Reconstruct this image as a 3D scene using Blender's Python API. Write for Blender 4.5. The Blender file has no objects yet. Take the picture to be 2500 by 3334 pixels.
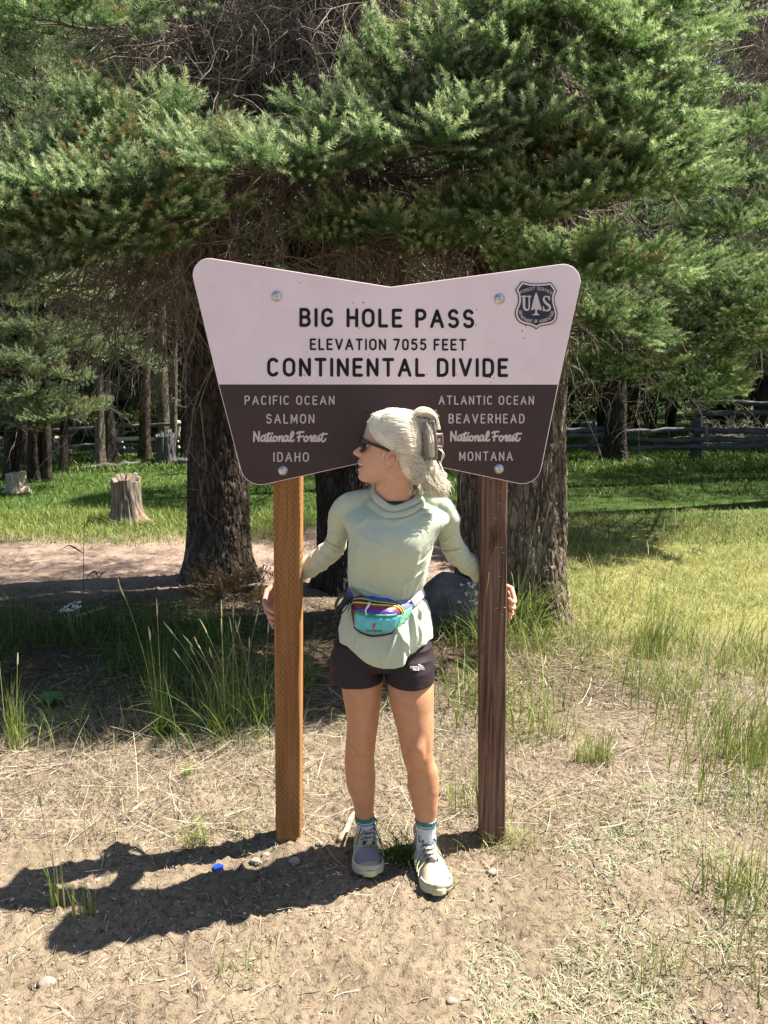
import bpy, bmesh, math, random
import numpy as np
from mathutils import Vector, Matrix

random.seed(7)
rng = np.random.default_rng(7)
C = bpy.context.scene
COL = C.collection
R = math.radians

# ------------------------------------------------------------------ camera
FPX = 2400.0                      # focal length in photo pixels (photo is 2500 x 3334)
CAM = np.array([0.0, 0.0, 1.6])
PITCH = math.atan((1667 - 1345) / FPX)
cam_d = bpy.data.cameras.new("camera")
cam = bpy.data.objects.new("camera", cam_d)
COL.objects.link(cam)
cam.location = CAM
cam.rotation_euler = (math.pi / 2 - PITCH, 0, 0)
cam_d.sensor_fit = 'VERTICAL'
cam_d.sensor_height = 36.0
cam_d.lens = FPX / 3334 * 36.0
cam_d.clip_end = 500
cam_d.clip_start = 0.05
C.camera = cam

# ------------------------------------------------------------------ light
SUN_EL, SUN_AZ = R(57), R(15)     # azimuth measured from +X towards +Y
w = bpy.data.worlds.new("World")
C.world = w
w.use_nodes = True
nt = w.node_tree
sky = nt.nodes.new('ShaderNodeTexSky')
sky.sky_type = 'NISHITA'
sky.sun_disc = False
sky.sun_elevation = SUN_EL
sky.sun_rotation = math.pi / 2 - SUN_AZ
bg = nt.nodes['Background']
bg.inputs[1].default_value = 0.05
nt.links.new(sky.outputs[0], bg.inputs[0])
sun_d = bpy.data.lights.new("sun", 'SUN')
sun_d.energy = 5.0
sun_d.angle = R(0.5)
sun_d.color = (1.0, 0.92, 0.80)
sun = bpy.data.objects.new("sun", sun_d)
COL.objects.link(sun)
SUNV = Vector((math.cos(SUN_EL) * math.cos(SUN_AZ), math.cos(SUN_EL) * math.sin(SUN_AZ), math.sin(SUN_EL)))
sun.rotation_euler = SUNV.to_track_quat('Z', 'Y').to_euler()
C.view_settings.view_transform = 'Standard'
C.view_settings.look = 'None'
C.view_settings.gamma = 1
C.view_settings.exposure = 1.8
C.cycles.max_bounces = 8
C.cycles.diffuse_bounces = 2
C.cycles.transparent_max_bounces = 8

# ------------------------------------------------------------------ helpers
def ray(px, py):
    u = (px - 1250) / FPX
    v = (1667 - py) / FPX
    cp, sp = math.cos(PITCH), math.sin(PITCH)
    return np.array([u, cp + v * sp, -sp + v * cp])

def P(px, py, Y):
    """Point of the vertical plane at depth Y seen at photo pixel (px, py)."""
    d = ray(px, py)
    return CAM + d * (Y / d[1])

def height(x, y):
    """Terrain height: flat foreground, gentle rise behind the trees."""
    x = np.asarray(x, float); y = np.asarray(y, float)
    t = np.clip(y - 7.0, 0, 60)
    s = np.clip((y - 7.0) / 3.0, 0, 1)
    z = 0.05 * t * s
    return z

def G(px, py):
    """Ground point seen at photo pixel (px, py)."""
    d = ray(px, py)
    t = 0.5
    for _ in range(400):
        p = CAM + d * t
        dz = p[2] - float(height(p[0], p[1]))
        if dz < 1e-3: break
        t += max(dz * 0.6, 1e-3)
    return CAM + d * t

def unit(v):
    v = np.asarray(v, float)
    n = np.linalg.norm(v, axis=-1, keepdims=True)
    return v / np.maximum(n, 1e-9)

def _hash(ix, iy, iz, seed):
    h = (ix * 374761393 + iy * 668265263 + iz * 2147483647 + seed * 1274126177) & 0xFFFFFFFF
    h = ((h ^ (h >> 13)) * 1274126177) & 0xFFFFFFFF
    h = ((h ^ (h >> 16)) * 2246822519) & 0xFFFFFFFF
    return ((h ^ (h >> 15)) & 0xFFFFFF) / float(0xFFFFFF)

def vn(p, seed=0):
    """Vectorised value noise 0..1 of (N,3) points."""
    p = np.asarray(p, float)
    i = np.floor(p).astype(np.int64)
    f = p - i
    f = f * f * (3 - 2 * f)
    out = 0
    for dx in (0, 1):
        for dy in (0, 1):
            for dz in (0, 1):
                wgt = (f[:, 0] if dx else 1 - f[:, 0]) * (f[:, 1] if dy else 1 - f[:, 1]) * (f[:, 2] if dz else 1 - f[:, 2])
                out = out + wgt * _hash(i[:, 0] + dx, i[:, 1] + dy, i[:, 2] + dz, seed)
    return out

def fbm(p, seed=0, oct=3):
    a, s, o = 0.5, 0, 0
    p = np.asarray(p, float)
    tot = 0
    for k in range(oct):
        s = s + a * vn(p * (2 ** k), seed + k * 17)
        tot += a
        a *= 0.5
    return s / tot

def link(name, me, mat=None, parent=None):
    o = bpy.data.objects.new(name, me)
    COL.objects.link(o)
    if mat is not None:
        for m in (mat if isinstance(mat, (list, tuple)) else [mat]):
            me.materials.append(m)
    if parent is not None:
        o.parent = parent
        o.matrix_parent_inverse = parent_inv(parent)
    return o


def parent_inv(p):
    """Meshes are built in world coordinates; undo an Empty's own (unrotated) location."""
    return Matrix.Translation(-p.location) if p.parent is None else Matrix.Identity(4)

def mesh_np(name, V, F, mat=None, parent=None, attrs=None, smooth=True, matidx=None):
    """Mesh object from numpy arrays. F is one (M,k) array or a list of such."""
    V = np.ascontiguousarray(V, dtype=np.float32)
    Fs = [f for f in (F if isinstance(F, (list, tuple)) else [F]) if len(f)]
    me = bpy.data.meshes.new(name)
    me.vertices.add(len(V))
    me.vertices.foreach_set('co', V.ravel())
    nl = sum(f.size for f in Fs)
    npoly = sum(len(f) for f in Fs)
    me.loops.add(nl)
    me.polygons.add(npoly)
    me.loops.foreach_set('vertex_index', np.concatenate([np.asarray(f, dtype=np.int32).ravel() for f in Fs]))
    tot = np.concatenate([np.full(len(f), f.shape[1], dtype=np.int32) for f in Fs])
    st = np.zeros(npoly, dtype=np.int32)
    st[1:] = np.cumsum(tot)[:-1]
    me.polygons.foreach_set('loop_start', st)
    if matidx is not None:
        me.polygons.foreach_set('material_index', np.asarray(matidx, dtype=np.int32))
    me.polygons.foreach_set('use_smooth', np.full(npoly, smooth, dtype=bool))
    for k, a in (attrs or {}).items():
        a = np.asarray(a, dtype=np.float32)
        if a.ndim == 1:
            at = me.attributes.new(k, 'FLOAT', 'POINT')
            at.data.foreach_set('value', a)
        else:
            at = me.attributes.new(k, 'FLOAT_COLOR', 'POINT')
            if a.shape[1] == 3:
                a = np.concatenate([a, np.ones((len(a), 1), np.float32)], 1)
            at.data.foreach_set('color', a.ravel())
    me.update(calc_edges=True)
    me.validate()
    return link(name, me, mat, parent)

def join(parts):
    """[(V, F(quads or tris))...] -> V, [F...]"""
    Vs, by = [], {}
    n = 0
    for V, F in parts:
        Vs.append(np.asarray(V, float))
        for f in (F if isinstance(F, (list, tuple)) else [F]):
            f = np.asarray(f)
            if len(f):
                by.setdefault(f.shape[1], []).append(f + n)
        n += len(V)
    return np.concatenate(Vs), [np.concatenate(x) for x in by.values()]

def catmull(pts, n):
    """n samples along a Catmull-Rom curve through pts (any dimension)."""
    p = np.asarray(pts, float)
    if len(p) == 2:
        t = np.linspace(0, 1, n)[:, None]
        return p[0] * (1 - t) + p[1] * t
    q = np.concatenate([[2 * p[0] - p[1]], p, [2 * p[-1] - p[-2]]])
    s = np.linspace(0, len(p) - 1 - 1e-9, n)
    i = np.floor(s).astype(int)
    f = (s - i)[:, None]
    a, b, c, d = q[i], q[i + 1], q[i + 2], q[i + 3]
    return 0.5 * (2 * b + (c - a) * f + (2 * a - 5 * b + 4 * c - d) * f ** 2 + (3 * b - a - 3 * c + d) * f ** 3)

def tube(pts, rad, n=8, cap=True, flat=None, up=(0, 0, 1), round_ends=False):
    """Swept tube along pts with radius per point; flat=(axis scale a, b)."""
    p = np.asarray(pts, float)
    m = len(p)
    r = np.broadcast_to(np.asarray(rad, float), (m,)).copy()
    if round_ends:
        t0, t1 = unit(p[0] - p[1]), unit(p[-1] - p[-2])
        hs = [(0.98, 0.2), (0.85, 0.55), (0.5, 0.87)]
        pre = [p[0] + t0 * r[0] * a for a, b in hs]; rp = [r[0] * b for a, b in hs]
        suf = [p[-1] + t1 * r[-1] * a for a, b in hs[::-1]]; rs = [r[-1] * b for a, b in hs[::-1]]
        p = np.concatenate([pre, p, suf]); r = np.concatenate([rp, r, rs]); m = len(p)
    T = np.gradient(p, axis=0)
    T = unit(T)
    u0 = np.asarray(up, float)
    if abs(np.dot(u0, T[0])) > 0.95: u0 = np.array([1.0, 0, 0]) if abs(T[0][0]) < .9 else np.array([0, 1.0, 0])
    N = np.zeros_like(p)
    nn = unit(u0 - T[0] * np.dot(u0, T[0]))
    for i in range(m):
        nn = unit(nn - T[i] * np.dot(nn, T[i]))
        N[i] = nn
    B = np.cross(T, N)
    a = np.linspace(0, 2 * math.pi, n, endpoint=False)
    fa, fb = flat if flat else (1, 1)
    ring = p[:, None, :] + r[:, None, None] * (np.cos(a)[None, :, None] * N[:, None, :] * fa + np.sin(a)[None, :, None] * B[:, None, :] * fb)
    V = ring.reshape(-1, 3)
    i = np.arange(m - 1)[:, None] * n
    j = np.arange(n)[None, :]
    k = (j + 1) % n
    F = np.stack([i + j, i + k, i + n + k, i + n + j], -1).reshape(-1, 4)[:, ::-1]
    out = [F]
    if cap:
        V = np.concatenate([V, [p[0]], [p[-1]]])
        c0, c1 = m * n, m * n + 1
        jj = np.arange(n); kk = (jj + 1) % n
        out.append(np.concatenate([np.stack([np.full(n, c0), jj, kk], -1)[:, ::-1] if False else np.stack([np.full(n, c0), jj, kk], -1),
                                   np.stack([np.full(n, c1), (m - 1) * n + kk, (m - 1) * n + jj], -1)]))
    return V, out

def loft(rings, cap=True):
    """rings: (m,n,3); closed around; caps with centre fans."""
    rings = np.asarray(rings, float)
    m, n = rings.shape[:2]
    V = rings.reshape(-1, 3)
    i = np.arange(m - 1)[:, None] * n
    j = np.arange(n)[None, :]
    k = (j + 1) % n
    F = np.stack([i + j, i + k, i + n + k, i + n + j], -1).reshape(-1, 4)
    out = [F]
    if cap:
        V = np.concatenate([V, [rings[0].mean(0)], [rings[-1].mean(0)]])
        c0, c1 = m * n, m * n + 1
        jj = np.arange(n); kk = (jj + 1) % n
        out.append(np.concatenate([np.stack([np.full(n, c0), kk, jj], -1), np.stack([np.full(n, c1), (m - 1) * n + jj, (m - 1) * n + kk], -1)]))
    return V, out

def grid_faces(m, n):
    i = np.arange(m - 1)[:, None] * n
    j = np.arange(n - 1)[None, :]
    return np.stack([i + j, i + j + 1, i + n + j + 1, i + n + j], -1).reshape(-1, 4)

def box(c, s, rot=None):
    c = np.asarray(c, float); s = np.asarray(s, float) / 2
    V = np.array([[x, y, z] for x in (-1, 1) for y in (-1, 1) for z in (-1, 1)], float) * s
    if rot is not None: V = V @ np.asarray(rot).T
    F = np.array([[0, 1, 3, 2], [4, 6, 7, 5], [0, 4, 5, 1], [2, 3, 7, 6], [0, 2, 6, 4], [1, 5, 7, 3]])
    return V + c, F

def extrude_poly(name, pts, n_dir, depth, mat, parent=None, bevel=0.0, smooth=False):
    """Closed polygon of 3D points (facing the camera) extruded by depth along n_dir, tiny bevel."""
    bm = bmesh.new()
    vs = [bm.verts.new(p) for p in pts]
    f = bm.faces.new(vs)
    ret = bmesh.ops.extrude_face_region(bm, geom=[f])
    mv = [e for e in ret['geom'] if isinstance(e, bmesh.types.BMVert)]
    bmesh.ops.translate(bm, verts=mv, vec=Vector(n_dir) * depth)
    bmesh.ops.recalc_face_normals(bm, faces=bm.faces[:])
    if bevel:
        bmesh.ops.bevel(bm, geom=bm.edges[:], offset=bevel, segments=2, affect='EDGES', profile=0.5)
    me = bpy.data.meshes.new(name)
    bm.to_mesh(me); bm.free()
    for p in me.polygons: p.use_smooth = smooth
    return link(name, me, mat, parent)

def tag(o, label, cat=None, group=None, kind=None):
    if label: o['label'] = label
    if cat: o['category'] = cat
    if group: o['group'] = group
    if kind: o['kind'] = kind
    return o

def thing(name, loc, label, cat, group=None):
    o = bpy.data.objects.new(name, None)
    o.location = Vector([float(v) for v in loc])
    o.empty_display_size = 0.1
    COL.objects.link(o)
    return tag(o, label, cat, group)

def remesh(name, parts, voxel, mat, parent, smooth_it=3, smooth_f=0.5):
    """Union of overlapping closed shells as one continuous surface."""
    V, F = join(parts)
    o = mesh_np(name + "_raw", V, F)
    m = o.modifiers.new("r", 'REMESH'); m.mode = 'VOXEL'; m.voxel_size = voxel
    if smooth_it:
        s = o.modifiers.new("s", 'SMOOTH'); s.iterations = smooth_it; s.factor = smooth_f
    dg = bpy.context.evaluated_depsgraph_get()
    me = bpy.data.meshes.new_from_object(o.evaluated_get(dg))
    raw = o.data
    bpy.data.objects.remove(o); bpy.data.meshes.remove(raw)
    me.name = name
    me.materials.clear()
    me.polygons.foreach_set('use_smooth', np.ones(len(me.polygons), dtype=bool))
    return link(name, me, mat, parent)

def co_get(me):
    a = np.empty(len(me.vertices) * 3, np.float32); me.vertices.foreach_get('co', a)
    return a.reshape(-1, 3).astype(float)

def no_get(me):
    a = np.empty(len(me.vertices) * 3, np.float32); me.vertices.foreach_get('normal', a)
    return a.reshape(-1, 3).astype(float)

def co_set(me, V):
    me.vertices.foreach_set('co', np.ascontiguousarray(V, dtype=np.float32).ravel()); me.update()

def col_attr(me, name, a):
    a = np.asarray(a, np.float32)
    if a.ndim == 1:
        at = me.attributes.new(name, 'FLOAT', 'POINT'); at.data.foreach_set('value', a); return
    at = me.attributes.new(name, 'FLOAT_COLOR', 'POINT')
    at.data.foreach_set('color', np.concatenate([a, np.ones((len(a), 1), np.float32)], 1).ravel())

# ------------------------------------------------------------------ materials
class Mat:
    def __init__(s, name, color=(0.5, 0.5, 0.5), rough=0.6, spec=0.5, metal=0.0):
        s.m = bpy.data.materials.new(name); s.m.use_nodes = True
        s.t = s.m.node_tree; s.b = s.t.nodes['Principled BSDF']
        s.set('Base Color', (*color, 1)); s.set('Roughness', rough); s.set('Metallic', metal)
        s.set('Specular IOR Level', spec)
    def set(s, k, v): s.b.inputs[k].default_value = v
    def n(s, typ, **kw):
        x = s.t.nodes.new('ShaderNode' + typ)
        for k, v in kw.items():
            if k.startswith('i_'): x.inputs[k[2:].replace('_', ' ')].default_value = v
            else: setattr(x, k, v)
        return x
    def l(s, a, b): s.t.links.new(a, b)
    def coord(s, scale=(1, 1, 1), kind='Object'):
        c = s.n('TexCoord'); mp = s.n('Mapping'); mp.inputs['Scale'].default_value = scale
        s.l(c.outputs[kind], mp.inputs[0]); return mp.outputs[0]
    def attr(s, name):
        a = s.n('Attribute'); a.attribute_name = name; return a
    def noise(s, vec, scale, detail=4, rough=0.55, dist=0):
        x = s.n('TexNoise'); x.inputs['Scale'].default_value = scale; x.inputs['Detail'].default_value = detail
        x.inputs['Roughness'].default_value = rough; x.inputs['Distortion'].default_value = dist
        if vec is not None: s.l(vec, x.inputs['Vector'])
        return x.outputs[0]
    def ramp(s, fac, stops):
        r = s.n('ValToRGB'); e = r.color_ramp.elements
        while len(e) < len(stops): e.new(0.5)
        for el, (p, c) in zip(e, stops):
            el.position = p; el.color = (*c, 1) if len(c) == 3 else c
        s.l(fac, r.inputs[0]); return r.outputs[0]
    def mix(s, fac, a, b, mode='MIX'):
        x = s.n('Mix', data_type='RGBA', blend_type=mode)
        for sock, v in ((x.inputs[0], fac), (x.inputs[6], a), (x.inputs[7], b)):
            if isinstance(v, (int, float)): sock.default_value = v
            elif isinstance(v, tuple): sock.default_value = (*v, 1) if len(v) == 3 else v
            else: s.l(v, sock)
        return x.outputs[2]
    def math(s, op, a, b=None, c=None):
        x = s.n('Math', operation=op)
        for k, v in enumerate((a, b, c)):
            if v is None: continue
            if isinstance(v, (int, float)): x.inputs[k].default_value = v
            else: s.l(v, x.inputs[k])
        return x.outputs[0]
    def base(s, sock): s.l(sock, s.b.inputs['Base Color']); return s
    def bump(s, sock, strength=0.3, dist=0.01):
        x = s.n('Bump'); x.inputs['Strength'].default_value = strength; x.inputs['Distance'].default_value = dist
        s.l(sock, x.inputs['Height']); s.l(x.outputs[0], s.b.inputs['Normal']); return s
    def translucent(s, colsock, fac):
        tr = s.n('BsdfTranslucent'); mx = s.n('MixShader'); mx.inputs[0].default_value = fac
        if isinstance(colsock, tuple): tr.inputs[0].default_value = (*colsock, 1)
        else: s.l(colsock, tr.inputs[0])
        out = s.t.nodes['Material Output']
        s.l(s.b.outputs[0], mx.inputs[1]); s.l(tr.outputs[0], mx.inputs[2]); s.l(mx.outputs[0], out.inputs[0]); return s

def noisy(name, c1, c2, scale=20, rough=0.6, bump=0.2, bdist=0.004, stretch=(1, 1, 1), spec=0.4, detail=5):
    m = Mat(name, rough=rough, spec=spec)
    v = m.coord(stretch)
    f = m.noise(v, scale, detail)
    m.base(m.ramp(f, [(0.3, c1), (0.7, c2)]))
    if bump: m.bump(m.noise(v, scale * 2.5, 3), bump, bdist)
    return m.m

# ================================================================== GROUND
def axis_grid(lo, hi, step, far_lo, far_hi, grow=1.12):
    a = list(np.arange(lo, hi, step))
    s = step; x = hi
    while x < far_hi: a.append(x); s = min(s * grow, 6.0); x += s
    a.append(far_hi)
    s = step; x = lo - step; b = []
    while x > far_lo: b.append(x); s = min(s * grow, 6.0); x -= s
    b.append(far_lo)
    return np.array(b[::-1] + a)

gx = axis_grid(-2.2, 2.4, 0.012, -120, 120, 1.1)
gy = axis_grid(1.2, 4.6, 0.012, -60, 160, 1.07)
GX, GY = np.meshgrid(gx, gy)
gp = np.stack([GX.ravel(), GY.ravel(), np.zeros(GX.size)], 1)
near = np.clip(1.2 - np.hypot(gp[:, 0], gp[:, 1] - 2.5) / 12, 0, 1)

def ground_rel(x, y):
    """Small relief of the ground above the terrain height."""
    p = np.stack([np.ravel(x), np.ravel(y), np.zeros(np.size(x))], 1)
    z = (fbm(p * 0.9, 3, 2) - .5) * 0.07 + (fbm(p * 5, 5, 2) - .5) * 0.028
    # small mounds at the post bases
    for bx, by, h, r in ((-0.34, 2.58, .03, .16), (0.37, 2.60, .02, .15)):
        z += h * np.exp(-((p[:, 0] - bx) ** 2 + (p[:, 1] - by) ** 2) / r ** 2)
    # trodden flat where the feet stand
    for bx, by, r in ((-.055, 2.45, .22), (.15, 2.36, .22)):
        k = np.exp(-((p[:, 0] - bx) ** 2 + (p[:, 1] - by) ** 2) / r ** 2)
        z = z * (1 - k) - .004 * k
    return z.reshape(np.shape(x))

def gz(x, y): return height(x, y) + ground_rel(x, y)

fine = (fbm(gp * 22, 9, 2) - .5) * 0.020 + np.maximum(fbm(gp * 60, 11, 2) - .5, 0) * 0.05
zz = height(gp[:, 0], gp[:, 1]) + ground_rel(gp[:, 0], gp[:, 1]) + fine * (near > .35) * np.clip((near - .35) * 4, 0, 1)
gp[:, 2] = zz
X_, Y_ = gp[:, 0], gp[:, 1]
nz = fbm(gp * np.array([.55, .8, 0]), 31, 4); nz2 = fbm(gp * 2.6, 33, 3)
def sstep(a, b, x): 
    t = np.clip((x - a) / (b - a), 0, 1); return t * t * (3 - 2 * t)
def green_at(x, y):
    p = np.stack([x, y, np.zeros(len(x))], 1)
    n = fbm(p * np.array([.55, .8, 0]), 31, 4)
    gl = sstep(9.0, 10.4, y + (n - .5) * 2.4)                       # left meadow behind the path
    grt = sstep(4.2, 6.2, y + (n - .5) * 3.5) * sstep(.6, 1.7, x + (n - .5) * 1.2)   # right meadow
    return np.clip(np.maximum(gl, grt * .8), 0, 1)
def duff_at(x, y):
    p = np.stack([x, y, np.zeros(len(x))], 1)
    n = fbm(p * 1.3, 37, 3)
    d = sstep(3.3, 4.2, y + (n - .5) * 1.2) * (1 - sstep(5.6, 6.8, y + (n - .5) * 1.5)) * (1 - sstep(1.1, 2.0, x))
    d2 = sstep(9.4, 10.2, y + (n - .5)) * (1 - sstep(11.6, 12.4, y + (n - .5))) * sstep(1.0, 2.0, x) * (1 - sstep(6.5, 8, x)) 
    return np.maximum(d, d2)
def dry_at(x, y):
    n = fbm(np.stack([x, y, np.zeros(len(x))], 1) * .9, 39, 3)
    return sstep(4.0, 5.6, y + (n - .5) * 2) * (1 - sstep(8.8, 10.2, y + (n - .5) * 2)) * sstep(.9, 1.9, x + (n - .5)) * .85
gm = Mat('ground_soil', rough=0.95, spec=0.15)
gv = gm.coord((1, 1, 1))
n1 = gm.noise(gv, 3.0, 6, .65); n2 = gm.noise(gv, 55, 5, .7); n3 = gm.noise(gv, 16, 4, .6)
dirt = gm.ramp(n1, [(.3, (.150, .117, .082)), (.55, (.232, .185, .133)), (.75, (.298, .245, .185))])
dirt = gm.mix(gm.ramp(n2, [(.36, (1, 1, 1)), (.5, (0, 0, 0))]), dirt, (.085, .062, .044))
straw = gm.ramp(n3, [(.3, (.10, .08, .055)), (.7, (.25, .21, .14))])
dirt = gm.mix(gm.ramp(n3, [(.48, (0, 0, 0)), (.66, (.7, .7, .7))]), dirt, straw)
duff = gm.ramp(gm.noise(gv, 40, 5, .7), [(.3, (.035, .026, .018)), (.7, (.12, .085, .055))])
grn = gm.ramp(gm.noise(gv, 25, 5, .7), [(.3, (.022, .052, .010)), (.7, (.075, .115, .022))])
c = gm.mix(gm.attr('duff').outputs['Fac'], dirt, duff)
drygrass = gm.ramp(gm.noise(gv, 30, 5, .7), [(.3, (.125, .125, .035)), (.7, (.29, .275, .10))])
c = gm.mix(gm.attr('green').outputs['Fac'], c, grn)
c = gm.mix(gm.attr('dry').outputs['Fac'], c, drygrass)
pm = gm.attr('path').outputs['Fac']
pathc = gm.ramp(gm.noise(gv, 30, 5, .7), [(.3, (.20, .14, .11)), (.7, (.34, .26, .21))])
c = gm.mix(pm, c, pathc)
gm.base(c)
gm.bump(gm.math('ADD', n2, gm.noise(gv, 160, 3, .6)), .7, .012)
pathv = sstep(5.9, 7.0, Y_ + (nz2 - .5) * 1.2) * (1 - sstep(8.8, 9.9, Y_ + (nz - .5) * 2)) * (1 - sstep(.7, 2.0, X_))
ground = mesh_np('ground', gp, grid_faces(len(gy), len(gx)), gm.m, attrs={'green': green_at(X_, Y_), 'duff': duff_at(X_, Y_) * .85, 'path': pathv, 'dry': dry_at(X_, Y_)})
tag(ground, 'dry sandy soil with straw litter, turning to grass behind', kind='structure')

# ================================================================== BARK, TRUNKS
def bark_mat(name, ca, cb, cc, sx=7, sz=1.4):
    m = Mat(name, rough=.9, spec=.2)
    v = m.coord((1, 1, sz / sx))
    f = m.noise(v, sx * 2.2, 6, .65, .4)
    big = m.noise(m.coord((1, 1, .6)), 1.7, 3)
    col = m.ramp(f, [(.3, ca), (.5, cb), (.68, cc)])
    col = m.mix(m.ramp(big, [(.45, (0, 0, 0)), (.7, (.55, .55, .55))]), col, tuple(min(1, x * 1.35) for x in cc))
    vo = m.n('TexVoronoi', feature='DISTANCE_TO_EDGE'); vo.inputs['Scale'].default_value = sx * 2.6
    wv = m.n('VectorMath', operation='ADD'); nn = m.n('TexNoise'); nn.inputs['Scale'].default_value = 9; m.l(m.coord((1, 1, .3)), wv.inputs[0])
    sc_ = m.n('VectorMath', operation='SCALE'); sc_.inputs['Scale'].default_value = .10; m.l(nn.outputs['Color'], sc_.inputs[0]); m.l(sc_.outputs[0], wv.inputs[1]); m.l(wv.outputs[0], vo.inputs['Vector'])
    ck = m.ramp(vo.outputs['Distance'], [(.0, (1, 1, 1)), (.16, (0, 0, 0))])
    col = m.mix(m.math('MULTIPLY', ck, .75), col, tuple(x * .6 for x in ca))
    f = m.math('SUBTRACT', f, m.math('MULTIPLY', ck, .5))
    m.base(col)
    m.bump(m.math('ADD', f, m.math('MULTIPLY', m.noise(v, sx * 6, 5, .7), .6)), .9, .02)
    return m.m
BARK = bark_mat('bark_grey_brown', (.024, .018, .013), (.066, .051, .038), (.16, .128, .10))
BARK_LIT = bark_mat('bark_lit_brown', (.042, .032, .023), (.125, .099, .074), (.27, .222, .172))  # bark copy lightened so the sunny side of the trunk reads as lit
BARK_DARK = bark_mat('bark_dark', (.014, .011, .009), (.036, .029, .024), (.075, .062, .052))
BARK_PALE = bark_mat('bark_pale', (.07, .058, .046), (.17, .145, .118), (.34, .30, .25), 14, 1)

def trunk_geo(path, rad, nseg=240, dz=.018, amp=.015, flare=.55, flare_h=.22, seed=1, freq=17.0, roots=5):
    path = np.asarray(path, float); L = np.linalg.norm(np.diff(path, axis=0), axis=1).sum()
    n = max(8, int(L / dz)); c = catmull(path, n); r = catmull(np.asarray(rad, float)[:, None], n)[:, 0]
    h = np.concatenate([[0], np.cumsum(np.linalg.norm(np.diff(c, axis=0), axis=1))])
    a = np.linspace(0, 2 * math.pi, nseg, endpoint=False)
    A, H = np.meshgrid(a, h)
    rr = np.repeat(r[:, None], nseg, 1)
    ph = seed * 1.7
    fl = flare * np.exp(-H / flare_h) * (1 + .45 * np.cos(roots * A + ph) + .3 * np.cos((roots - 2) * A + 2 * ph))
    r0 = np.mean(r)
    P3 = np.stack([np.cos(A).ravel() * freq * r0 * 2.2, np.sin(A).ravel() * freq * r0 * 2.2, H.ravel() * 5.0 + 50], 1)
    warp = (vn(P3 * .9, seed + 3) - .5)[:, None] * np.array([1.2, 1.2, 0])
    q = P3 + warp
    n1_ = 1 - np.abs(2 * vn(q * 1.5, seed) - 1); n2_ = 1 - np.abs(2 * vn(q * np.array([3.1, 3.1, 3.6]), seed + 1) - 1)
    n3_ = fbm(q * np.array([.2, .2, .22]), seed + 2, 2) - .5
    fur = (np.clip(n1_, .72, 1) - .72) / .28 + .55 * (np.clip(n2_, .75, 1) - .75) / .25
    disp = (-amp * fur + amp * 3.2 * n3_ + amp * .7 * (vn(q * 7, seed + 5) - .5)).reshape(A.shape)
    rr = rr * (1 + fl) + disp
    V = np.stack([c[:, None, 0] + rr * np.cos(A), c[:, None, 1] + rr * np.sin(A), np.repeat(c[:, None, 2], nseg, 1)], -1)
    return loft(V, cap=True)

# ================================================================== FIR FOLIAGE
def frame(d, up=(0, 0, 1), roll=0.0):
    d = unit(d); up = np.asarray(up, float)
    s = np.cross(up, d); ns = np.linalg.norm(s)
    s = np.array([0, 1.0, 0]) if ns < 1e-4 else s / ns
    u = np.cross(d, s)
    cr, sr = math.cos(roll), math.sin(roll)
    return np.stack([d, s * cr + u * sr, u * cr - s * sr], 0)   # rows: X along, Y side, Z up

def spray_proto(seed, L=.36, nside=4, spacing=.00125, nl=.031, nw=.0040, side=.55, rough=1.0):
    """Fir branchlet along +X made of bottlebrush shoots: needles as thin triangles. Returns verts (N,3,3), tint (N,3), brown (N,3)."""
    r = np.random.default_rng(seed)
    shoots = [((0, 0, 0), (1, 0, 0.05), L)]
    for k in range(nside):
        x = L * (.14 + .62 * k / max(1, nside - 1))
        for s in (-1, 1):
            ln = side * (L - x) * r.uniform(.7, 1.15) + .05
            an = R(r.uniform(38, 58))
            shoots.append(((x + r.uniform(-.012, .012), 0, 0), (math.cos(an), s * math.sin(an), r.uniform(-.1, .45)), ln))
    tri, tint = [], []
    for o, d, ln in shoots:
        o = np.array(o, float); d = unit(d)
        n = max(6, int(ln / spacing))
        t = (np.arange(n) + r.uniform(0, 1, n)) / n
        pos = o + d * (t * ln)[:, None]
        pos[:, 2] += .18 * ln * (t ** 2)          # tips turn up
        fr = frame(d + np.array([0, 0, .12]))
        az = r.normal(math.pi / 2, 1.25, n)      # brushed to the upper side
        oa = np.radians(r.uniform(48, 74, n)) * (1 - .6 * np.clip((t - .86) / .14, 0, 1))
        dirn = np.cos(oa)[:, None] * fr[0] + (np.sin(oa) * np.cos(az))[:, None] * fr[1] + (np.sin(oa) * np.sin(az))[:, None] * fr[2]
        lnn = nl * r.uniform(.7, 1.15, n) * (1 - .2 * (t > .9))
        tip = pos + dirn * lnn[:, None]
        wv = unit(np.cross(dirn, fr[2][None] + r.normal(0, .6, (n, 3)))) * (nw / 2)
        tri.append(np.stack([pos - wv, pos + wv, tip], 1))
        b = np.clip((t - .40) / .60, 0, 1) ** 1.2  # pale new growth, pushed brighter to suggest sun highlights on the tips
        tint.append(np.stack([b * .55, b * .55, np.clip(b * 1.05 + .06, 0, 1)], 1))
    return np.concatenate(tri), np.concatenate(tint), shoots

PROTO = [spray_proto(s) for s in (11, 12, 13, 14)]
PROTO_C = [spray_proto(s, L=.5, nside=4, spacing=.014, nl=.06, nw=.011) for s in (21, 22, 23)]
PROTO_F = [spray_proto(s, L=1.1, nside=4, spacing=.075, nl=.17, nw=.045) for s in (31, 32)]

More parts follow.
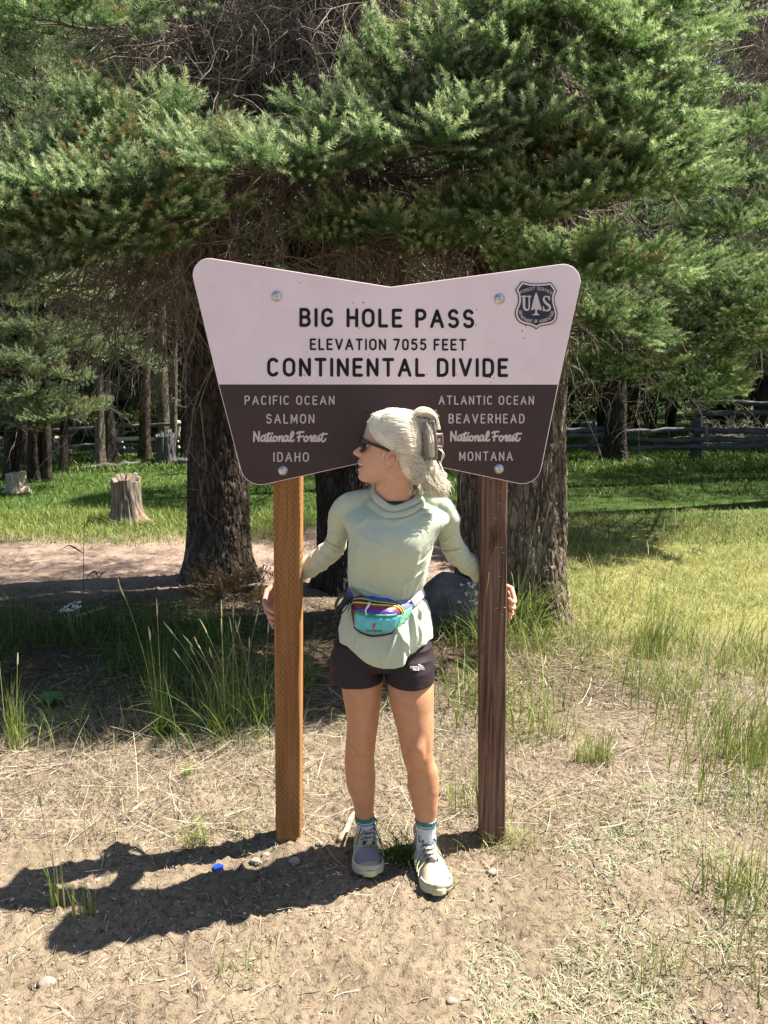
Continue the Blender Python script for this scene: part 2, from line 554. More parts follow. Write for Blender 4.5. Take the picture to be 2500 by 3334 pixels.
def instance(protos, items, rs):
    """items: list of (origin, 3x3 rows frame, scale, tint_add). Returns V, F, tint, rnd arrays."""
    Vs, Ts, Rs = [], [], []
    for p_i, (tri, tint, _) in enumerate(protos):
        sel = [it for k, it in enumerate(items) if k % len(protos) == p_i]
        if not sel: continue
        O = np.array([s[0] for s in sel]); Fm = np.array([s[1] for s in sel]); S = np.array([s[2] for s in sel]); A = np.array([s[3] for s in sel])
        base_ = tri.reshape(-1, 3)
        W = np.einsum('vk,mkj->mvj', base_, Fm) * S[:, None, None] + O[:, None, :]
        Vs.append(W.reshape(-1, 3).astype(np.float32))
        Ts.append((tint.reshape(-1)[None] * 1.0 + 0 * A[:, None]).ravel().astype(np.float32))
        Rs.append(np.repeat(A, len(base_)).astype(np.float32))
    V = np.concatenate(Vs); n = len(V)
    return V, np.arange(n, dtype=np.int32).reshape(-1, 3), np.concatenate(Ts), np.concatenate(Rs)

def needle_mat(name, dark, mid, tip, trans=.28, dead=None):
    m = Mat(name, rough=.5, spec=.35)
    t = m.attr('tint').outputs['Fac']; r_ = m.attr('rnd').outputs['Fac']
    base_ = m.mix(r_, dark, mid)
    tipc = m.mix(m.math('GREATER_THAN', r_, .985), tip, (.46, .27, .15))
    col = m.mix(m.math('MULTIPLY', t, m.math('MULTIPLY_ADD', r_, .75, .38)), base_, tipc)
    m.base(col)
    m.translucent(m.mix(.40, col, (.26, .42, .12)), trans)
    return m.m
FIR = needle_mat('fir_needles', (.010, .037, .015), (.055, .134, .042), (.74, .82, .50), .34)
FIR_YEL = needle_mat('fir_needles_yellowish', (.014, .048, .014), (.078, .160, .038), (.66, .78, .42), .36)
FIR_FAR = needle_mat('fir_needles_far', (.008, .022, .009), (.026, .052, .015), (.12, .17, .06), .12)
FIR_DEAD = needle_mat('fir_needles_dead', (.16, .085, .04), (.32, .19, .09), (.42, .29, .15), .15)
WOOD_TWIG = noisy('twig_bark', (.055, .043, .033), (.15, .12, .095), 30, .9, .2)
DEAD_TWIG = noisy('dead_twig_bark', (.09, .072, .058), (.30, .25, .20), 20, .9, .2)

def bough(axis, rs, width=.55, nb=9, sag=.0, protos=PROTO, sc=1.0, bare=.45, dens=1.0, rw=.02):
    """One fir bough: returns spray items and wood tubes."""
    ax = catmull(axis, 40)
    T = unit(np.gradient(ax, axis=0))
    items, wood = [], []
    Ltot = np.linalg.norm(np.diff(ax, axis=0), axis=1).sum()
    wood.append(tube(ax[::3], np.linspace(rw, .004, len(ax[::3])), 5, cap=False))
    hue = rs.uniform(.2, .8)
    for k in range(nb):
        f = bare + (1 - bare) * (k + rs.uniform(0, .7)) / nb
        i = min(38, int(f * 39)); o = ax[i]; t = T[i]
        fr = frame(t)
        for s in (-1, 1):
            ln = width * (math.sin(math.pi * (.12 + .80 * f)) ** .8) * rs.uniform(.65, 1.15)
            an = R(rs.uniform(38, 62))
            d = fr[0] * math.cos(an) + fr[1] * s * math.sin(an) + fr[2] * rs.uniform(-.12, .16)
            e = o + unit(d) * ln + np.array([0, 0, -sag * ln])
            m_ = (o + e) / 2 + fr[0] * .08 * ln + np.array([0, 0, .05 * ln])
            sb = catmull([o, m_, e], 8)
            wood.append(tube(sb[::2], np.linspace(.006, .0025, 4), 4, cap=False))
            ns = max(1, int(ln / (.25 * sc) * dens))
            for q in range(ns + 1):
                g = .22 + .78 * q / max(1, ns)
                pos = sb[0] * 0 + np.array([np.interp(g * 7, range(8), sb[:, c_]) for c_ in range(3)])
                j = min(6, int(g * 7)); tt = unit(sb[j + 1] - sb[j])
                ff = frame(tt)
                if q == ns: dd = tt + np.array([0, 0, rs.uniform(.1, .5)])
                else:
                    z = (-1, 1)[q % 2]; a2 = R(rs.uniform(25, 60))
                    dd = ff[0] * math.cos(a2) + ff[1] * z * math.sin(a2) + np.array([0, 0, rs.uniform(0, .6)])
                items.append((pos, frame(dd, up=(0, -.55, .83), roll=rs.normal(0, .4)), sc * rs.uniform(.6, 1.05), np.clip(hue + rs.normal(0, .25), 0, 1)))
    items.append((ax[-1], frame(T[-1] + np.array([0, 0, .15]), roll=rs.normal(0, .3)), sc * .9, .9))
    return items, wood

def twigs(o, d, ln, rs, depth=2, r=.006, out=None, droop=.35, nsub=6):
    """Bare dead twig that forks; drooping, curling."""
    out = [] if out is None else out
    n = 6
    p = [np.array(o, float)]; dd = unit(d)
    for k in range(n - 1):
        dd = unit(dd + rs.normal(0, .22, 3) + np.array([0, 0, -droop * .35]))
        p.append(p[-1] + dd * ln / (n - 1))
    p = np.array(p)
    out.append(tube(p, np.linspace(r, r * .35, n), 4, cap=False))
    if depth > 0:
        for k in range(nsub):
            f = rs.uniform(.15, 1) * (n - 1.01); i = int(f)
            q = p[i] + (p[i + 1] - p[i]) * (f - i)
            t = unit(p[i + 1] - p[i])
            twigs(q, t + rs.normal(0, .75, 3), ln * rs.uniform(.3, .6), rs, depth - 1, r * .55, out, droop, max(3, nsub - 2))
    return out

def make_tree(name, loc, label, path, rad, boughs, seed, bark=BARK, fol=FIR, dead=(), group=None, tk=None, coarse=(), far=()):
    rs = np.random.default_rng(seed)
    t = thing(name, loc, label, 'tree', group)
    V, F = trunk_geo(path, rad, seed=seed, **(tk or {}))
    mesh_np('trunk', V, F, bark, t)
    wood, acc = [], []
    for lst, protos, sc in ((boughs, PROTO, 1.0), (coarse, PROTO_C, 1.0), (far, PROTO_F, 1.0)):
        items = []
        for b in lst:
            b = dict(b)
            if protos is PROTO_C: b.setdefault('dens', .75)
            if protos is PROTO_F: b.setdefault('dens', .3)
            it, wd = bough(rs=rs, protos=protos, **b)
            items += it; wood += wd
        if items: acc.append(instance(protos, items, rs))
    V = np.concatenate([a[0] for a in acc]); n = len(V)
    F = [np.arange(n, dtype=np.int32).reshape(-1, 3)]; ti = np.concatenate([a[2] for a in acc]); rn = np.concatenate([a[3] for a in acc]); mi = np.zeros(len(F[0]), np.int32)
    if wood:
        Vw, Fw = join(wood); V = np.concatenate([V, Vw]); F += [f + n for f in Fw]
        ti = np.concatenate([ti, np.zeros(len(Vw))]); rn = np.concatenate([rn, np.zeros(len(Vw))]); mi = np.concatenate([mi] + [np.ones(len(f), np.int32) for f in Fw])
    mesh_np('crown', V, F, [fol, WOOD_TWIG], t, attrs={'tint': ti, 'rnd': rn}, smooth=False, matidx=mi)
    if len(dead):
        V, F = join(dead); mesh_np('dead_twigs', V, F, DEAD_TWIG, t)
    return t

# ================================================================== THE BIG FIRS BEHIND THE SIGN
def pts(*a): return [P(*q) for q in a]

def dead_set(rs, specs):
    """specs: (px,py,Y origin), (px,py,Y target), count, spread"""
    out = []
    for o, e, n, sp, nsub in specs:
        for k in range(int(n * 1.5)):
            o_ = P(*o) + rs.normal(0, sp, 3) * np.array([.6, .5, 1])
            e_ = P(*e) + rs.normal(0, sp, 3) * np.array([1.2, .6, 1])
            d = e_ - o_
            twigs(o_, d, np.linalg.norm(d) * rs.uniform(.8, 1.15), rs, 2, rs.uniform(.008, .014), out, .32, nsub)
    return out

def B(*p, **k):
    k['width'] = k.get('width', .55) * .85; k['sc'] = 1.2; k['dens'] = .85
    return dict(axis=pts(*p), **k)
rsd = np.random.default_rng(99)

def conifer_boughs(x, y, z0, h, r, nb, rs, base=.12):
    """Whorled drooping boughs of a whole conifer."""
    bo = []
    for k in range(nb):
        f = base + (1 - base) * (k + rs.uniform(0, .9)) / nb
        z = z0 + h * f
        a = k * 2.399 + rs.uniform(-.3, .3)
        ln = r * (1 - f) ** .75 * rs.uniform(.75, 1.15) + .15
        d = np.array([math.cos(a), math.sin(a), 0])
        o = np.array([x, y, z])
        bo.append(dict(axis=[o, o + d * ln * .55 + (0, 0, .05 * ln), o + d * ln + (0, 0, -.22 * ln)], width=.42 * ln + .1, nb=max(4, int(ln / .28)), bare=.15, rw=.012 + .006 * ln))
    return bo

def back_crown(px, Y, z0, h, r, nb, seed):
    """Upper crown of a big fir: whorls that reach away from the camera and sideways."""
    rs = np.random.default_rng(seed)
    x = P(px, 300, Y)[0]
    return [b for b in conifer_boughs(x, Y, z0, h, r, nb, rs, 0) if (b['axis'][2] - b['axis'][0])[1] > -.15]

g1 = G(715, 1885)
Y1 = g1[1]
tree_a = make_tree('fir_tree', g1, 'big fir with dark furrowed trunk standing left of the sign, long boughs above it',
    [g1 + (0, 0, -.15), P(712, 1750, Y1), P(708, 1450, Y1), P(698, 1000, Y1), P(690, 500, Y1), P(690, 0, Y1), P(700, -700, Y1), P(705, -1500, Y1)],
    [.30, .288, .275, .262, .25, .235, .19, .13],
    [B((650,400,6.4),(380,490,5.2),(60,590,4.3), width=.55),
     B((690,450,6.4),(520,570,5.2),(320,610,4.25), width=.5),
     B((720,470,6.4),(790,570,5.2),(840,540,4.1), width=.55),
     B((600,590,6.5),(250,670,5.1),(-120,710,4.3), width=.62),
     B((640,550,6.3),(440,680,5.0),(250,650,4.2), width=.5),
     B((680,630,6.2),(500,660,5.2),(400,720,4.4), width=.5),
     B((610,670,6.6),(300,760,5.4),(60,800,4.5), width=.6),
     B((640,710,6.4),(470,760,5.5),(330,800,4.5), width=.4),
     B((600,700,6.6),(250,850,5.8),(-60,950,5.0), width=.5),
     B((620,-150,6.2),(400,80,5.1),(110,60,4.4), width=.42, bare=.3),
     B((620,150,6.3),(500,370,5.3),(560,450,4.5), width=.42, bare=.3),
     B((600,-600,6.3),(200,-450,5.2),(-300,-300,4.6), width=.7),
    ], 41, BARK, coarse=back_crown(695, 7.0, 4.8, 10, 2.6, 40, 1),
    dead=dead_set(rsd, [((690,100,6.5),(350,300,5.6),14,.3,7), ((690,250,6.6),(900,350,5.9),14,.3,7), ((690,-100,6.6),(880,150,5.6),20,.38,7),
                        ((650,550,6.7),(300,900,5.9),16,.3,7), ((640,500,6.7),(60,850,5.6),10,.3,5), ((690,0,6.6),(250,150,5.8),8,.3,5), ((700,600,6.3),(560,790,5.0),9,.2,6), ((690,250,6.4),(420,330,5.0),8,.22,6)]))

Y2 = 6.7
g2 = np.array([P(1140, 1960, Y2)[0], Y2, 0.0])
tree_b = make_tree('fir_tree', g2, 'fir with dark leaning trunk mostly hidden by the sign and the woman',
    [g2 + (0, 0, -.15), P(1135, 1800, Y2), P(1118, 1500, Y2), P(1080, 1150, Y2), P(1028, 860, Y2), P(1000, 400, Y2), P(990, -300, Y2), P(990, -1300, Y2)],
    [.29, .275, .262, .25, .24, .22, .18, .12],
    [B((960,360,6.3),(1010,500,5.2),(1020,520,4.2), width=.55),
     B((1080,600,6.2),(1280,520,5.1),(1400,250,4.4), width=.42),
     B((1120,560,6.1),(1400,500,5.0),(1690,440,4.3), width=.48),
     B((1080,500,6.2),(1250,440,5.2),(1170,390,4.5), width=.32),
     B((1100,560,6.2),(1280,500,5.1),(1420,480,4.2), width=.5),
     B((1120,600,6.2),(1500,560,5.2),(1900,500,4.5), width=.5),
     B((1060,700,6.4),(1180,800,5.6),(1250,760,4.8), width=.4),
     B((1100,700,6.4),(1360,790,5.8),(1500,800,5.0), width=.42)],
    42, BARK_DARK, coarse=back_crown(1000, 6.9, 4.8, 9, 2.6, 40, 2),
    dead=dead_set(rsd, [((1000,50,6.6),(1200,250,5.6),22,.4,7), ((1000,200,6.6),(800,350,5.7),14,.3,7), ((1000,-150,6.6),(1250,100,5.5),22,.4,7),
                        ((1020,550,6.6),(1350,650,5.7),15,.3,7), ((1050,600,6.6),(1550,720,5.8),15,.3,7), ((1120,560,6.2),(1380,690,4.9),11,.22,6), ((1010,250,6.3),(1150,420,5.0),9,.22,6), ((1020,-200,6.4),(1000,120,5.5),18,.4,7)]))

g4 = G(1668, 1985)
Y4 = g4[1]
tree_c = make_tree('fir_tree', g4, 'thick fir right of the sign, bark lightened for the sun on its right side',
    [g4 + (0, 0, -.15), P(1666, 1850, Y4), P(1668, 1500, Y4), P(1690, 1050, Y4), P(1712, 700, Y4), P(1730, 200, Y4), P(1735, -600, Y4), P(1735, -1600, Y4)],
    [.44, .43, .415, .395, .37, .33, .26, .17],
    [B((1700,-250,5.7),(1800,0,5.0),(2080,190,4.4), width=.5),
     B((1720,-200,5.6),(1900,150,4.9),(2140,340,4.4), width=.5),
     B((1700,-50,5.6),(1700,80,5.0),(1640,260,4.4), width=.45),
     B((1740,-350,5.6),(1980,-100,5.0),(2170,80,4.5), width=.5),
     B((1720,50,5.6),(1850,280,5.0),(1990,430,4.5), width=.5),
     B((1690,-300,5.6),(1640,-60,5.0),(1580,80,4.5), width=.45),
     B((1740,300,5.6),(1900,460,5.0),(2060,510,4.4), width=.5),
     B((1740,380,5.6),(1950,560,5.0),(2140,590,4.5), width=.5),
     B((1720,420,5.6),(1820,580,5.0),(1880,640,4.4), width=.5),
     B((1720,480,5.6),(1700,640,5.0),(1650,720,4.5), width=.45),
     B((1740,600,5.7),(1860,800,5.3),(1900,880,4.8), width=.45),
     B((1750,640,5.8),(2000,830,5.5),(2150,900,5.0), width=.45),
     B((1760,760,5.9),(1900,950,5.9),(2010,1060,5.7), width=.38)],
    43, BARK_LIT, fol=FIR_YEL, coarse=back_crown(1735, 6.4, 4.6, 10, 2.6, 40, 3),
    dead=dead_set(rsd, [((1700,100,5.8),(1400,150,5.3),15,.3,7), ((1730,0,5.9),(2000,300,5.6),8,.3,5), ((1720,500,5.9),(1500,700,5.5),10,.28,6), ((1740,500,5.9),(2000,700,5.7),8,.3,6),
                        ((1740,800,6.0),(1950,1000,6.1),7,.22,5)]),
    tk=dict(nseg=320, amp=.02, freq=15, flare=.26))

# ================================================================== TREES FURTHER BACK
gE = G(2003, 1502)
rsE = np.random.default_rng(5)
E = [B((2010,900,11.6),(2150,1050,9.4),(2330,1230,8.6), width=.75), B((2010,820,11.8),(2200,950,9.8),(2420,1060,8.8), width=.8),
     B((2000,950,11.8),(2060,1080,10.0),(2080,1200,9.2), width=.6), B((2010,700,12),(2300,860,10),(2560,960,9), width=.8),
     B((2000,780,12),(1930,960,10.4),(1890,1100,9.6), width=.6), B((2020,980,11.8),(2200,1150,10.2),(2280,1280,9.4), width=.55),
     B((2000,1020,12),(1960,1150,10.6),(1950,1230,10), width=.5), B((2010,640,12),(2130,800,10),(2260,900,9), width=.7),
     B((2010,860,12),(2330,1000,10.5),(2520,1120,10), width=.7)]
tree_d = make_tree('fir_tree', gE, 'fir in the right meadow with low yellow-green boughs hanging before the rail fence',
    [gE + (0, 0, -.1), P(2003, 1400, gE[1]), P(2005, 1000, gE[1]), P(2010, 300, gE[1]), P(2010, -800, gE[1])], [.27, .24, .22, .19, .1],
    E, 51, BARK_DARK, fol=FIR_YEL, coarse=conifer_boughs(gE[0], gE[1], gE[2] + 3.2, 10, 3.2, 34, rsE, .0),
    dead=dead_set(rsE, [((2010,900,12),(1900,1150,11),7,.3,5), ((2010,900,12),(2280,1200,10.5),8,.3,5), ((2010,700,12),(2200,1000,11),6,.4,5)]),
    tk=dict(nseg=80, dz=.06))

rsF = np.random.default_rng(6)
gF = np.array([P(2690, 1560, 11.5)[0], 11.5, float(height(0, 11.5))])
Fb = [B((2640,500,11),(2420,560,9.2),(2240,640,8.4), width=.75), B((2640,600,11),(2480,680,9),(2330,760,8.2), width=.7),
      B((2640,420,11),(2400,470,9.2),(2160,520,8.6), width=.7), B((2640,700,11),(2450,840,9),(2290,880,8.5), width=.7),
      B((2640,800,11),(2500,930,9.2),(2400,1010,8.6), width=.6), B((2640,860,11),(2540,1040,9.2),(2470,1130,8.8), width=.6),
      B((2640,300,11),(2480,380,9.2),(2380,450,8.6), width=.7)]
tree_e = make_tree('fir_tree', gF, 'fir at the right edge, trunk hidden, bare twigs over its lit boughs',
    [gF + (0, 0, -.1), gF + (0, 0, 2), gF + (.1, 0, 6), gF + (.1, 0, 12)], [.3, .26, .2, .06],
    Fb, 52, BARK_DARK, fol=FIR_YEL, coarse=conifer_boughs(gF[0], gF[1], 7.5, 6, 2.0, 22, rsF, .0),
    dead=dead_set(rsF, [((2600,50,11),(2250,300,9.5),12,.45,6), ((2600,-50,11),(2180,150,9.8),10,.45,6), ((2600,250,11),(2300,450,9.6),8,.4,6), ((2600,650,11),(2350,850,9.5),8,.4,5)]),
    tk=dict(nseg=80, dz=.06))

xB, yB = -.55, 12.6; zB = float(height(xB, yB)); rsB = np.random.default_rng(77)  # added fir, mostly out of sight, casting a shade band on the meadow
make_tree('fir_tree', (xB, yB, zB), 'fir added behind the dark leaning trunk to shade the left meadow',
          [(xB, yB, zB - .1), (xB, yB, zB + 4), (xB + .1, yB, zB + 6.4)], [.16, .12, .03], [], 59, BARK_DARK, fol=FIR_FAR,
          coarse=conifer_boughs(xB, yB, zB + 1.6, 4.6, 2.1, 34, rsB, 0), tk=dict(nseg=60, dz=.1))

# off to the right, out of frame: the firs whose shade lies across the meadow
for k, (x, y, h, r_) in enumerate(((9.0, 14.5, 12, 3.0), (12.5, 16.5, 13, 3.2))):
    rs_ = np.random.default_rng(70 + k); z = float(height(x, y))
    make_tree('fir_tree', (x, y, z), ('tall fir beyond the right end of the rail fence', 'tall fir far right behind the rail fence')[k],
              [(x, y, z - .1), (x, y, z + 4), (x, y, z + h)], [.3, .24, .04], [], 60 + k, BARK_DARK, fol=FIR_FAR,
              coarse=conifer_boughs(x, y, z, h, r_, 46, rs_, .12), tk=dict(nseg=24, dz=.3))

# young sunlit firs at the left edge
FIR_SUNLIT = needle_mat('fir_needles_sunlit', (.05, .09, .035), (.14, .20, .08), (.50, .55, .36), .2)  # lighter copy of the needle colour, so these firs look sunlit
rsL = np.random.default_rng(8)
left = [((112, 1566), 'young fir at the left edge with pale sunlit boughs over a cluster of thin trunks', 2.2, [
            ((110,1180),(230,1130),-.8), ((110,1240),(30,1200),-.9), ((120,1300),(250,1330),-.9), ((110,1330),(60,1380),-.9), ((110,1120),(160,1080),-1.0), ((110,1080),(0,1080),-.8), ((120,1260),(190,1230),-1.2), ((100,1200),(90,1180),-1.4), ((110,1340),(180,1360),-1.3), ((110,1290),(90,1290),-1.5)]),
        ((35, 1560), 'slim fir trunk at the very left edge beside the pale stump', 1.8, [((30,1240),(-60,1220),-.6), ((30,1320),(-20,1340),-.8), ((35,1180),(60,1150),-.8)])]
for k, ((px, py), lab, r_, bl) in enumerate(left):
    g = G(px, py); Y = g[1]
    bo = [B((a[0], a[1], Y), ((a[0] + b[0]) / 2, (a[1] + b[1]) / 2 - 12, Y + dy * .6), (b[0], b[1], Y + dy * 1.2), width=.6) for a, b, dy in bl]
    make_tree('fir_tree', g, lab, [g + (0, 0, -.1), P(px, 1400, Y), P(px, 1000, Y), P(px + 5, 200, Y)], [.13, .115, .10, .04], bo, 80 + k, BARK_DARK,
              fol=FIR_SUNLIT, coarse=conifer_boughs(g[0], Y, 2.9, 6.5, r_, 30, rsL, .0), tk=dict(nseg=32, dz=.08, amp=.006))

for k, (px, py, h_, r_, lab) in enumerate(((418, 1500, 5.5, 1.25, 'young fir, needles lightened as if sunlit, behind the rail fence left of the sign'), (262, 1500, 4.6, 1.1, 'small sunlit young fir between the fir cluster and the bare trunks'), (640, 1500, 6, 1.3, 'young fir seen between the big fir and the sign edge'))):
    d = ray(px, 1500); y = 20.5 + k * .7; x = d[0] / d[1] * y; z = float(height(x, y)); rsy = np.random.default_rng(500 + k)
    make_tree('young_fir', (x, y, z), lab, [(x, y, z - .1), (x, y, z + h_ * .5), (x, y, z + h_)], [.07, .05, .012], [], 510 + k, BARK_DARK, fol=FIR_SUNLIT,
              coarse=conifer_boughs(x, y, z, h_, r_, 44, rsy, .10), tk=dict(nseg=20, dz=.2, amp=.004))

# thin trunks of the wood behind the left meadow
thin = [(70, 1560, .09, BARK_DARK, 'thin dark trunk between the young firs at the left edge'),
        (150, 1565, .08, BARK_DARK, 'dark trunk just right of the young fir cluster'),
        (205, 1535, .07, BARK_DARK, 'slender dark trunk between the fir cluster and the fence buck'),
        (328, 1518, .10, BARK_PALE, 'trunk with a pale sunlit foot left of the white fence brace'),
        (362, 1512, .14, BARK_DARK, 'dark leaning trunk directly behind the large grey stump'),
        (470, 1506, .12, BARK, 'straight grey trunk standing before the left rail fence'),
        (536, 1490, .13, BARK_PALE, 'bare pale trunk in full sun above the burnt stump'),
        (567, 1495, .07, BARK_PALE, 'slim pale trunk right of the bare sunlit trunk'),
        (600, 1500, .08, BARK_DARK, 'dark trunk close to the left edge of the big fir')]
for k, (px, py, r_, bm_, lab) in enumerate(thin):
    g = G(px, py); Y = g[1]; rs_ = np.random.default_rng(300 + k)
    lean = {362: -45, 536: -14, 328: -15}.get(px, rs_.uniform(-8, 8))
    top = P(px + lean, 1000, Y)
    dead_ = []
    for q in range(14):
        f = rs_.uniform(.25, 1); o = g + (top - g) * f * 1.4; a = rs_.uniform(0, 6.28)
        twigs(o, (math.cos(a), math.sin(a), -.25), rs_.uniform(.4, 1.1), rs_, 1, .008, dead_, .3, 5)
    make_tree('pine_tree', g, lab, [g + (0, 0, -.1), g + (top - g) * .5, top, g + (top - g) * 2.2], [r_ * 1.1, r_, r_ * .92, r_ * .5], [], 90 + k, bm_,
              fol=FIR_FAR, coarse=conifer_boughs(g[0], Y, 4.2, 5.5, 1.5, 20, rs_, 0), dead=dead_, tk=dict(nseg=36, dz=.07, amp=.007))

# ---------------------------------------------------------------- the dark wood behind
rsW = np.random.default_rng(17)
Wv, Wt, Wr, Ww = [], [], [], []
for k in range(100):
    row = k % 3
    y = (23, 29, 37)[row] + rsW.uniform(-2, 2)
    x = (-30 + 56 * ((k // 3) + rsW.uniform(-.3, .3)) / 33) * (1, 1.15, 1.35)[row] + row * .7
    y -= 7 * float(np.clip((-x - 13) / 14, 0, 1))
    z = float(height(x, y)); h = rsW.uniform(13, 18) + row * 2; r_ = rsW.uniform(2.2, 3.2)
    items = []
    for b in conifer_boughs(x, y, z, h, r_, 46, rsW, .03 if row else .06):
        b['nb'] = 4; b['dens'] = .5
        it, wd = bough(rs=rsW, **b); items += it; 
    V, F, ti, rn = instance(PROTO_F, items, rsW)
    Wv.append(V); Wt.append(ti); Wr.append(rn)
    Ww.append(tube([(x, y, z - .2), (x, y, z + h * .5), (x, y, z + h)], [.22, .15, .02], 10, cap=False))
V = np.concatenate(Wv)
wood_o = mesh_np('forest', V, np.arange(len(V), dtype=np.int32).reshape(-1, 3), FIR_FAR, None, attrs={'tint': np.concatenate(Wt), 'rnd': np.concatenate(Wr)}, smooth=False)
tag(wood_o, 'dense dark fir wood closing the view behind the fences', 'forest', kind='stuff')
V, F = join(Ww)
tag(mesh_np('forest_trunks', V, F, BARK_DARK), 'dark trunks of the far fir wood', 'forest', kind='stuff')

# ================================================================== STUMPS, LOGS, FENCES
STUMP_GREY = Mat('stump_grey_wood', rough=.9, spec=.2)
_v = STUMP_GREY.coord((1, 1, .12))
_f = STUMP_GREY.noise(_v, 28, 5, .65)
_c = STUMP_GREY.ramp(_f, [(.3, (.07, .057, .046)), (.5, (.17, .146, .122)), (.7, (.28, .245, .21))])
_c = STUMP_GREY.mix(STUMP_GREY.ramp(STUMP_GREY.noise(STUMP_GREY.coord((1, 1, .6)), 5, 3), [(.52, (0, 0, 0)), (.66, (.7, .7, .7))]), _c, (.26, .16, .085))
STUMP_GREY.base(_c); STUMP_GREY.bump(_f, .7, .02)
STUMP_BURNT = noisy('stump_charred_wood', (.018, .018, .02), (.12, .12, .125), 12, .85, .5, .02, (1, 1, .2))

def stump(name, px, py, wpx, hpx, label, mat, seed, split=True, root=None):
    g = G(px, py); Y = g[1]; sc = Y / FPX * 1.0
    r_, h = wpx / 2 * sc, hpx * sc
    rs = np.random.default_rng(seed)
    n, m = 96, 40
    a = np.linspace(0, 2 * math.pi, n, endpoint=False)
    A, Hh = np.meshgrid(a, np.linspace(-.06, 1, m))
    P3 = np.stack([np.cos(A).ravel() * 3, np.sin(A).ravel() * 3, Hh.ravel() * .7 + seed], 1)
    rr = r_ * (1 + .22 * (fbm(P3, seed, 3).reshape(A.shape) - .5) + .35 * np.exp(-np.clip(Hh, 0, 1) / .16) * (1 + .5 * np.cos(4 * A + seed)))
    P4 = np.stack([np.cos(A).ravel() * 9, np.sin(A).ravel() * 9, Hh.ravel() * .8 + seed], 1)
    rr -= r_ * .16 * (np.clip(1 - np.abs(2 * vn(P4, seed + 4) - 1), .7, 1) - .7).reshape(A.shape) / .3
    if root is not None:
        d = np.abs((A - root + math.pi) % (2 * math.pi) - math.pi)
        rr += r_ * 1.3 * np.exp(-(d / .28) ** 2) * np.exp(-np.clip(Hh, 0, 1) / .16)
    top = np.stack([np.cos(a) * 2.2, np.sin(a) * 2.2, np.full(n, seed * 1.0)], 1)
    jag = (vn(top * 2.4, seed + 7) - .5) * .16 + .13 * np.clip(np.sin(a), 0, 1)        # far side stands higher
    Z = Hh * h * (1 + jag[None] * np.clip(Hh, 0, 1) ** 3)
    V = np.stack([g[0] + rr * np.cos(A), g[1] + rr * np.sin(A), g[2] + Z], -1)
    rings = list(V)
    for f, dz in ((.82, -.04), (.6, -.16), (.3, -.24)):
        q = V[-1] * 1.0; cc = V[-1].mean(0)
        q = cc + (q - cc) * f; q[:, 2] = V[-1][:, 2] + dz * h * .8 + rs.uniform(-.02, .02, n) * h
        rings.append(q)
    Vv, Ff = loft(np.array(rings), cap=True)
    return tag(mesh_np(name, Vv, Ff, mat), label, 'tree stump')

stump('tree_stump', 414, 1698, 94, 138, 'large weathered grey stump with a split front and root running right', STUMP_GREY.m, 3, root=-.35)
stump('tree_stump', 56, 1600, 62, 58, 'low pale stump in the sun near the left edge', noisy('stump_pale_wood', (.24, .19, .14), (.50, .43, .35), 16, .9, .5, .02, (1, 1, .2)), 5, root=-.4)
stump('tree_stump', 540, 1514, 60, 96, 'charred dark stump standing by the left rail fence', STUMP_BURNT, 9)

LOG_PALE = noisy('log_bleached_wood', (.36, .33, .28), (.62, .58, .51), 12, .85, .3, .01, (.3, 1, 1))
LOG_GREY = noisy('log_grey_wood', (.06, .056, .052), (.17, .158, .142), 12, .85, .3, .01, (.3, 1, 1))
LOG_BLUE = noisy('log_weathered_bluegrey', (.035, .04, .052), (.11, .118, .14), 12, .8, .3, .01, (.3, 1, 1))

def pole(a, b, r0, r1=None, n=12, wob=.012, seed=0):
    r1 = r0 if r1 is None else r1
    rs = np.random.default_rng(seed)
    a, b = np.asarray(a, float), np.asarray(b, float)
    t = np.linspace(0, 1, 9)[:, None]
    p = a + (b - a) * t + np.concatenate([[[0, 0, 0]], rs.normal(0, wob, (7, 3)), [[0, 0, 0]]])
    return tube(p, np.linspace(r0, r1, 9) * (1 + rs.normal(0, .04, 9)), n)

# left fence: buck-and-rail
fl = thing('rail_fence', G(400, 1520), 'bleached buck and rail fence crossing behind the left meadow trunks', 'fence')
YF = 17.6
for (ax_, ay), (bx, by), m_ in (((372, 1378), (404, 1476), LOG_PALE), ((400, 1382), (370, 1470), LOG_GREY), ((582, 1372), (568, 1470), LOG_PALE), ((555, 1400), (600, 1500), LOG_PALE),
                                ((186, 1424), (168, 1512), LOG_PALE), ((188, 1425), (222, 1470), LOG_GREY), ((25, 1420), (8, 1505), LOG_PALE), ((0, 1425), (30, 1500), LOG_GREY)):
    V, F = pole(P(ax_, ay, YF - .05), P(bx, by, YF + .25), .06, .065, seed=ax_)
    mesh_np('buck', V, F, m_, fl)
for k, ((ax_, ay), (bx, by), r_, m_) in enumerate((((370, 1386), (700, 1378), .045, LOG_GREY), ((372, 1430), (700, 1424), .05, LOG_PALE), ((366, 1448), (720, 1444), .045, LOG_GREY), ((300, 1470), (720, 1462), .05, LOG_GREY),
                                ((130, 1404), (380, 1390), .045, LOG_GREY), ((120, 1462), (330, 1448), .05, LOG_GREY), ((120, 1486), (400, 1474), .04, LOG_GREY), ((-60, 1468), (190, 1446), .05, LOG_GREY), ((-60, 1490), (180, 1478), .045, LOG_GREY))):
    V, F = pole(P(ax_, ay, YF - .12), P(bx, by, YF - .12), r_, r_ * .9, seed=40 + k)
    mesh_np('rail', V, F, m_, fl)

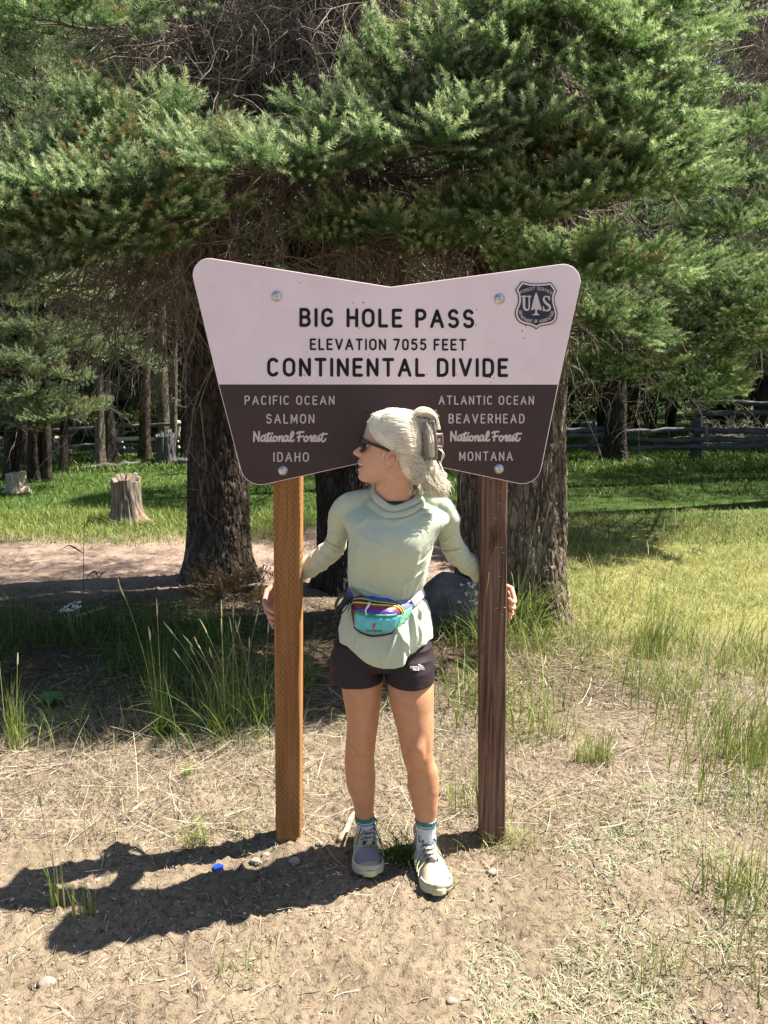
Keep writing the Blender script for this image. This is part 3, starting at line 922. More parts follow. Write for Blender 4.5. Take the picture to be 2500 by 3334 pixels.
# right fence: stacked rails between posts
fr_ = thing('rail_fence', G(2270, 1485), 'blue-grey log rail fence along the back of the right meadow', 'fence')
YG = 17.2
for k, (ax_, ay, by, r_) in enumerate(((2272, 1335, 1492, .10), (2258, 1430, 1475, .09), (1928, 1375, 1450, .10))):
    V, F = pole(P(ax_, ay, YG), P(ax_, by, YG) + (0, 0, -.1), r_, r_ * 1.05, seed=60 + k)
    mesh_np('post', V, F, LOG_BLUE, fr_)
rails = [((2250, 1310), (2700, 1316), .05), ((2262, 1345), (2700, 1344), .065), ((2262, 1404), (2700, 1402), .07), ((2255, 1431), (2700, 1432), .065), ((2240, 1452), (2700, 1450), .07),
         ((1800, 1404), (1980, 1396), .06), ((1800, 1420), (1975, 1414), .06), ((1800, 1456), (1980, 1448), .04), ((1960, 1412), (2290, 1396), .06), ((1960, 1424), (2290, 1436), .055), ((2030, 1460), (2280, 1454), .06)]
for k, ((ax_, ay), (bx, by), r_) in enumerate(rails):
    V, F = pole(P(ax_, ay, YG - .16), P(bx, by, YG - .16), r_, r_ * .9, seed=80 + k)
    mesh_np('rail', V, F, LOG_BLUE, fr_)

# brush pile behind the right fence
rsb = np.random.default_rng(23)
tw = []
for k in range(60):
    o = P(2400 + rsb.normal(0, 45), 1440 + rsb.uniform(-10, 30), 18.8 + rsb.uniform(-.4, .4))
    twigs(o, (rsb.normal(0, .8), rsb.normal(0, .3), rsb.uniform(.1, 1.1)), rsb.uniform(.5, 1.1), rsb, 1, .018, tw, .25, 4)
V, F = join(tw)
tag(mesh_np('brush_pile', V, F, LOG_PALE), 'heap of bleached bare branches behind the right rail fence', 'brush pile')

# fallen log in the left meadow and dark boulder at the big fir's foot
V, F = pole(P(250, 1530, 15.5), P(500, 1500, 16.2), .07, .05, seed=5, wob=.03)
tag(mesh_np('fallen_log', V, F, LOG_GREY), 'grey fallen log in the shade below the left rail fence', 'log')
V, F = pole(P(560, 1503, 15.8), P(660, 1502, 15.8), .07, .06, seed=6)
tag(mesh_np('fallen_log', V, F, LOG_BLUE), 'short bluish log lying right of the charred stump', 'log')

def rock(c, s, seed, sub=4, amp=.35):
    bm = bmesh.new(); bmesh.ops.create_icosphere(bm, subdivisions=sub, radius=1)
    me = bpy.data.meshes.new('rock'); bm.to_mesh(me); bm.free()
    V = co_get(me)
    d = fbm(V * 1.3 + seed * 3.1, seed, 3) - .5
    V = V * (1 + amp * 2 * d)[:, None] * np.asarray(s) + np.asarray(c)
    F = np.array([p.vertices[:] for p in me.polygons]); bpy.data.meshes.remove(me)
    return V, F
cb = P(1478, 1925, 5.5)
V, F = rock((cb[0], 5.5, .14), (.24, .2, .24), 4)
tag(mesh_np('boulder', V, F, noisy('dark_boulder', (.05, .05, .052), (.15, .145, .14), 9, .85, .5, .02)), 'dark shaded boulder between the woman and the thick sunlit fir', 'boulder')

# ================================================================== GRASS AND LITTER
def blades(base_, h, az, bend, wd, col, tipcol, segs=4, curl=None):
    N = len(base_)
    t = np.linspace(0, 1, segs + 1)
    dirx, diry = np.cos(az), np.sin(az)
    hx = (bend[:, None] * t[None] ** 1.8) * h[:, None]
    hz = h[:, None] * (t[None] - .42 * np.clip(bend, 0, 1.6)[:, None] * t[None] ** 2.2)
    cen = np.stack([base_[:, None, 0] + hx * dirx[:, None], base_[:, None, 1] + hx * diry[:, None], base_[:, None, 2] + hz], -1)
    prof = wd[:, None] * (1 - t[None] ** 1.6 * .93) * .5
    tw = rng.uniform(-.9, .9, N)
    sx, sy = -np.sin(az + tw), np.cos(az + tw)
    sd = np.stack([sx, sy, np.zeros(N)], -1)[:, None, :]
    Lf = cen - sd * prof[..., None]; Rt = cen + sd * prof[..., None]
    V = np.stack([Lf, Rt], 2).reshape(-1, 3)
    k = np.arange(segs) * 2
    f1 = np.stack([k, k + 1, k + 3, k + 2], -1)
    F = (np.arange(N)[:, None, None] * (2 * (segs + 1)) + f1[None]).reshape(-1, 4)
    cc = col[:, None, :] * (1 - t[None, :, None]) + tipcol[:, None, :] * t[None, :, None]
    cc = np.repeat(cc[:, :, None, :], 2, 2).reshape(-1, 3)
    return V, F, cc

def gmat(name, trans=.35, rough=.5):
    m = Mat(name, rough=rough, spec=.35)
    c_ = m.attr('col').outputs['Color']
    m.base(c_); m.translucent(c_, trans)
    return m.m
GRASS = gmat('grass_blade')
STRAW = gmat('dry_straw', .15, .65)

def pick(cols, n, jit=.18):
    cols = np.array(cols); c_ = cols[rng.integers(0, len(cols), n)]
    return np.clip(c_ * (1 + rng.normal(0, jit, (n, 1))) * (1 + rng.normal(0, .06, (n, 3))), .005, .9)

def scatter(n, x0, x1, y0, y1, dens=None):
    x = rng.uniform(x0, x1, n); y = rng.uniform(y0, y1, n)
    if dens is not None:
        k = rng.uniform(0, 1, n) < dens(x, y); x, y = x[k], y[k]
    return np.stack([x, y, gz(x, y)], 1)

def nfield(x, y, s, seed):
    return fbm(np.stack([x, y, np.zeros(len(x))], 1) * s, seed, 3)

# --- straw litter lying on the soil
def straw_field(n, x0, x1, y0, y1, dens, lmin, lmax, wd, cols, flat=.12):
    b = scatter(n, x0, x1, y0, y1, dens); N = len(b)
    az = rng.uniform(0, 2 * math.pi, N); ln = rng.uniform(lmin, lmax, N) * rng.uniform(.5, 1, N)
    lift = np.abs(rng.normal(0, flat, N)); t = np.linspace(-.5, .5, 4)
    curve = rng.normal(0, .18, N)
    d = np.stack([np.cos(az), np.sin(az)], 1); pd = np.stack([-d[:, 1], d[:, 0]], 1)
    xy = b[:, None, :2] + d[:, None] * (t[None, :, None] * ln[:, None, None]) + pd[:, None] * (curve[:, None, None] * ln[:, None, None] * (t ** 2)[None, :, None])
    z = b[:, None, 2] + .006 + (t[None] + .5) * lift[:, None] * ln[:, None]
    cen = np.concatenate([xy, z[..., None]], -1)
    roll = rng.uniform(-.8, .8, N)
    sd = np.stack([pd[:, 0] * np.cos(roll), pd[:, 1] * np.cos(roll), np.sin(roll)], -1)[:, None] * (wd * rng.uniform(.5, 1.2, N))[:, None, None] / 2
    V = np.stack([cen - sd, cen + sd], 2).reshape(-1, 3)
    k = np.arange(3) * 2; f1 = np.stack([k, k + 1, k + 3, k + 2], -1)
    F = (np.arange(N)[:, None, None] * 8 + f1[None]).reshape(-1, 4)
    return V, F, np.repeat(pick(cols, N), 8, 0)

def stuff(name, parts, mat, label, cat):
    Vs = [p[0] for p in parts]; off = np.cumsum([0] + [len(v) for v in Vs[:-1]])
    V = np.concatenate(Vs); F = np.concatenate([p[1] + o for p, o in zip(parts, off)]); c_ = np.concatenate([p[2] for p in parts])
    return tag(mesh_np(name, V, F, mat, None, attrs={'col': c_}), label, cat, kind='stuff')

STR = [(.28, .235, .165), (.37, .32, .235), (.19, .155, .11), (.12, .095, .068), (.46, .42, .33), (.08, .062, .046)]
bare = lambda x, y: np.clip(.10 + 1.5 * (nfield(x, y, 1.6, 71) - .42) + .55 * sstep(2.6, 3.1, y) + .5 * sstep(.35, .9, x), .03, 1)
stuff('straw_litter', [straw_field(30000, -2.1, 2.3, 1.42, 4.2, lambda x, y: np.clip(.35 + 1.6 * (nfield(x, y, 2.3, 77) - .4), .1, 1), .008, .035, .0024, [(.07, .05, .035), (.11, .08, .055), (.34, .28, .19), (.46, .40, .29), (.05, .038, .028)], .3),
                       straw_field(23000, -2.1, 2.3, 1.45, 4.6, bare, .03, .14, .0022, STR),
                       straw_field(9000, -2.1, 2.3, 2.6, 4.2, lambda x, y: np.clip(nfield(x, y, 1.2, 73) * 1.4 - .3, 0, 1), .10, .34, .0022, STR, .25),
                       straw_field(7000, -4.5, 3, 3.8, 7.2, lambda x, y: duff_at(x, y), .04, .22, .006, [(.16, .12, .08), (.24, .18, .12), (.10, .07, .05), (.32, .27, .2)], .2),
                       straw_field(9000, -5, 3, 5.8, 10, lambda x, y: 1 - duff_at(x, y), .03, .09, .006, [(.28, .2, .14), (.5, .4, .3), (.16, .11, .08)])],
      STRAW, 'pale dry straw and needle litter scattered over the soil', 'straw')

# --- green grass
GC = [(.04, .105, .016), (.07, .145, .022), (.11, .18, .035), (.025, .075, .013)]
GY = [(.17, .22, .04), (.25, .28, .06), (.13, .20, .035), (.31, .31, .10)]
GP = [(.27, .31, .075), (.37, .37, .13), (.21, .28, .055), (.15, .23, .04)]
def grass(n, box_, dens, hmin, hmax, wd, cols, tips, bend=(.1, .8), segs=3, az=None):
    b = scatter(n, *box_, dens); N = len(b)
    h = hmin + (hmax - hmin) * rng.beta(1.6, 2.6, N)
    a = rng.uniform(0, 2 * math.pi, N) if az is None else rng.normal(az[0], az[1], N)
    return blades(b, h, a, rng.uniform(*bend, N), wd * rng.uniform(.6, 1.2, N), pick(cols, N), pick(tips, N), segs)
parts = []
# far lawns, left and right
parts.append(grass(75000, (-11, 12, 8.6, 19), lambda x, y: green_at(x, y) * (1 - .8 * duff_at(x, y)), .04, .16, .014, GC, GC + GY[:2], (.2, 1.0), 2))
parts.append(grass(60000, (-11, 12, 15, 25), None, .08, .25, .03, GC, GC + GY[:2], (.2, 1.0), 2))
# right meadow, pale
parts.append(grass(110000, (.9, 7.5, 4.0, 10.5), lambda x, y: np.maximum(green_at(x, y), dry_at(x, y)) * np.clip(2.4 * nfield(x, y, 1.3, 75) - .6, .06, 1), .03, .17, .006, GP + [(.46, .41, .22), (.36, .30, .15)], GP + GY + [(.50, .45, .26)], (.3, 1.4), 3))
# edge of the left meadow
parts.append(grass(14000, (-6, -1, 8.2, 10.5), lambda x, y: sstep(8.3, 9.5, y), .05, .22, .008, GY, GP, (.2, 1.0), 3))
stuff('meadow_grass', parts, GRASS, 'short meadow grass, green at the back and yellow-green nearer', 'grass')

# longer grass: right foreground, left shaded band
parts = []
clump = lambda s, seed, lo: (lambda x, y: np.clip((nfield(x, y, s, seed) - lo) * 5, 0, 1))
parts.append(grass(9000, (.55, 2.6, 1.6, 5.2), clump(1.7, 81, .43), .05, .32, .0036, GY + GC[1:3], GY + [(.45, .42, .2)], (.15, 1.0), 5))
parts.append(grass(2600, (1.25, 2.8, 2.2, 5.0), clump(1.3, 82, .42), .15, .55, .0045, GY, GY, (.2, .8), 5, az=(.3, .8)))
parts.append(grass(4600, (-3.4, -.85, 3.7, 5.4), lambda x, y: np.clip((y - 3.6) * 3, 0, 1) * np.clip((-.75 - x) * 2.2, 0, 1) * np.clip((nfield(x, y, 1.5, 83) - .36) * 5, 0, 1), .10, .62, .006, GC, GC + GY[:2], (.15, 1.5), 6))
parts.append(grass(2600, (.9, 6.0, 3.6, 9.0), clump(1.1, 88, .40), .15, .55, .0055, GY + GP, GY + [(.5, .46, .27)], (.15, .9), 5, az=(.4, .9)))
parts.append(grass(2600, (-3.5, -.4, 3.3, 4.6), clump(1.3, 89, .42), .15, .6, .005, GC + GY[:2], GY + GC[1:], (.1, 1.2), 6))
parts.append(grass(900, (-2.4, .4, 3.3, 4.2), clump(1.5, 84, .45), .08, .35, .0045, GC + GY, GY, (.2, .9), 5))
parts.append(grass(1300, (.35, 1.35, 3.4, 5.6), clump(1.8, 85, .42), .10, .5, .006, GC + GY, GY, (.2, 1.0), 5))
parts.append(grass(2600, (-1.7, 1.8, 1.45, 3.3), clump(1.9, 86, .52), .03, .14, .003, GY + GC[1:2], GP, (.2, 1.1), 4))
parts.append(grass(5000, (-2.3, .5, 2.85, 3.6), clump(1.6, 87, .45), .03, .2, .0028, STR[:2] + [(.36, .31, .16)], STR[:2], (.3, 1.4), 4))
stuff('long_grass', parts, GRASS, 'longer grass blades growing in patches over the dry ground', 'grass')

# grey-green low herb mats on the right foreground
parts = []
HB = [(.34, .35, .22), (.42, .43, .30), (.26, .30, .14), (.46, .46, .34)]
parts.append(grass(26000, (.25, 2.0, 1.45, 3.0), clump(2.2, 91, .47), .010, .050, .0045, HB, HB, (.6, 1.8), 2))
parts.append(grass(5000, (-1.9, .3, 2.2, 3.6), clump(2.6, 92, .56), .008, .040, .005, HB, HB, (.6, 1.8), 2))
stuff('herb_mats', parts, GRASS, 'low grey-green herb mats in the dry soil', 'herbs')

# pebbles and clods
icoV, icoF = rock((0, 0, 0), (1, 1, 1), 2, 1, .3)
b = scatter(5200, -1.9, 2.1, 1.4, 4.2, lambda x, y: np.clip(.25 + 2.2 * (nfield(x, y, 1.8, 95) - .42), .05, 1))
N = len(b); s = .0016 + .0065 * rng.beta(.9, 5, N); s[:60] *= 1.9
ang = rng.uniform(0, 6.28, N); sq = rng.uniform(.6, 1.2, (N, 3))
ca, sa = np.cos(ang), np.sin(ang)
L = icoV[None] * sq[:, None] * s[:, None, None]
V = np.stack([L[..., 0] * ca[:, None] - L[..., 1] * sa[:, None], L[..., 0] * sa[:, None] + L[..., 1] * ca[:, None], L[..., 2]], -1) + (b + np.stack([0 * s, 0 * s, s * .5 + .006], 1))[:, None]
F = (np.arange(N)[:, None, None] * len(icoV) + icoF[None]).reshape(-1, 3)
PEB = Mat('pebble_stone', rough=.9, spec=.2); PEB.base(PEB.attr('col').outputs['Color'])
o = mesh_np('pebbles', V.reshape(-1, 3), F, PEB.m, attrs={'col': np.repeat(pick([(.36, .28, .19), (.42, .36, .29), (.26, .2, .15), (.5, .45, .38)], N), len(icoV), 0)}, smooth=False)
tag(o, 'small pebbles and clods on the dry soil', 'pebbles', kind='stuff')

# ================================================================== THE SIGN
YS = 2.535                      # depth of the sign face
FRONT = np.array([0, -1.0, 0])
S = lambda px, py, d=0.0: P(px, py, YS) + FRONT * d

def zS(x, y): return (600 + x * .81374, 800 + y * .81374)      # close-up pixels -> photo pixels

def round_corner(a, b, c, r, n=10):
    """Arc that rounds the corner b of the polygon a-b-c (2D)."""
    a, b, c = map(lambda q: np.asarray(q, float), (a, b, c))
    u, v = unit(a - b), unit(c - b)
    ang = math.acos(np.clip(np.dot(u, v), -1, 1)); d = r / math.tan(ang / 2)
    p0, p1 = b + u * d, b + v * d
    cc = b + unit(u + v) * (r / math.sin(ang / 2))
    a0 = math.atan2(*(p0 - cc)[::-1]); a1 = math.atan2(*(p1 - cc)[::-1])
    da = (a1 - a0 + math.pi) % (2 * math.pi) - math.pi
    return [cc + r * np.array([math.cos(a0 + da * t), math.sin(a0 + da * t)]) for t in np.linspace(0, 1, n)]

TL, TM, TR = (609, 828), (1271, 934), (1906, 849)
DL, DR = (710.5, 1252), (1818, 1252.5)
BL, BM, BR = (799, 1592), (1271, 1487), (1750, 1588)
top2 = [DL] + round_corner(DL, TL, TM, 54) + [TM] + round_corner(TM, TR, DR, 56) + [DR]
bot2 = [DR] + round_corner(DR, BR, BM, 64) + [BM] + round_corner(BM, BL, DL, 68) + [DL]
PINK = Mat('sign_pink_paint', rough=.5, spec=.35)
_v = PINK.coord((1, 1, 1))
PINK.base(PINK.ramp(PINK.noise(_v, 6, 5, .7), [(.25, (.72, .59, .635)), (.5, (.78, .65, .69)), (.75, (.82, .70, .735))])); PINK.bump(PINK.noise(_v, 420, 2), .12, .001)
BROWN = Mat('sign_brown_paint', rough=.5, spec=.35)
BROWN.base(BROWN.ramp(BROWN.noise(_v if False else BROWN.coord((1, 1, 1)), 7, 5, .7), [(.3, (.040, .021, .022)), (.7, (.056, .030, .030))])); BROWN.bump(BROWN.noise(BROWN.coord(), 420, 2), .12, .001)
EDGE = Mat('sign_edge', (.42, .30, .24), .7)
INK = Mat('sign_letter_dark', (.010, .008, .009), .6, .25)
PALE = Mat('sign_letter_pale', (.60, .50, .50), .55)
STEEL = noisy('galvanised_steel', (.42, .43, .44), (.62, .63, .64), 60, .38, .1, .001); STEEL.node_tree.nodes['Principled BSDF'].inputs['Metallic'].default_value = .9
NAVY = noisy('shield_navy', (.016, .017, .035), (.026, .027, .05), 40, .5, .05, .001)

sign = thing('park_sign', (0.0, 2.58, 0.0), 'large pink and brown wooden pass sign on two square posts, woman standing in front', 'sign')
bm = bmesh.new()
def vv(p, d=0.0): return bm.verts.new(S(p[0], p[1], d))
TH = .024
tf = [vv(p) for p in top2]; bf = [tf[-1]] + [vv(p) for p in bot2[1:-1]] + [tf[0]]
ftop = bm.faces.new(tf); fbot = bm.faces.new(bf)
back = {}
for v in set(tf + bf): back[v] = bm.verts.new(v.co + Vector((0, TH, 0)))
btop = bm.faces.new([back[v] for v in reversed(tf)]); bbot = bm.faces.new([back[v] for v in reversed(bf)])
sides = []
for loop in (tf, bf):
    for a, b in zip(loop[:-1], loop[1:]):
        sides.append(bm.faces.new((a, back[a], back[b], b)))
bmesh.ops.recalc_face_normals(bm, faces=bm.faces[:])
for f in sides: f.material_index = 2
fbot.material_index = 1; bbot.material_index = 1
out_e = [e for e in bm.edges if any(f in sides for f in e.link_faces) and any(f in (ftop, fbot) for f in e.link_faces)]
bmesh.ops.bevel(bm, geom=out_e, offset=.0022, segments=2, affect='EDGES', profile=.5)
holes = [(716,228,3.4),(674,228,2.6),(464,148,2.4),(1352,341,3.2),(1358,369,3),(542,497,3),(479,517,3),(970,514,2.6),(1088,516,2.6),(1210,524,5),(1222,526,5),(1225,548,2.6),(1237,530,2.6),(1205,518,3),(1131,577,3.2),(988,562,3),(316,563,2.6),(727,664,4.5),(985,627,2.4),(1106,618,3.4),(1090,612,3),(1217,712,2.6),(712,750,3.4),(1115,492,4.5),(740,436,2.4),(1170,255,2.6),(1166,318,2.4),(1388,240,3.2),(1366,320,3.4),(700,330,2.4),(1120,494,3)]
HOLE = Mat('bullet_hole', (.015, .012, .012), .9)
for x, y, r_ in holes:
    c_ = S(*zS(x, y)); rr = r_ * .9 * .81374 * np.linalg.norm(S(1001, 1000) - S(1000, 1000)); a = np.linspace(0, 2 * math.pi, 10, endpoint=False)
    ja = rng.uniform(.75, 1.2, 10)
    rings = [np.stack([c_[0] + rr * q * ja * np.cos(a), np.full(10, c_[1] - d), c_[2] + rr * q * ja * np.sin(a)], 1) for q, d in ((1.0, 0.0004), (.8, .0009))]
    V, F = loft(rings, cap=True)
    bv_ = [bm.verts.new(q) for q in V]
    for f in F:
        for q in f: bm.faces.new([bv_[k] for k in q]).material_index = 3

me = bpy.data.meshes.new('board'); bm.to_mesh(me); bm.free()
link('board', me, [PINK.m, BROWN.m, EDGE.m, HOLE.m], sign)

# ---------------------------------------------------------------- routed letters as strokes
def arc(cx, cy, rx, ry, a0, a1, n=14):
    t = np.radians(np.linspace(a0, a1, n))
    return [(cx + rx * math.cos(x), cy + ry * math.sin(x)) for x in t]
GL = {   # width, strokes (baseline 0, cap 1)
 'A': (.72, [[(0, 0), (.36, 1), (.72, 0)], [(.13, .34), (.59, .34)]]),
 'B': (.56, [[(0, 0), (0, 1)], [(0, 1), (.30, 1)] + arc(.30, .76, .22, .24, 90, -90) + [(0, .52)], [(.30, .52)] + arc(.32, .26, .24, .26, 90, -90) + [(0, 0)]]),
 'C': (.60, [arc(.30, .70, .30, .30, 38, 180) + arc(.30, .30, .30, .30, 180, 322)]),
 'D': (.58, [[(0, 0), (0, 1), (.26, 1)] + arc(.26, .68, .32, .32, 90, 0) + arc(.26, .32, .32, .32, 0, -90) + [(0, 0)]]),
 'E': (.50, [[(.50, 1), (0, 1), (0, 0), (.50, 0)], [(0, .52), (.42, .52)]]),
 'F': (.48, [[(.48, 1), (0, 1), (0, 0)], [(0, .50), (.40, .50)]]),
 'G': (.62, [arc(.30, .70, .30, .30, 35, 180) + arc(.30, .30, .30, .30, 180, 360) + [(.60, .44), (.36, .44)]]),
 'H': (.58, [[(0, 0), (0, 1)], [(.58, 0), (.58, 1)], [(0, .51), (.58, .51)]]),
 'I': (0.0, [[(0, 0), (0, 1)]]),
 'L': (.46, [[(0, 1), (0, 0), (.46, 0)]]),
 'M': (.72, [[(0, 0), (0, 1), (.36, .18), (.72, 1), (.72, 0)]]),
 'N': (.60, [[(0, 0), (0, 1), (.60, 0), (.60, 1)]]),
 'O': (.64, [arc(.32, .69, .32, .31, 0, 180) + arc(.32, .31, .32, .31, 180, 360) + [(.64, .69)]]),
 'P': (.54, [[(0, 0), (0, 1), (.28, 1)] + arc(.28, .73, .26, .27, 90, -90) + [(0, .46)]]),
 'R': (.56, [[(0, 0), (0, 1), (.28, 1)] + arc(.28, .73, .26, .27, 90, -90) + [(0, .46)], [(.26, .46), (.56, 0)]]),
 'S': (.56, [arc(.28, .745, .26, .255, 30, 255) + arc(.28, .26, .28, .26, 78, -150)]),
 'T': (.60, [[(0, 1), (.60, 1)], [(.30, 1), (.30, 0)]]),
 'U': (.58, [[(0, 1), (0, .30)] + arc(.29, .30, .29, .30, 180, 360) + [(.58, 1)]]),
 'V': (.68, [[(0, 1), (.34, 0), (.68, 1)]]),
 '7': (.54, [[(0, 1), (.54, 1), (.18, 0)]]),
 '0': (.54, [arc(.27, .70, .27, .30, 0, 180) + arc(.27, .30, .27, .30, 180, 360) + [(.54, .70)]]),
 '5': (.54, [[(.50, 1), (.08, 1), (.03, .52)] + arc(.25, .32, .28, .32, 120, -145)]),
 'c': (.50, [arc(.25, .30, .25, .30, 45, 315)]), 'o': (.54, [arc(.27, .30, .27, .30, 0, 360)]),
 't': (.30, [[(.10, .9), (.10, .15)] + arc(.22, .13, .12, .13, 180, 290), [(0, .60), (.28, .60)]]),
 'p': (.52, [[(0, .6), (0, -.35)], arc(.26, .30, .26, .30, 0, 360)]),
 'a': (.50, [arc(.24, .28, .24, .28, 0, 360), [(.49, .58), (.49, 0)]]),
 'x': (.46, [[(0, .6), (.46, 0)], [(0, 0), (.46, .6)]]), 'i': (0.0, [[(0, .6), (0, 0)], [(0, .86), (0, .88)]]),
}
def stroke_mesh(strokes3, r, depth, nrm=FRONT, n=8):
    """Flattened round strokes; strokes3: list of lists of 3D points on a plane."""
    parts = []
    for k, st in enumerate(strokes3):
        st = [np.asarray(q, float) for q in st]
        keep = [st[0]]
        for q in st[1:]:
            if np.linalg.norm(q - keep[-1]) > 1e-5: keep.append(q)
        if len(keep) < 2: keep.append(keep[0] + np.array([0, 0, r * .2]))
        fine_ = [keep[0]]
        for a, b in zip(keep[:-1], keep[1:]):      # keep corners crisp
            L = np.linalg.norm(b - a)
            if L > r * 3: fine_ += [a + (b - a) * (r * .25 / L), b - (b - a) * (r * .25 / L)]
            fine_.append(b)
        st = np.array(fine_)
        parts.append(tube(st + np.asarray(nrm) * depth * (.12 + .02 * (k % 3)), r, n, flat=(depth / r, 1), up=nrm, round_ends=True))
    return parts

def text_line(txt, x0, x1, ytop0, ybot0, ytop1, ybot1, wt, name, mat, sp=.30, word=.62, depth=.003):
    """Fit a line between photo-close-up pixels x0..x1; each word becomes one lettering mesh."""
    adv, pos, x = [], [], 0
    for ch in txt:
        if ch == ' ': x += word; continue
        pos.append((ch, x)); x += GL[ch][0] + sp + wt * .9
    total = x - sp - wt * .9
    H = (ybot0 - ytop0)
    half = wt * H / 2
    X0, X1 = x0 + half, x1 - half
    sx = (X1 - X0) / total
    rr = half * .81374 * np.linalg.norm(S(1001, 1000) - S(1000, 1000))
    words_, k = [], 0
    for wd in txt.split(' '):
        words_.append(pos[k:k + len(wd)]); k += len(wd)
    for wd in words_:                       # one mesh per word
        parts = []
        for ch, px in wd:
            st3 = []
            for st in GL[ch][1]:
                q = []
                for (u, v) in st:
                    xx = X0 + (px + u) * sx; f = (xx - X0) / (X1 - X0)
                    yt = ytop0 + (ytop1 - ytop0) * f + half; yb = ybot0 + (ybot1 - ybot0) * f - half
                    q.append(S(*zS(xx, yb + (yt - yb) * v)))
                st3.append(q)
            parts += stroke_mesh(st3, rr, depth)
        V, F = join(parts)
        mesh_np(name, V, F, mat, sign)

text_line('BIG HOLE PASS', 460, 1160, 249, 325, 254, 331, .172, 'lettering', INK.m)
text_line('ELEVATION 7055 FEET', 502, 1128, 371, 418, 373, 420, .165, 'lettering', INK.m, word=.55)
text_line('CONTINENTAL DIVIDE', 331, 1296, 448, 524, 450, 526, .172, 'lettering', INK.m, word=.55)
text_line('PACIFIC OCEAN', 241, 601, 599, 637, 600, 637, .15, 'lettering', PALE.m, sp=.36)
text_line('SALMON', 327, 521, 672, 712, 673, 712, .15, 'lettering', PALE.m, sp=.36)
text_line('IDAHO', 356, 499, 825, 865, 826, 865, .15, 'lettering', PALE.m, sp=.36)
text_line('ATLANTIC OCEAN', 1017, 1399, 599, 636, 600, 637, .15, 'lettering', PALE.m, sp=.36)
text_line('BEAVERHEAD', 1057, 1361, 672, 711, 672, 711, .15, 'lettering', PALE.m, sp=.36)
text_line('MONTANA', 1099, 1314, 823, 861, 823, 861, .15, 'lettering', PALE.m, sp=.36)

SCRIPT = [([(208,745),(212,612)],0),([(212,612),(280,742)],0),([(280,742),(285,608)],0),
 ([(376,678),(348,664),(320,692),(314,728),(332,746),(358,722),(376,676),(368,722),(380,746),(402,730),(420,690)],1),
 ([(428,625),(412,680),(402,730),(418,748),(442,728),(455,695)],1),([(382,652),(415,645),(450,634)],0),
 ([(468,668),(455,720),(464,746),(488,730)],1),([(480,630),(481,632)],0),
 ([(525,672),(500,690),(494,725),(512,746),(540,730),(548,695),(528,674),(548,692),(578,682)],1),
 ([(587,672),(576,745)],0),([(578,722),(600,684),(622,672),(630,690),(619,730),(632,748),(654,730)],1),
 ([(712,678),(684,664),(656,692),(650,728),(667,746),(694,722),(712,676),(704,722),(717,746),(738,730)],1),
 ([(738,728),(772,682),(791,632),(780,606),(762,626),(750,682),(749,730),(766,748),(800,730)],1),
 ([(842,630),(870,614),(940,610)],1),([(884,616),(874,682),(868,745)],1),([(850,688),(890,682),(932,674)],1),
 ([(985,672),(957,690),(949,725),(967,748),(996,732),(1006,695),(988,674),(1004,692),(1030,684)],1),
 ([(1034,690),(1050,665),(1064,682),(1047,722),(1054,746),(1078,730)],1),
 ([(1080,718),(1110,702),(1122,677),(1106,663),(1087,686),(1080,725),(1096,748),(1126,730)],1),
 ([(1126,735),(1150,702),(1167,664),(1164,692),(1180,722),(1167,746),(1142,738)],1),([(1142,742),(1190,720),(1206,700)],1),
 ([(1230,630),(1212,690),(1206,735),(1223,750),(1254,735),(1264,712)],1),([(1186,656),(1240,642),(1286,640)],1)]
def script_line(x0, x1, y0, y1):
    """The cursive line, mapped from its own close-up into the given box of sign pixels."""
    k = .81374 * np.linalg.norm(S(1001, 1000) - S(1000, 1000))
    sx, sy = (x1 - x0) / (1290 - 195), (y1 - y0) / (760 - 596)
    for wd in (SCRIPT[:13], SCRIPT[13:]):
      parts = []
      for st, sm in wd:
        q = catmull(st, 4 * len(st)) if sm else np.array(st, float)
        st3 = [S(*zS(x0 + (a - 195) * sx, y0 + (b - 596) * sy)) for a, b in q]
        parts += stroke_mesh([st3], 15.5 * sx * k, .003)
      V, F = join(parts)
      mesh_np('lettering', V, F, PALE.m, sign)
script_line(275, 572, 741, 786)
script_line(1063, 1349, 740, 784)

# ---------------------------------------------------------------- shield
zH = lambda x, y: (1640 + x * .13261, 880 + y * .13261)
OUT = [(437,272),(520,296),(610,316),(700,327),(800,330),(900,326),(1000,317),(1080,306),(1155,295),(1232,405),(1305,515),(1268,572),(1243,640),(1234,700),(1240,770),(1262,860),(1293,960),(1310,1060),(1308,1150),(1285,1220),(1235,1285),(1170,1322),(1080,1348),(980,1360),(890,1380),(840,1412),(795,1450),(748,1415),(700,1386),(610,1356),(510,1338),(430,1308),(350,1252),(300,1180),(274,1100),(270,1020),(292,940),(330,860),(354,770),(354,690),(340,610),(312,540),(275,485),(356,378)]
def inset(poly, d):
    p = np.array(poly, float); n = len(p); o = []
    for i in range(n):
        a, b, c_ = p[i - 1], p[i], p[(i + 1) % n]
        n1_ = np.array([-(b - a)[1], (b - a)[0]]); n2_ = np.array([-(c_ - b)[1], (c_ - b)[0]])
        n1_, n2_ = unit(n1_), unit(n2_); m_ = unit(n1_ + n2_)
        o.append(b + m_ * d / max(.45, np.dot(m_, n1_)))
    return o
def plate(poly, d0, d1, name, mat, parent):
    return extrude_poly(name, [S(*zH(x, y), d1) for x, y in poly], (0, 1, 0), d1 - d0, mat, parent)
shield = plate(OUT, .0005, .003, 'shield', INK.m, sign)
plate(inset(OUT, 22), .0031, .0040, 'shield_rim', PINK.m, shield)
plate(inset(OUT, 62), .0041, .0050, 'shield_field', NAVY, shield)
sk = .13261 * np.linalg.norm(S(1001, 1000) - S(1000, 1000))
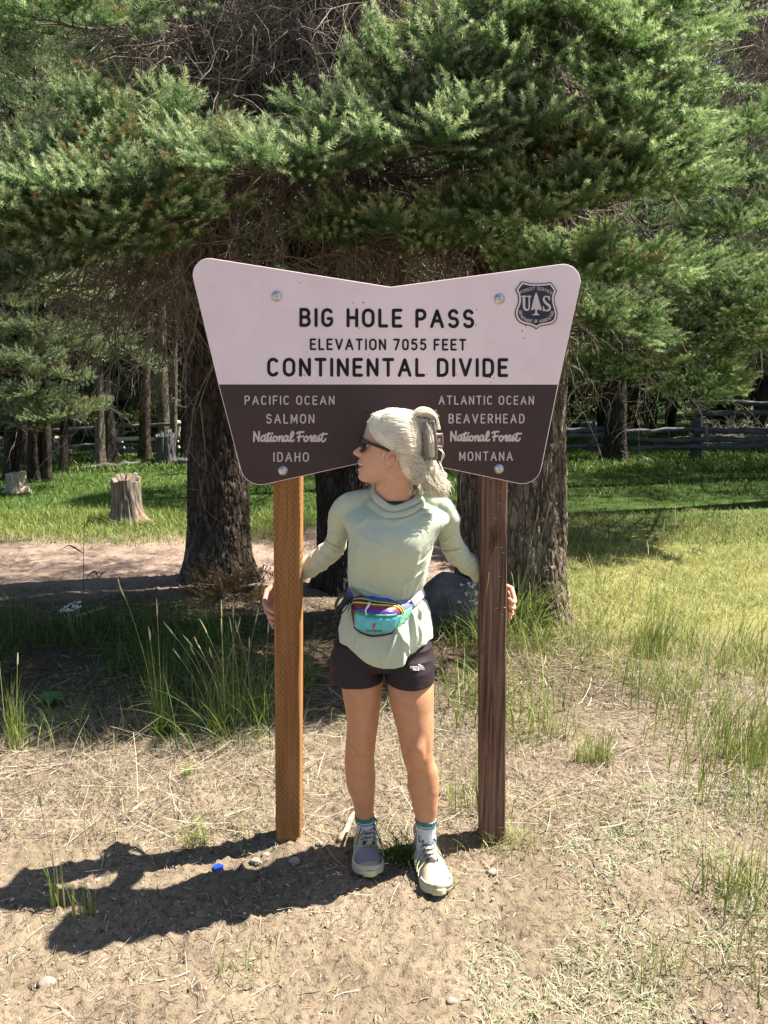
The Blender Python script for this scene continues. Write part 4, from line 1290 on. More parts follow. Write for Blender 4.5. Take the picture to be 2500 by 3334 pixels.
SH = lambda x, y: S(*zH(x, y), .0052)
def var_stroke(pts, wd, n=40, smooth=True):
    q = catmull(pts, n) if smooth else np.array(pts, float); w_ = np.interp(np.linspace(0, 1, len(q)), np.linspace(0, 1, len(wd)), wd)
    return tube([SH(*a) for a in q], w_ * sk / 2, 8, flat=(.25, 1), up=FRONT, round_ends=True)
tree_poly = [(790,545),(812,600),(836,655),(828,668),(848,702),(840,712),(872,778),(860,788),(896,850),(884,858),(912,910),(900,918),(922,955),(912,968),(928,992),(880,984),(815,960),(808,1040),(830,1080),(885,1108),(780,1108),(672,1108),(735,1080),(762,1050),(768,960),(740,962),(648,992),(672,945),(664,930),(690,890),(682,870),(708,820),(700,800),(722,750),(712,740),(740,690),(732,660),(755,610)]
tree_poly = tree_poly[::-1] if False else tree_poly
plate(tree_poly, .0051, .0060, 'shield_tree', PALE.m, shield)
P_U = [var_stroke([(486,655),(488,800),(492,900),(520,965),(560,980),(600,960),(616,900),(618,800),(620,655)], [66,66,64,60,46,40,38,38,38]),
       var_stroke([(432,645),(540,645)], [34,34], smooth=False), var_stroke([(578,645),(652,645)], [34,34], smooth=False)]
V, F = join(P_U); mesh_np('shield_letter', V, F, PALE.m, shield)
P_S = [var_stroke([(1105,725),(1085,665),(1035,648),(985,672),(975,730),(1010,790),(1060,835),(1115,890),(1115,960),(1050,995),(990,975),(966,905)], [24,34,36,44,56,62,62,60,52,38,34,24]),
       var_stroke([(1112,640),(1112,735)], [28,28], smooth=False), var_stroke([(962,900),(966,1000)], [28,28], smooth=False)]
V, F = join(P_S); mesh_np('shield_letter', V, F, PALE.m, shield)
def arc_text(txt, path, hgt, wt, sp, flip=1):
    c_ = catmull(path, 200); seg = np.concatenate([[0], np.cumsum(np.linalg.norm(np.diff(c_, axis=0), axis=1))])
    xs, x = [], 0
    for ch in txt:
        if ch == ' ': x += .55; continue
        xs.append((ch, x)); x += GL[ch][0] + sp
    tot = x - sp; sc_ = seg[-1] / tot
    parts = []
    for ch, x in xs:
        st3 = []
        for st in GL[ch][1]:
            q = []
            for u, v in st:
                s_ = (x + u) * sc_
                b = np.array([np.interp(s_, seg, c_[:, 0]), np.interp(s_, seg, c_[:, 1])])
                sm = (x + GL[ch][0] / 2) * sc_
                a0 = np.array([np.interp(sm - 12, seg, c_[:, k]) for k in (0, 1)]); a1 = np.array([np.interp(sm + 12, seg, c_[:, k]) for k in (0, 1)])
                t_ = unit(a1 - a0); nn = np.array([t_[1], -t_[0]])      # image y runs down
                q.append(SH(*(b + nn * v * hgt)))
            st3.append(q)
        parts += stroke_mesh(st3, wt * sk / 2, .0011, n=5)
    V, F = join(parts); mesh_np('shield_lettering', V, F, PALE.m, shield)
arc_text('FOREST SERVICE', [(420,580),(520,535),(650,500),(790,488),(930,502),(1060,545),(1165,600)], 66, 13, .26)
arc_text('DEPARTMENT OF AGRICULTURE', [(362,995),(372,1085),(425,1180),(510,1245),(640,1280),(790,1288),(930,1278),(1070,1240),(1160,1175),(1205,1090),(1215,1005)], 66, 13, .26)

# ---------------------------------------------------------------- bolts, holes
for x, y in ((370, 202), (1260, 213), (394, 900), (1259, 893)):
    c_ = S(*zS(x, y)); r_ = 18.5 * .81374 * np.linalg.norm(S(1001, 1000) - S(1000, 1000))
    prof = [(1.12, 0), (1.14, .0022), (1.02, .003), (.98, .005), (.7, .0085), (.4, .0102), (.30, .0105), (.27, .0088), (.12, .0088)]
    a = np.linspace(0, 2 * math.pi, 28, endpoint=False)
    rings = [np.stack([c_[0] + r_ * q * np.cos(a), np.full(28, c_[1] - d), c_[2] + r_ * q * np.sin(a)], 1) for q, d in prof]
    V, F = loft(rings, cap=True)
    mesh_np('bolt', V, F, STEEL, sign)
# ---------------------------------------------------------------- posts
def post_mat_new():
    m = Mat('treated_post_orange', rough=.7, spec=.25)
    v = m.coord((1, 1, .07)); f = m.noise(v, 34, 5, .6, .3)
    col = m.ramp(f, [(.28, (.20, .085, .028)), (.5, (.295, .140, .048)), (.72, (.38, .20, .078))])
    col = m.mix(m.ramp(m.noise(m.coord((1, 1, .35)), 6, 3), [(.5, (0, 0, 0)), (.72, (.6, .6, .6))]), col, (.26, .10, .033))
    # incised dashes in staggered columns
    sp = m.n('SeparateXYZ'); c_ = m.n('TexCoord'); m.l(c_.outputs['Object'], sp.inputs[0])
    wob = m.math('MULTIPLY_ADD', m.noise(m.coord((3, 3, 3)), 3, 2), .006, -.003)
    u = m.math('DIVIDE', m.math('ADD', sp.outputs[0], wob), .0088); w_ = m.math('DIVIDE', sp.outputs[2], .0245)
    ci = m.math('FLOOR', u); fu = m.math('FRACT', u)
    fw = m.math('FRACT', m.math('MULTIPLY_ADD', ci, .47, w_))
    d1 = m.math('LESS_THAN', m.math('ABSOLUTE', m.math('SUBTRACT', fu, .5)), .12)
    d2 = m.math('LESS_THAN', fw, .52)
    gap = m.math('GREATER_THAN', m.math('ABSOLUTE', m.math('SUBTRACT', m.math('FRACT', m.math('DIVIDE', m.math('ADD', sp.outputs[0], .018), .044)), .5)), .11)
    k = m.math('MULTIPLY', m.math('MULTIPLY', d1, d2), gap)
    k = m.math('MULTIPLY', k, m.ramp(m.noise(m.coord((1, 1, .4)), 26, 4, .7), [(.36, (.15, .15, .15)), (.56, (1, 1, 1))]))
    front = m.math('GREATER_THAN', m.math('ABSOLUTE', m.math('ABSOLUTE', sp.outputs[1])), -1)
    col = m.mix(m.math('MULTIPLY', k, .85), col, (.07, .026, .012))
    m.base(col); m.bump(m.math('SUBTRACT', f, m.math('MULTIPLY', k, 1.2)), .5, .004)
    return m.m
def post_mat_old():
    m = Mat('weathered_post_brown', rough=.85, spec=.2)
    v = m.coord((1, 1, .035)); f = m.noise(v, 75, 4, .6, .5)
    col = m.ramp(f, [(.32, (.042, .024, .018)), (.5, (.13, .078, .055)), (.7, (.24, .155, .115))])
    st = m.ramp(m.noise(m.coord((1, 1, .16)), 16, 4, .6, .6), [(.60, (0, 0, 0)), (.66, (.85, .85, .85))])
    col = m.mix(st, col, (.05, .018, .012))
    m.base(col); m.bump(f, .8, .006)
    return m.m
YP0, YP1 = YS + TH + .001, YS + TH + .090
def post(bx0, bx1, by, tx0, tx1, ty, mat, name, label, seed):
    n = 120
    rs = np.random.default_rng(seed)
    zz_ = np.linspace(P(bx0, by, YP0)[2] - .12, P(tx0, ty, YP0)[2], n)
    zb, zt = P(bx0, by, YP0)[2], P(tx0, ty, YP0)[2]
    f = (zz_ - zb) / (zt - zb)
    xl = P(bx0, by, YP0)[0] + (P(tx0, ty, YP0)[0] - P(bx0, by, YP0)[0]) * f
    xr = P(bx1, by, YP0)[0] + (P(tx1, ty, YP0)[0] - P(bx1, by, YP0)[0]) * f
    xo = (xl[0] + xr[0]) / 2
    bv = .004
    nj = lambda s: bv * (1 + .9 * (vn(np.stack([zz_ * 9, zz_ * 0 + s, zz_ * 0], 1), seed) - .4)) + .006 * np.clip(vn(np.stack([zz_ * 5, zz_ * 0 + s + 9, zz_ * 0], 1), seed + 3) - .72, 0, 1)
    b0, b1, b2, b3 = nj(1), nj(5), nj(9), nj(13)
    mk = lambda x, y: np.stack([x, np.full(n, y) if np.isscalar(y) else y, zz_], 1)
    xs = [xl + b0] + [xl + (xr - xl) * q for q in (.25, .5, .75)] + [xr - b1]
    fw = .0012
    col = [mk(x, YP0 + fw * (vn(np.stack([zz_ * 6, zz_ * 0 + k, zz_ * 0], 1), seed + 9) - .5)) for k, x in enumerate(xs)]
    col += [mk(xr, YP0 + b1), mk(xr, YP1 - b2), mk(xr - b2, YP1), mk(xl + b3, YP1), mk(xl, YP1 - b3), mk(xl, YP0 + b0)]
    rings = np.stack(col, 1)
    V, F = loft(rings, cap=True)
    return tag(mesh_np(name, V, F, mat, sign, smooth=False), label)
post(897.5, 977, 2750, 888, 979, 1500, post_mat_new(), 'post', 'orange-brown post with rows of short incised dashes', 3)
p_old = post(1566, 1645, 2748, 1564, 1653, 1500, post_mat_old(), 'post', 'dark weathered red-brown post with vertical grain', 8)
zP = lambda x, y: (1350 + x * .21097, 1750 + y * .21097)
st_ = []
for x, y in ((1255,150),(1340,150),(1362,235),(1310,600),(1258,1092),(1380,1080),(1350,1190),(1240,-300),(1310,-520),(1330,-700),(1180,-900),(1290,2200)):
    a, b = P(*zP(x - 20, y), YP0 - .0012), P(*zP(x + 20, y), YP0 - .0012)
    V, F = tube([a + (0, .003, 0), a, b, b + (0, .003, 0)], .0009, 5)
    mesh_np('staple', V, F, STEEL, p_old)
a = P(*zP(1145, 525), YP0 - .004); b = P(*zP(1098, 880), YP0 - .002)
V, F = tube(catmull([a, P(*zP(1140, 610), YP0 - .006), P(*zP(1128, 720), YP0 - .008), b], 12), np.linspace(.0035, .0008, 12), 6, flat=(.5, 1), up=FRONT)
mesh_np('splinter', V, F, noisy('splinter_wood', (.42, .22, .09), (.55, .32, .15), 40, .8, 0), p_old)

# ================================================================== THE WOMAN
z1 = lambda x, y: (1000 + x * .36160, 1300 + y * .36160)
z2 = lambda x, y: (850 + x * .51236, 1850 + y * .51236)
z3 = lambda x, y: (950 + x * .42194, 2550 + y * .42194)
z5 = lambda x, y: (1100 + x * .21700, 1880 + y * .21700)
footL, footR = G(1206, 2866), G(1432, 2926)
person = thing('person', (0.02, 2.44, 0.0), 'blonde woman in pale green long-sleeved top and dark shorts holding both sign posts behind her', 'person')

def mm(Y): return Y * 1.003 / FPX            # metres per photo pixel at depth Y

# ---------------------------------------------------------------- head shape (profile traced in close-up pixels)
YH = 2.365
KH = .36160 * mm(YH)
def HP(x, y, s=0.0):
    p = P(*z1(x, y), YH)
    return np.array([p[0], YH - s * KH, p[2]])
FR = [(95,760),(110,660),(130,615),(160,585),(200,556),(250,532),(300,518),(340,506),(380,508),(420,506),(470,498),(520,482),(545,470),(575,470),(600,474),(625,466),(650,466),(690,456),(715,462),(738,488),(752,545)]
BK = [(95,800),(110,880),(130,930),(160,970),(200,1005),(250,1030),(300,1045),(350,1052),(420,1050),(480,1040),(540,1015),(600,975),(650,930),(690,870),(720,790),(740,700),(752,620)]
HW = [(95,20),(110,80),(130,125),(160,155),(200,178),(250,194),(300,203),(350,207),(420,204),(480,196),(540,184),(600,170),(650,152),(690,130),(720,105),(740,75),(752,30)]
NOSE = [(360,0),(380,7),(400,18),(430,44),(452,70),(468,84),(480,85),(492,78),(503,58),(514,36),(524,14),(534,0)]
NSIG = [(360,18),(400,20),(440,26),(470,33),(495,38),(520,34)]
LIPS = [(536,0),(548,10),(560,19),(570,16),(580,2),(586,-8),(604,-8),(612,2),(622,14),(632,13),(646,4),(660,0)]
ip = lambda tab, y: np.interp(y, [a for a, _ in tab], [b for _, b in tab])
hy = np.concatenate([[95, 98, 103], np.arange(110, 752, 5.0), [748, 752]])
ha = np.linspace(0, 2 * math.pi, 112, endpoint=False)
def head_pt(y, th):
    f, b, w_ = ip(FR, y), ip(BK, y), ip(HW, y)
    u = (1 - np.cos(th)) / 2
    x = f + (b - f) * u
    s = w_ * np.sign(np.sin(th)) * np.abs(np.sin(th)) ** .88
    low = np.clip((y - 480) / 250, 0, 1)
    s = s * (1 - .10 * low * np.clip(np.cos(th), 0, 1))
    front = np.clip(np.cos(th), 0, 1) ** .4
    x = x - ip(NOSE, y) * np.exp(-(s / ip(NSIG, y)) ** 2) * front
    x = x - ip(LIPS, y) * np.exp(-(s / 72) ** 4) * front
    x = x + 15 * front * np.exp(-((y - 408) / 30) ** 2) * np.exp(-((np.abs(s) - 88) / 42) ** 2)      # eye sockets
    x = x - 9 * front * np.exp(-((y - 345) / 16) ** 2) * np.exp(-((np.abs(s) - 80) / 50) ** 2)       # brow
    x = x - 9 * front * np.exp(-((y - 475) / 40) ** 2) * np.exp(-((np.abs(s) - 120) / 45) ** 2)      # cheek bone
    x = x + 10 * front * np.exp(-((y - 560) / 22) ** 2) * np.exp(-((np.abs(s) - 92) / 18) ** 2)      # smile fold
    x = x - 10 * front * np.exp(-((y - 560) / 40) ** 2) * np.exp(-((np.abs(s) - 125) / 28) ** 2)     # lifted cheek
    # nostril wing
    s = s + np.sign(s) * 8 * np.exp(-((y - 492) / 12) ** 2) * np.exp(-((np.abs(s) - 30) / 16) ** 2) * front
    return x, s
def hsurf(x, y):
    """Half width of the head at profile point (x, y)."""
    f, b, w_ = ip(FR, y), ip(BK, y), ip(HW, y)
    u = np.clip((np.asarray(x) - f) / np.maximum(b - f, 1), .0, 1)
    th = np.arccos(1 - 2 * u)
    return w_ * np.abs(np.sin(th)) ** .88
rings = []
for y in hy:
    x, s = head_pt(np.full(112, y), ha)
    o = P(*z1(0, y), YH); kx = .36160 * ray(1, 0)[0] * 0
    X = np.array([P(*z1(xx, y), YH)[0] for xx in x])
    rings.append(np.stack([X, YH - s * KH, np.full(112, o[2])], 1))
head_parts = [loft(np.array(rings), cap=True)]
EAR = [(722,560),(716,520),(726,484),(752,462),(785,466),(804,492),(806,530),(794,570),(770,600),(742,622),(724,618),(722,592)]
for sg in (1, -1):
    E_ = []
    for k, (x, y) in enumerate(EAR):
        out = 10 + 34 * np.clip((x - 722) / 80, 0, 1)
        E_.append(HP(x, y, sg * (hsurf(x, y) + out)))
    head_parts.append(tube(catmull(E_, 50), np.linspace(.0036, .0042, 50), 8, round_ends=True))
    head_parts.append(tube(catmull([HP(a, b, sg * (hsurf(a, b) + 12)) for a, b in ((738,570),(748,525),(772,512),(778,545),(762,580))], 24), .0034, 8, round_ends=True))
    a = np.linspace(0, 2 * math.pi, 24, endpoint=False)
    rg = []
    for d, q in ((-6, 1.0), (6, .95), (9, .7)):
        rg.append(np.array([HP(760 + 38 * q * math.cos(t), 540 + 70 * q * math.sin(t), sg * (hsurf(760, 540) + d + 14 * math.cos(t))) for t in a]))
    head_parts.append(loft(np.array(rg), cap=True))

# ---------------------------------------------------------------- limbs
def ring(px0, px1, py, Yc, rf, rb, n=48, pw=1.0):
    c_ = P((px0 + px1) / 2, py, Yc); rx = (px1 - px0) / 2 * mm(Yc)
    a = np.linspace(0, 2 * math.pi, n, endpoint=False)
    ry = np.where(np.sin(a) < 0, rf, rb)
    cx_, sx_ = np.cos(a), np.sin(a)
    return np.stack([c_[0] + rx * np.sign(cx_) * np.abs(cx_) ** pw, c_[1] + ry * np.sign(sx_) * np.abs(sx_) ** pw, np.full(n, c_[2])], 1)
def loft_tab(tab, n=48, sub=6, pw=1.0):
    t = catmull(np.array(tab, float), len(tab) * sub)
    rg = np.array([ring(*r_, n=n, pw=pw) for r_ in t])
    return loft(rg[::-1], cap=True)
legL = [(2110,1098,1250,2.455,.080,.09),(2180,1103,1250,2.455,.084,.092),(2234,1109,1248,2.455,.088,.09),(2311,1122,1238,2.455,.078,.08),(2362,1127,1233,2.455,.069,.07),(2400,1124,1228,2.457,.062,.062),
        (2440,1121,1223,2.465,.054,.060),(2475,1119,1221,2.475,.048,.062),(2516,1121,1224,2.487,.046,.064),(2567,1128,1224,2.498,.043,.058),(2600,1143,1221,2.507,.039,.05),(2634,1150,1218,2.517,.036,.042),(2670,1157,1219,2.527,.034,.038),(2710,1163,1225,2.535,.036,.040),(2780,1162,1230,2.537,.036,.042)]
legR = [(2110,1250,1402,2.44,.080,.09),(2180,1254,1410,2.43,.084,.092),(2247,1260,1415,2.42,.088,.09),(2311,1273,1415,2.415,.08,.082),(2362,1286,1415,2.41,.072,.074),(2414,1297,1413,2.405,.064,.066),
        (2445,1303,1411,2.405,.058,.061),(2475,1310,1416,2.41,.050,.062),(2510,1322,1428,2.415,.046,.066),(2560,1323,1432,2.42,.045,.066),(2592,1332,1430,2.425,.042,.058),(2634,1342,1427,2.43,.038,.048),(2668,1351,1421,2.435,.035,.040),(2715,1356,1419,2.44,.036,.040),(2800,1354,1424,2.445,.036,.042)]
tab = lambda T: [(b, c_, a, d, e, f) for a, b, c_, d, e, f in T]
body_parts = list(head_parts)
body_parts.append(loft_tab(tab(legL))); body_parts.append(loft_tab(tab(legR)))
torso = [(2150,1100,1395,2.445,.085,.10),(2080,1105,1395,2.445,.085,.10),(1990,1125,1385,2.44,.095,.095),(1920,1145,1370,2.44,.085,.08),(1840,1140,1390,2.43,.095,.08),(1760,1145,1410,2.42,.105,.085),(1690,1135,1440,2.425,.085,.08),(1660,1180,1390,2.43,.05,.05),(1645,1230,1340,2.42,.04,.04)]
body_parts.append(loft_tab([(b, c_, a, d, e, f) for a, b, c_, d, e, f in torso]))
# neck
nk = [((800,900), 178, 165, 2.415), ((790,840), 172, 160, 2.405), ((780,780), 166, 154, 2.39), ((790,700), 165, 150, 2.375), ((800,620), 165, 148, 2.37), ((810,540), 150, 140, 2.365)]
rg = []
for (x, y), rx, ry, Yc in nk:
    c_ = P(*z1(x, y), Yc); a = np.linspace(0, 2 * math.pi, 40, endpoint=False)
    rg.append(np.stack([c_[0] + rx * KH * np.cos(a), c_[1] + ry * KH * np.sin(a), c_[2] + 0 * a], 1))
body_parts.append(loft(np.array(rg), cap=True))
# arms
armL = [(1130,1668,2.445),(1098,1740,2.515),(1080,1788,2.58),(1000,1850,2.645),(915,1897,2.705)]
armR = [(1446,1680,2.45),(1462,1745,2.515),(1480,1795,2.58),(1562,1862,2.65),(1600,1893,2.705)]
for arm in (armL, armR):
    body_parts.append(tube(catmull(pts(*arm), 30), np.interp(np.linspace(0, 1, 30), [0, .25, .5, .75, 1], [.026, .031, .031, .029, .0235]), 16, round_ends=True))
def hand(wrist, fingers, thumb):
    out = []
    w_ = P(*wrist)
    for k, f in enumerate(fingers):
        p = [P(*q) for q in f]
        out.append(tube(catmull([w_ + (p[0] - w_) * .05, (w_ + p[0]) / 2, p[0]], 8), [.0155, .0145, .0135, .013, .0125, .012, .0115, .011], 12, round_ends=True))
        base_r = (.0092, .0095, .0090, .0078)[k]
        c_ = catmull(p, 22)
        out.append(tube(c_, base_r * np.interp(np.linspace(0, 1, 22), [0, .28, .36, .5, .68, .74, .9, 1], [1.12, .98, 1.06, .95, .98, .92, .84, .66]), 12, round_ends=True))
    p = [P(*q) for q in thumb]
    out.append(tube(catmull([w_] + p, 20), np.interp(np.linspace(0, 1, 20), [0, .35, .7, 1], [.016, .0145, .0112, .0085]), 12, round_ends=True))
    return out
body_parts += hand((908,1900,2.708), [[(868,1925,2.672),(861,1963,2.628),(878,1985,2.592),(892,1993,2.578)], [(872,1946,2.684),(868,1986,2.640),(881,2006,2.606),(892,2013,2.592)],
    [(877,1962,2.692),(876,2006,2.652),(885,2023,2.620),(892,2030,2.606)], [(882,1976,2.698),(882,2018,2.664),(887,2034,2.638),(891,2044,2.624)]], [(925,1935,2.705),(950,1962,2.690),(965,1978,2.672)])
body_parts += hand((1604,1896,2.708), [[(1664,1916,2.672),(1675,1956,2.630),(1666,1960,2.592),(1657,1950,2.572)], [(1662,1940,2.684),(1672,1976,2.640),(1666,1980,2.604),(1657,1972,2.584)],
    [(1658,1958,2.692),(1666,1994,2.652),(1661,2000,2.618),(1655,1996,2.600)], [(1654,1972,2.698),(1660,2008,2.664),(1657,2014,2.636),(1653,2010,2.620)]], [(1590,1935,2.705),(1568,1962,2.690),(1556,1978,2.672)])

SKIN = Mat('skin', rough=.5, spec=.4)
_c = SKIN.attr('col').outputs['Color']
_c = SKIN.mix(.16, _c, SKIN.ramp(SKIN.noise(SKIN.coord(), 35, 4, .6), [(.3, (.35, .17, .10)), (.7, (.75, .52, .40))]))
SKIN.base(_c); SKIN.bump(SKIN.noise(SKIN.coord(), 420, 3, .6), .12, .002)
SKIN.set('Subsurface Weight', .12); SKIN.set('Subsurface Radius', (.012, .005, .003)); SKIN.set('Subsurface Scale', 1.0)
body = remesh('body', body_parts, .0023, SKIN.m, person, 2, .5)
V = co_get(body.data); N_ = no_get(body.data)
def bumps(V, N_, lst):
    for c_, r_, a_ in lst:
        d = np.linalg.norm((V - np.asarray(c_)) / np.asarray(r_), axis=1)
        V = V + N_ * (a_ * np.exp(-d ** 2))[:, None]
    return V
kl, kr = P(1172, 2405, 2.395), P(1357, 2440, 2.345)
V = bumps(V, N_, [(kl, (.024, .05, .03), .011), (kl + (0, 0, -.055), (.016, .05, .018), .006), (kl + (.032, .02, -.005), (.012, .05, .035), -.006), (kl + (-.034, .02, -.005), (.012, .05, .035), -.006),
                  (kr + (0, 0, .0), (.026, .05, .032), .012), (kr + (0, 0, -.058), (.016, .05, .018), .006), (kr + (.034, .02, -.005), (.012, .05, .035), -.006), (kr + (-.034, .02, -.005), (.012, .05, .035), -.006),
                  (kl + (.03, .01, .11), (.03, .05, .06), .004), (kr + (-.03, .01, .12), (.03, .05, .06), .004)])
V += N_ * ((fbm(V * 30, 5, 2) - .5) * .0016)[:, None]
co_set(body.data, V)
tan = np.array([.50, .235, .12]); face = np.array([.57, .315, .215])
hz = np.clip((V[:, 2] - 1.0) / .2, 0, 1)[:, None]
colr = tan * (1 - hz) + face * hz
def paint(colr, c_, r_, rgb, amt=1.0):
    d = np.linalg.norm((V - np.asarray(c_)) / np.asarray(r_), axis=1); k = (np.exp(-d ** 4) * amt)[:, None]
    return colr * (1 - k) + np.array(rgb) * k
colr = paint(colr, HP(462, 560), (.016, .026, .0042), (.52, .20, .18), .85)
colr = paint(colr, HP(466, 622), (.016, .024, .0048), (.52, .20, .18), .85)
colr = paint(colr, HP(486, 590), (.018, .028, .0050), (.16, .05, .045), .9)
colr = paint(colr, HP(540, 480, 110), (.03, .03, .025), (.60, .28, .19), .5)
colr = paint(colr, HP(425, 470), (.016, .016, .016), (.68, .36, .28), .5)
colr = paint(colr, HP(760, 530, 200), (.02, .03, .03), (.68, .36, .27), .5)
hands_ = (V[:, 1] > 2.55) & (V[:, 2] > .7) & (V[:, 2] < 1.2)
colr[hands_] = np.array([.54, .26, .18])
col_attr(body.data, 'col', colr)

# teeth, eyes, earring
TEETH = Mat('teeth', (.74, .69, .62), .3)
th_ = []
for j in range(9):
    pass
tp = []
for row, (y0, y1) in enumerate(((575, 598),)):
    n = 30; xs = np.linspace(-1, 1, n)
    top_, bot_ = [], []
    rgs = []
    for t in xs:
        s = t * 84; x = 470 + (980 - 474) * (1 - math.sqrt(1 - (abs(s) / 176) ** 2.27)) / 2 - 5
        gap = 1.5 * (1 if int((t + 1) * 9) % 2 else 0)
        rgs.append(np.array([HP(x, y0 - 3 + 4 * abs(t), s), HP(x - 2.5, (y0 + y1) / 2 - 2, s), HP(x, y1 - 3 + gap - 8 * t * t, s), HP(x + 14, y1 - 6 - 8 * t * t, s), HP(x + 14, y0 + 4 * abs(t), s)]))
    V_, F_ = loft(np.array(rgs), cap=True)
    mesh_np('teeth', V_, F_, TEETH.m, person)
EYE = Mat('eye_white', (.75, .72, .68), .15)
for sg in (1, -1):
    c_ = HP(566, 414, sg * 84)
    V_, F_ = rock((0, 0, 0), (.0115, .0115, .0115), 1, 3, 0)
    mesh_np('eye', V_ + c_, F_, EYE.m, person)
GOLD = Mat('gold', (.75, .52, .2), .25, metal=1.0)
a = np.linspace(0, 2 * math.pi, 20)
V_, F_ = tube([HP(733 + 2, 628 + 10, hsurf(733, 610) + 22) + np.array([.0042 * math.cos(t), .001 * math.sin(t), .0042 * math.sin(t)]) for t in a], .0008, 6, cap=False)
mesh_np('earring', V_, F_, GOLD.m, person)

# ---------------------------------------------------------------- shirt
SHIRT = Mat('sage_heather_jersey', rough=.85, spec=.2)
_v = SHIRT.coord((1.2, 1, 9)); _f = SHIRT.noise(_v, 75, 5, .7)
SHIRT.base(SHIRT.ramp(_f, [(.3, (.40, .455, .345)), (.7, (.50, .555, .435))])); SHIRT.bump(SHIRT.noise(SHIRT.coord((1, 1, 3)), 300, 2), .15, .001)
SHIRT.set('Sheen Weight', .25)
top_tab = [(1195,1385,1628,2.44,.036,.05),(1158,1424,1638,2.44,.052,.062),(1130,1450,1655,2.435,.074,.078),(1116,1462,1680,2.425,.097,.088),(1116,1458,1700,2.42,.106,.09),(1127,1438,1722,2.418,.119,.092),(1134,1420,1752,2.418,.128,.092),(1132,1409,1790,2.42,.130,.09),
           (1130,1400,1830,2.425,.119,.088),(1129,1393,1865,2.43,.108,.086),(1133,1383,1900,2.435,.100,.086),(1139,1372,1934,2.44,.097,.088)]
skirt = [(1121,1389,1964,2.44,.106,.10),(1106,1400,2000,2.44,.120,.116),(1100,1405,2040,2.44,.132,.130),(1101,1405,2075,2.44,.138,.134)]
n = 160
A_ = np.linspace(0, 2 * math.pi, n, endpoint=False)
rg = [ring(*r_, n=n, pw=.92) for r_ in catmull(np.array(top_tab + skirt, float), 70)]
last = rg[-1]
def hem_py(x):
    u = np.clip(np.abs(x - 1252) / 152, 0, 1)
    return 2182 - 118 * u ** 2.2
zc = [r_[0, 2] for r_ in rg]
pxv = 1250 + last[:, 0] / last[:, 1] * FPX
hem_z = np.array([P(px_, hem_py(px_), yy)[2] for px_, yy in zip(pxv, np.minimum(last[:, 1], 2.44))])
wz = np.clip((zc[-1] - hem_z), .002, 1)
for t in np.linspace(.08, 1, 14):
    q = last.copy(); q[:, 2] = zc[-1] - wz * t
    sh = 1 - .07 * t * wz / wz.max()
    q[:, 0] = last[:, 0].mean() + (last[:, 0] - last[:, 0].mean()) * sh
    q[:, 1] = 2.44 + (last[:, 1] - 2.44) * sh
    rg.append(q)
rg = np.array(rg)
# loose folds that open towards the hem
zt_, zb_ = P(1250, 1930, 2.44)[2], rg[-1][:, 2].min()
fall = np.clip((zt_ - rg[..., 2]) / (zt_ - zb_), 0, 1)
rad = rg[..., :2] - np.array([P(1252, 2000, 2.44)[0], 2.44])
aa = A_[None]
right_ = .5 + .5 * np.cos(aa - .0)
fold = .012 * right_ * np.sin(9 * aa + 1.0) + .008 * np.sin(5 * aa + 2.2) + .007 * np.exp(-((aa - 5.05) / .07) ** 2) * 2 - .006 * np.exp(-((aa - 5.25) / .1) ** 2) + .008 * np.exp(-((aa - 5.42) / .06) ** 2)
rg[..., :2] += unit(rad) * (fold * fall ** .8)[..., None]
shirt_parts = [loft(rg[::-1], cap=True)]
slL = [((1165,1638,2.435),0.0386),((1126,1654,2.445),0.0428),((1106,1700,2.478),0.0419),((1097,1742,2.518),0.0377),((1084,1786,2.578),0.0382),((1045,1818,2.615),0.0382),((1000,1849,2.645),0.0359),((955,1876,2.675),0.0313),((918,1895,2.703),0.0267)]
slR = [((1412,1646,2.435),0.0386),((1447,1664,2.445),0.0428),((1458,1708,2.478),0.0405),((1464,1750,2.52),0.0377),((1480,1793,2.578),0.0382),((1515,1826,2.612),0.0368),((1562,1863,2.652),0.0345),((1590,1884,2.682),0.0294),((1608,1895,2.703),0.0258)]
for sl in (slL, slR):
    p = catmull(pts(*[a for a, _ in sl]), 90); r_ = catmull(np.array([[b] for _, b in sl]), 90)[:, 0]
    L_ = np.linspace(0, 1, 90)
    wr = .0022 * np.sin(L_ * 70) * np.clip((L_ - .45) * 6, 0, 1) + .0026 * np.exp(-((L_ - .46) / .02) ** 2) + .003 * np.exp(-((L_ - .52) / .02) ** 2) - .002 * np.exp(-((L_ - .49) / .012) ** 2)
    V_, F_ = tube(p, r_ + wr, 28, round_ends=True)
    shirt_parts.append((V_, F_))
for a, b, r0, r1 in (((1226,1614,2.44),(1140,1642,2.437),.026,.042), ((1362,1620,2.44),(1436,1650,2.437),.026,.042)):
    shirt_parts.append(tube(catmull(pts(a, b), 10), np.linspace(r0, r1, 10), 20, round_ends=True))
def cowl(cx, cy, Yc, rx, ry, tilt, tr, roll=0, wav=0, seed=0):
    c_ = P(cx, cy, Yc); a = np.linspace(0, 2 * math.pi, 73)
    zz2 = tilt * np.sin(a) + roll * np.cos(a) + wav * np.sin(3 * a + seed)
    p = np.stack([c_[0] + rx * np.cos(a), c_[1] + ry * np.sin(a), c_[2] + zz2], 1)
    return tube(p, tr, 14, cap=False, flat=(1, 1))
shirt = remesh('shirt', shirt_parts, .0030, SHIRT.m, person, 16, .5)
V = co_get(shirt.data); N_ = no_get(shirt.data)
q = V.copy()
dg1 = np.stack([q[:, 0] * 9 + q[:, 2] * 5, q[:, 1] * 9, q[:, 2] * 13 - q[:, 0] * 7], 1)
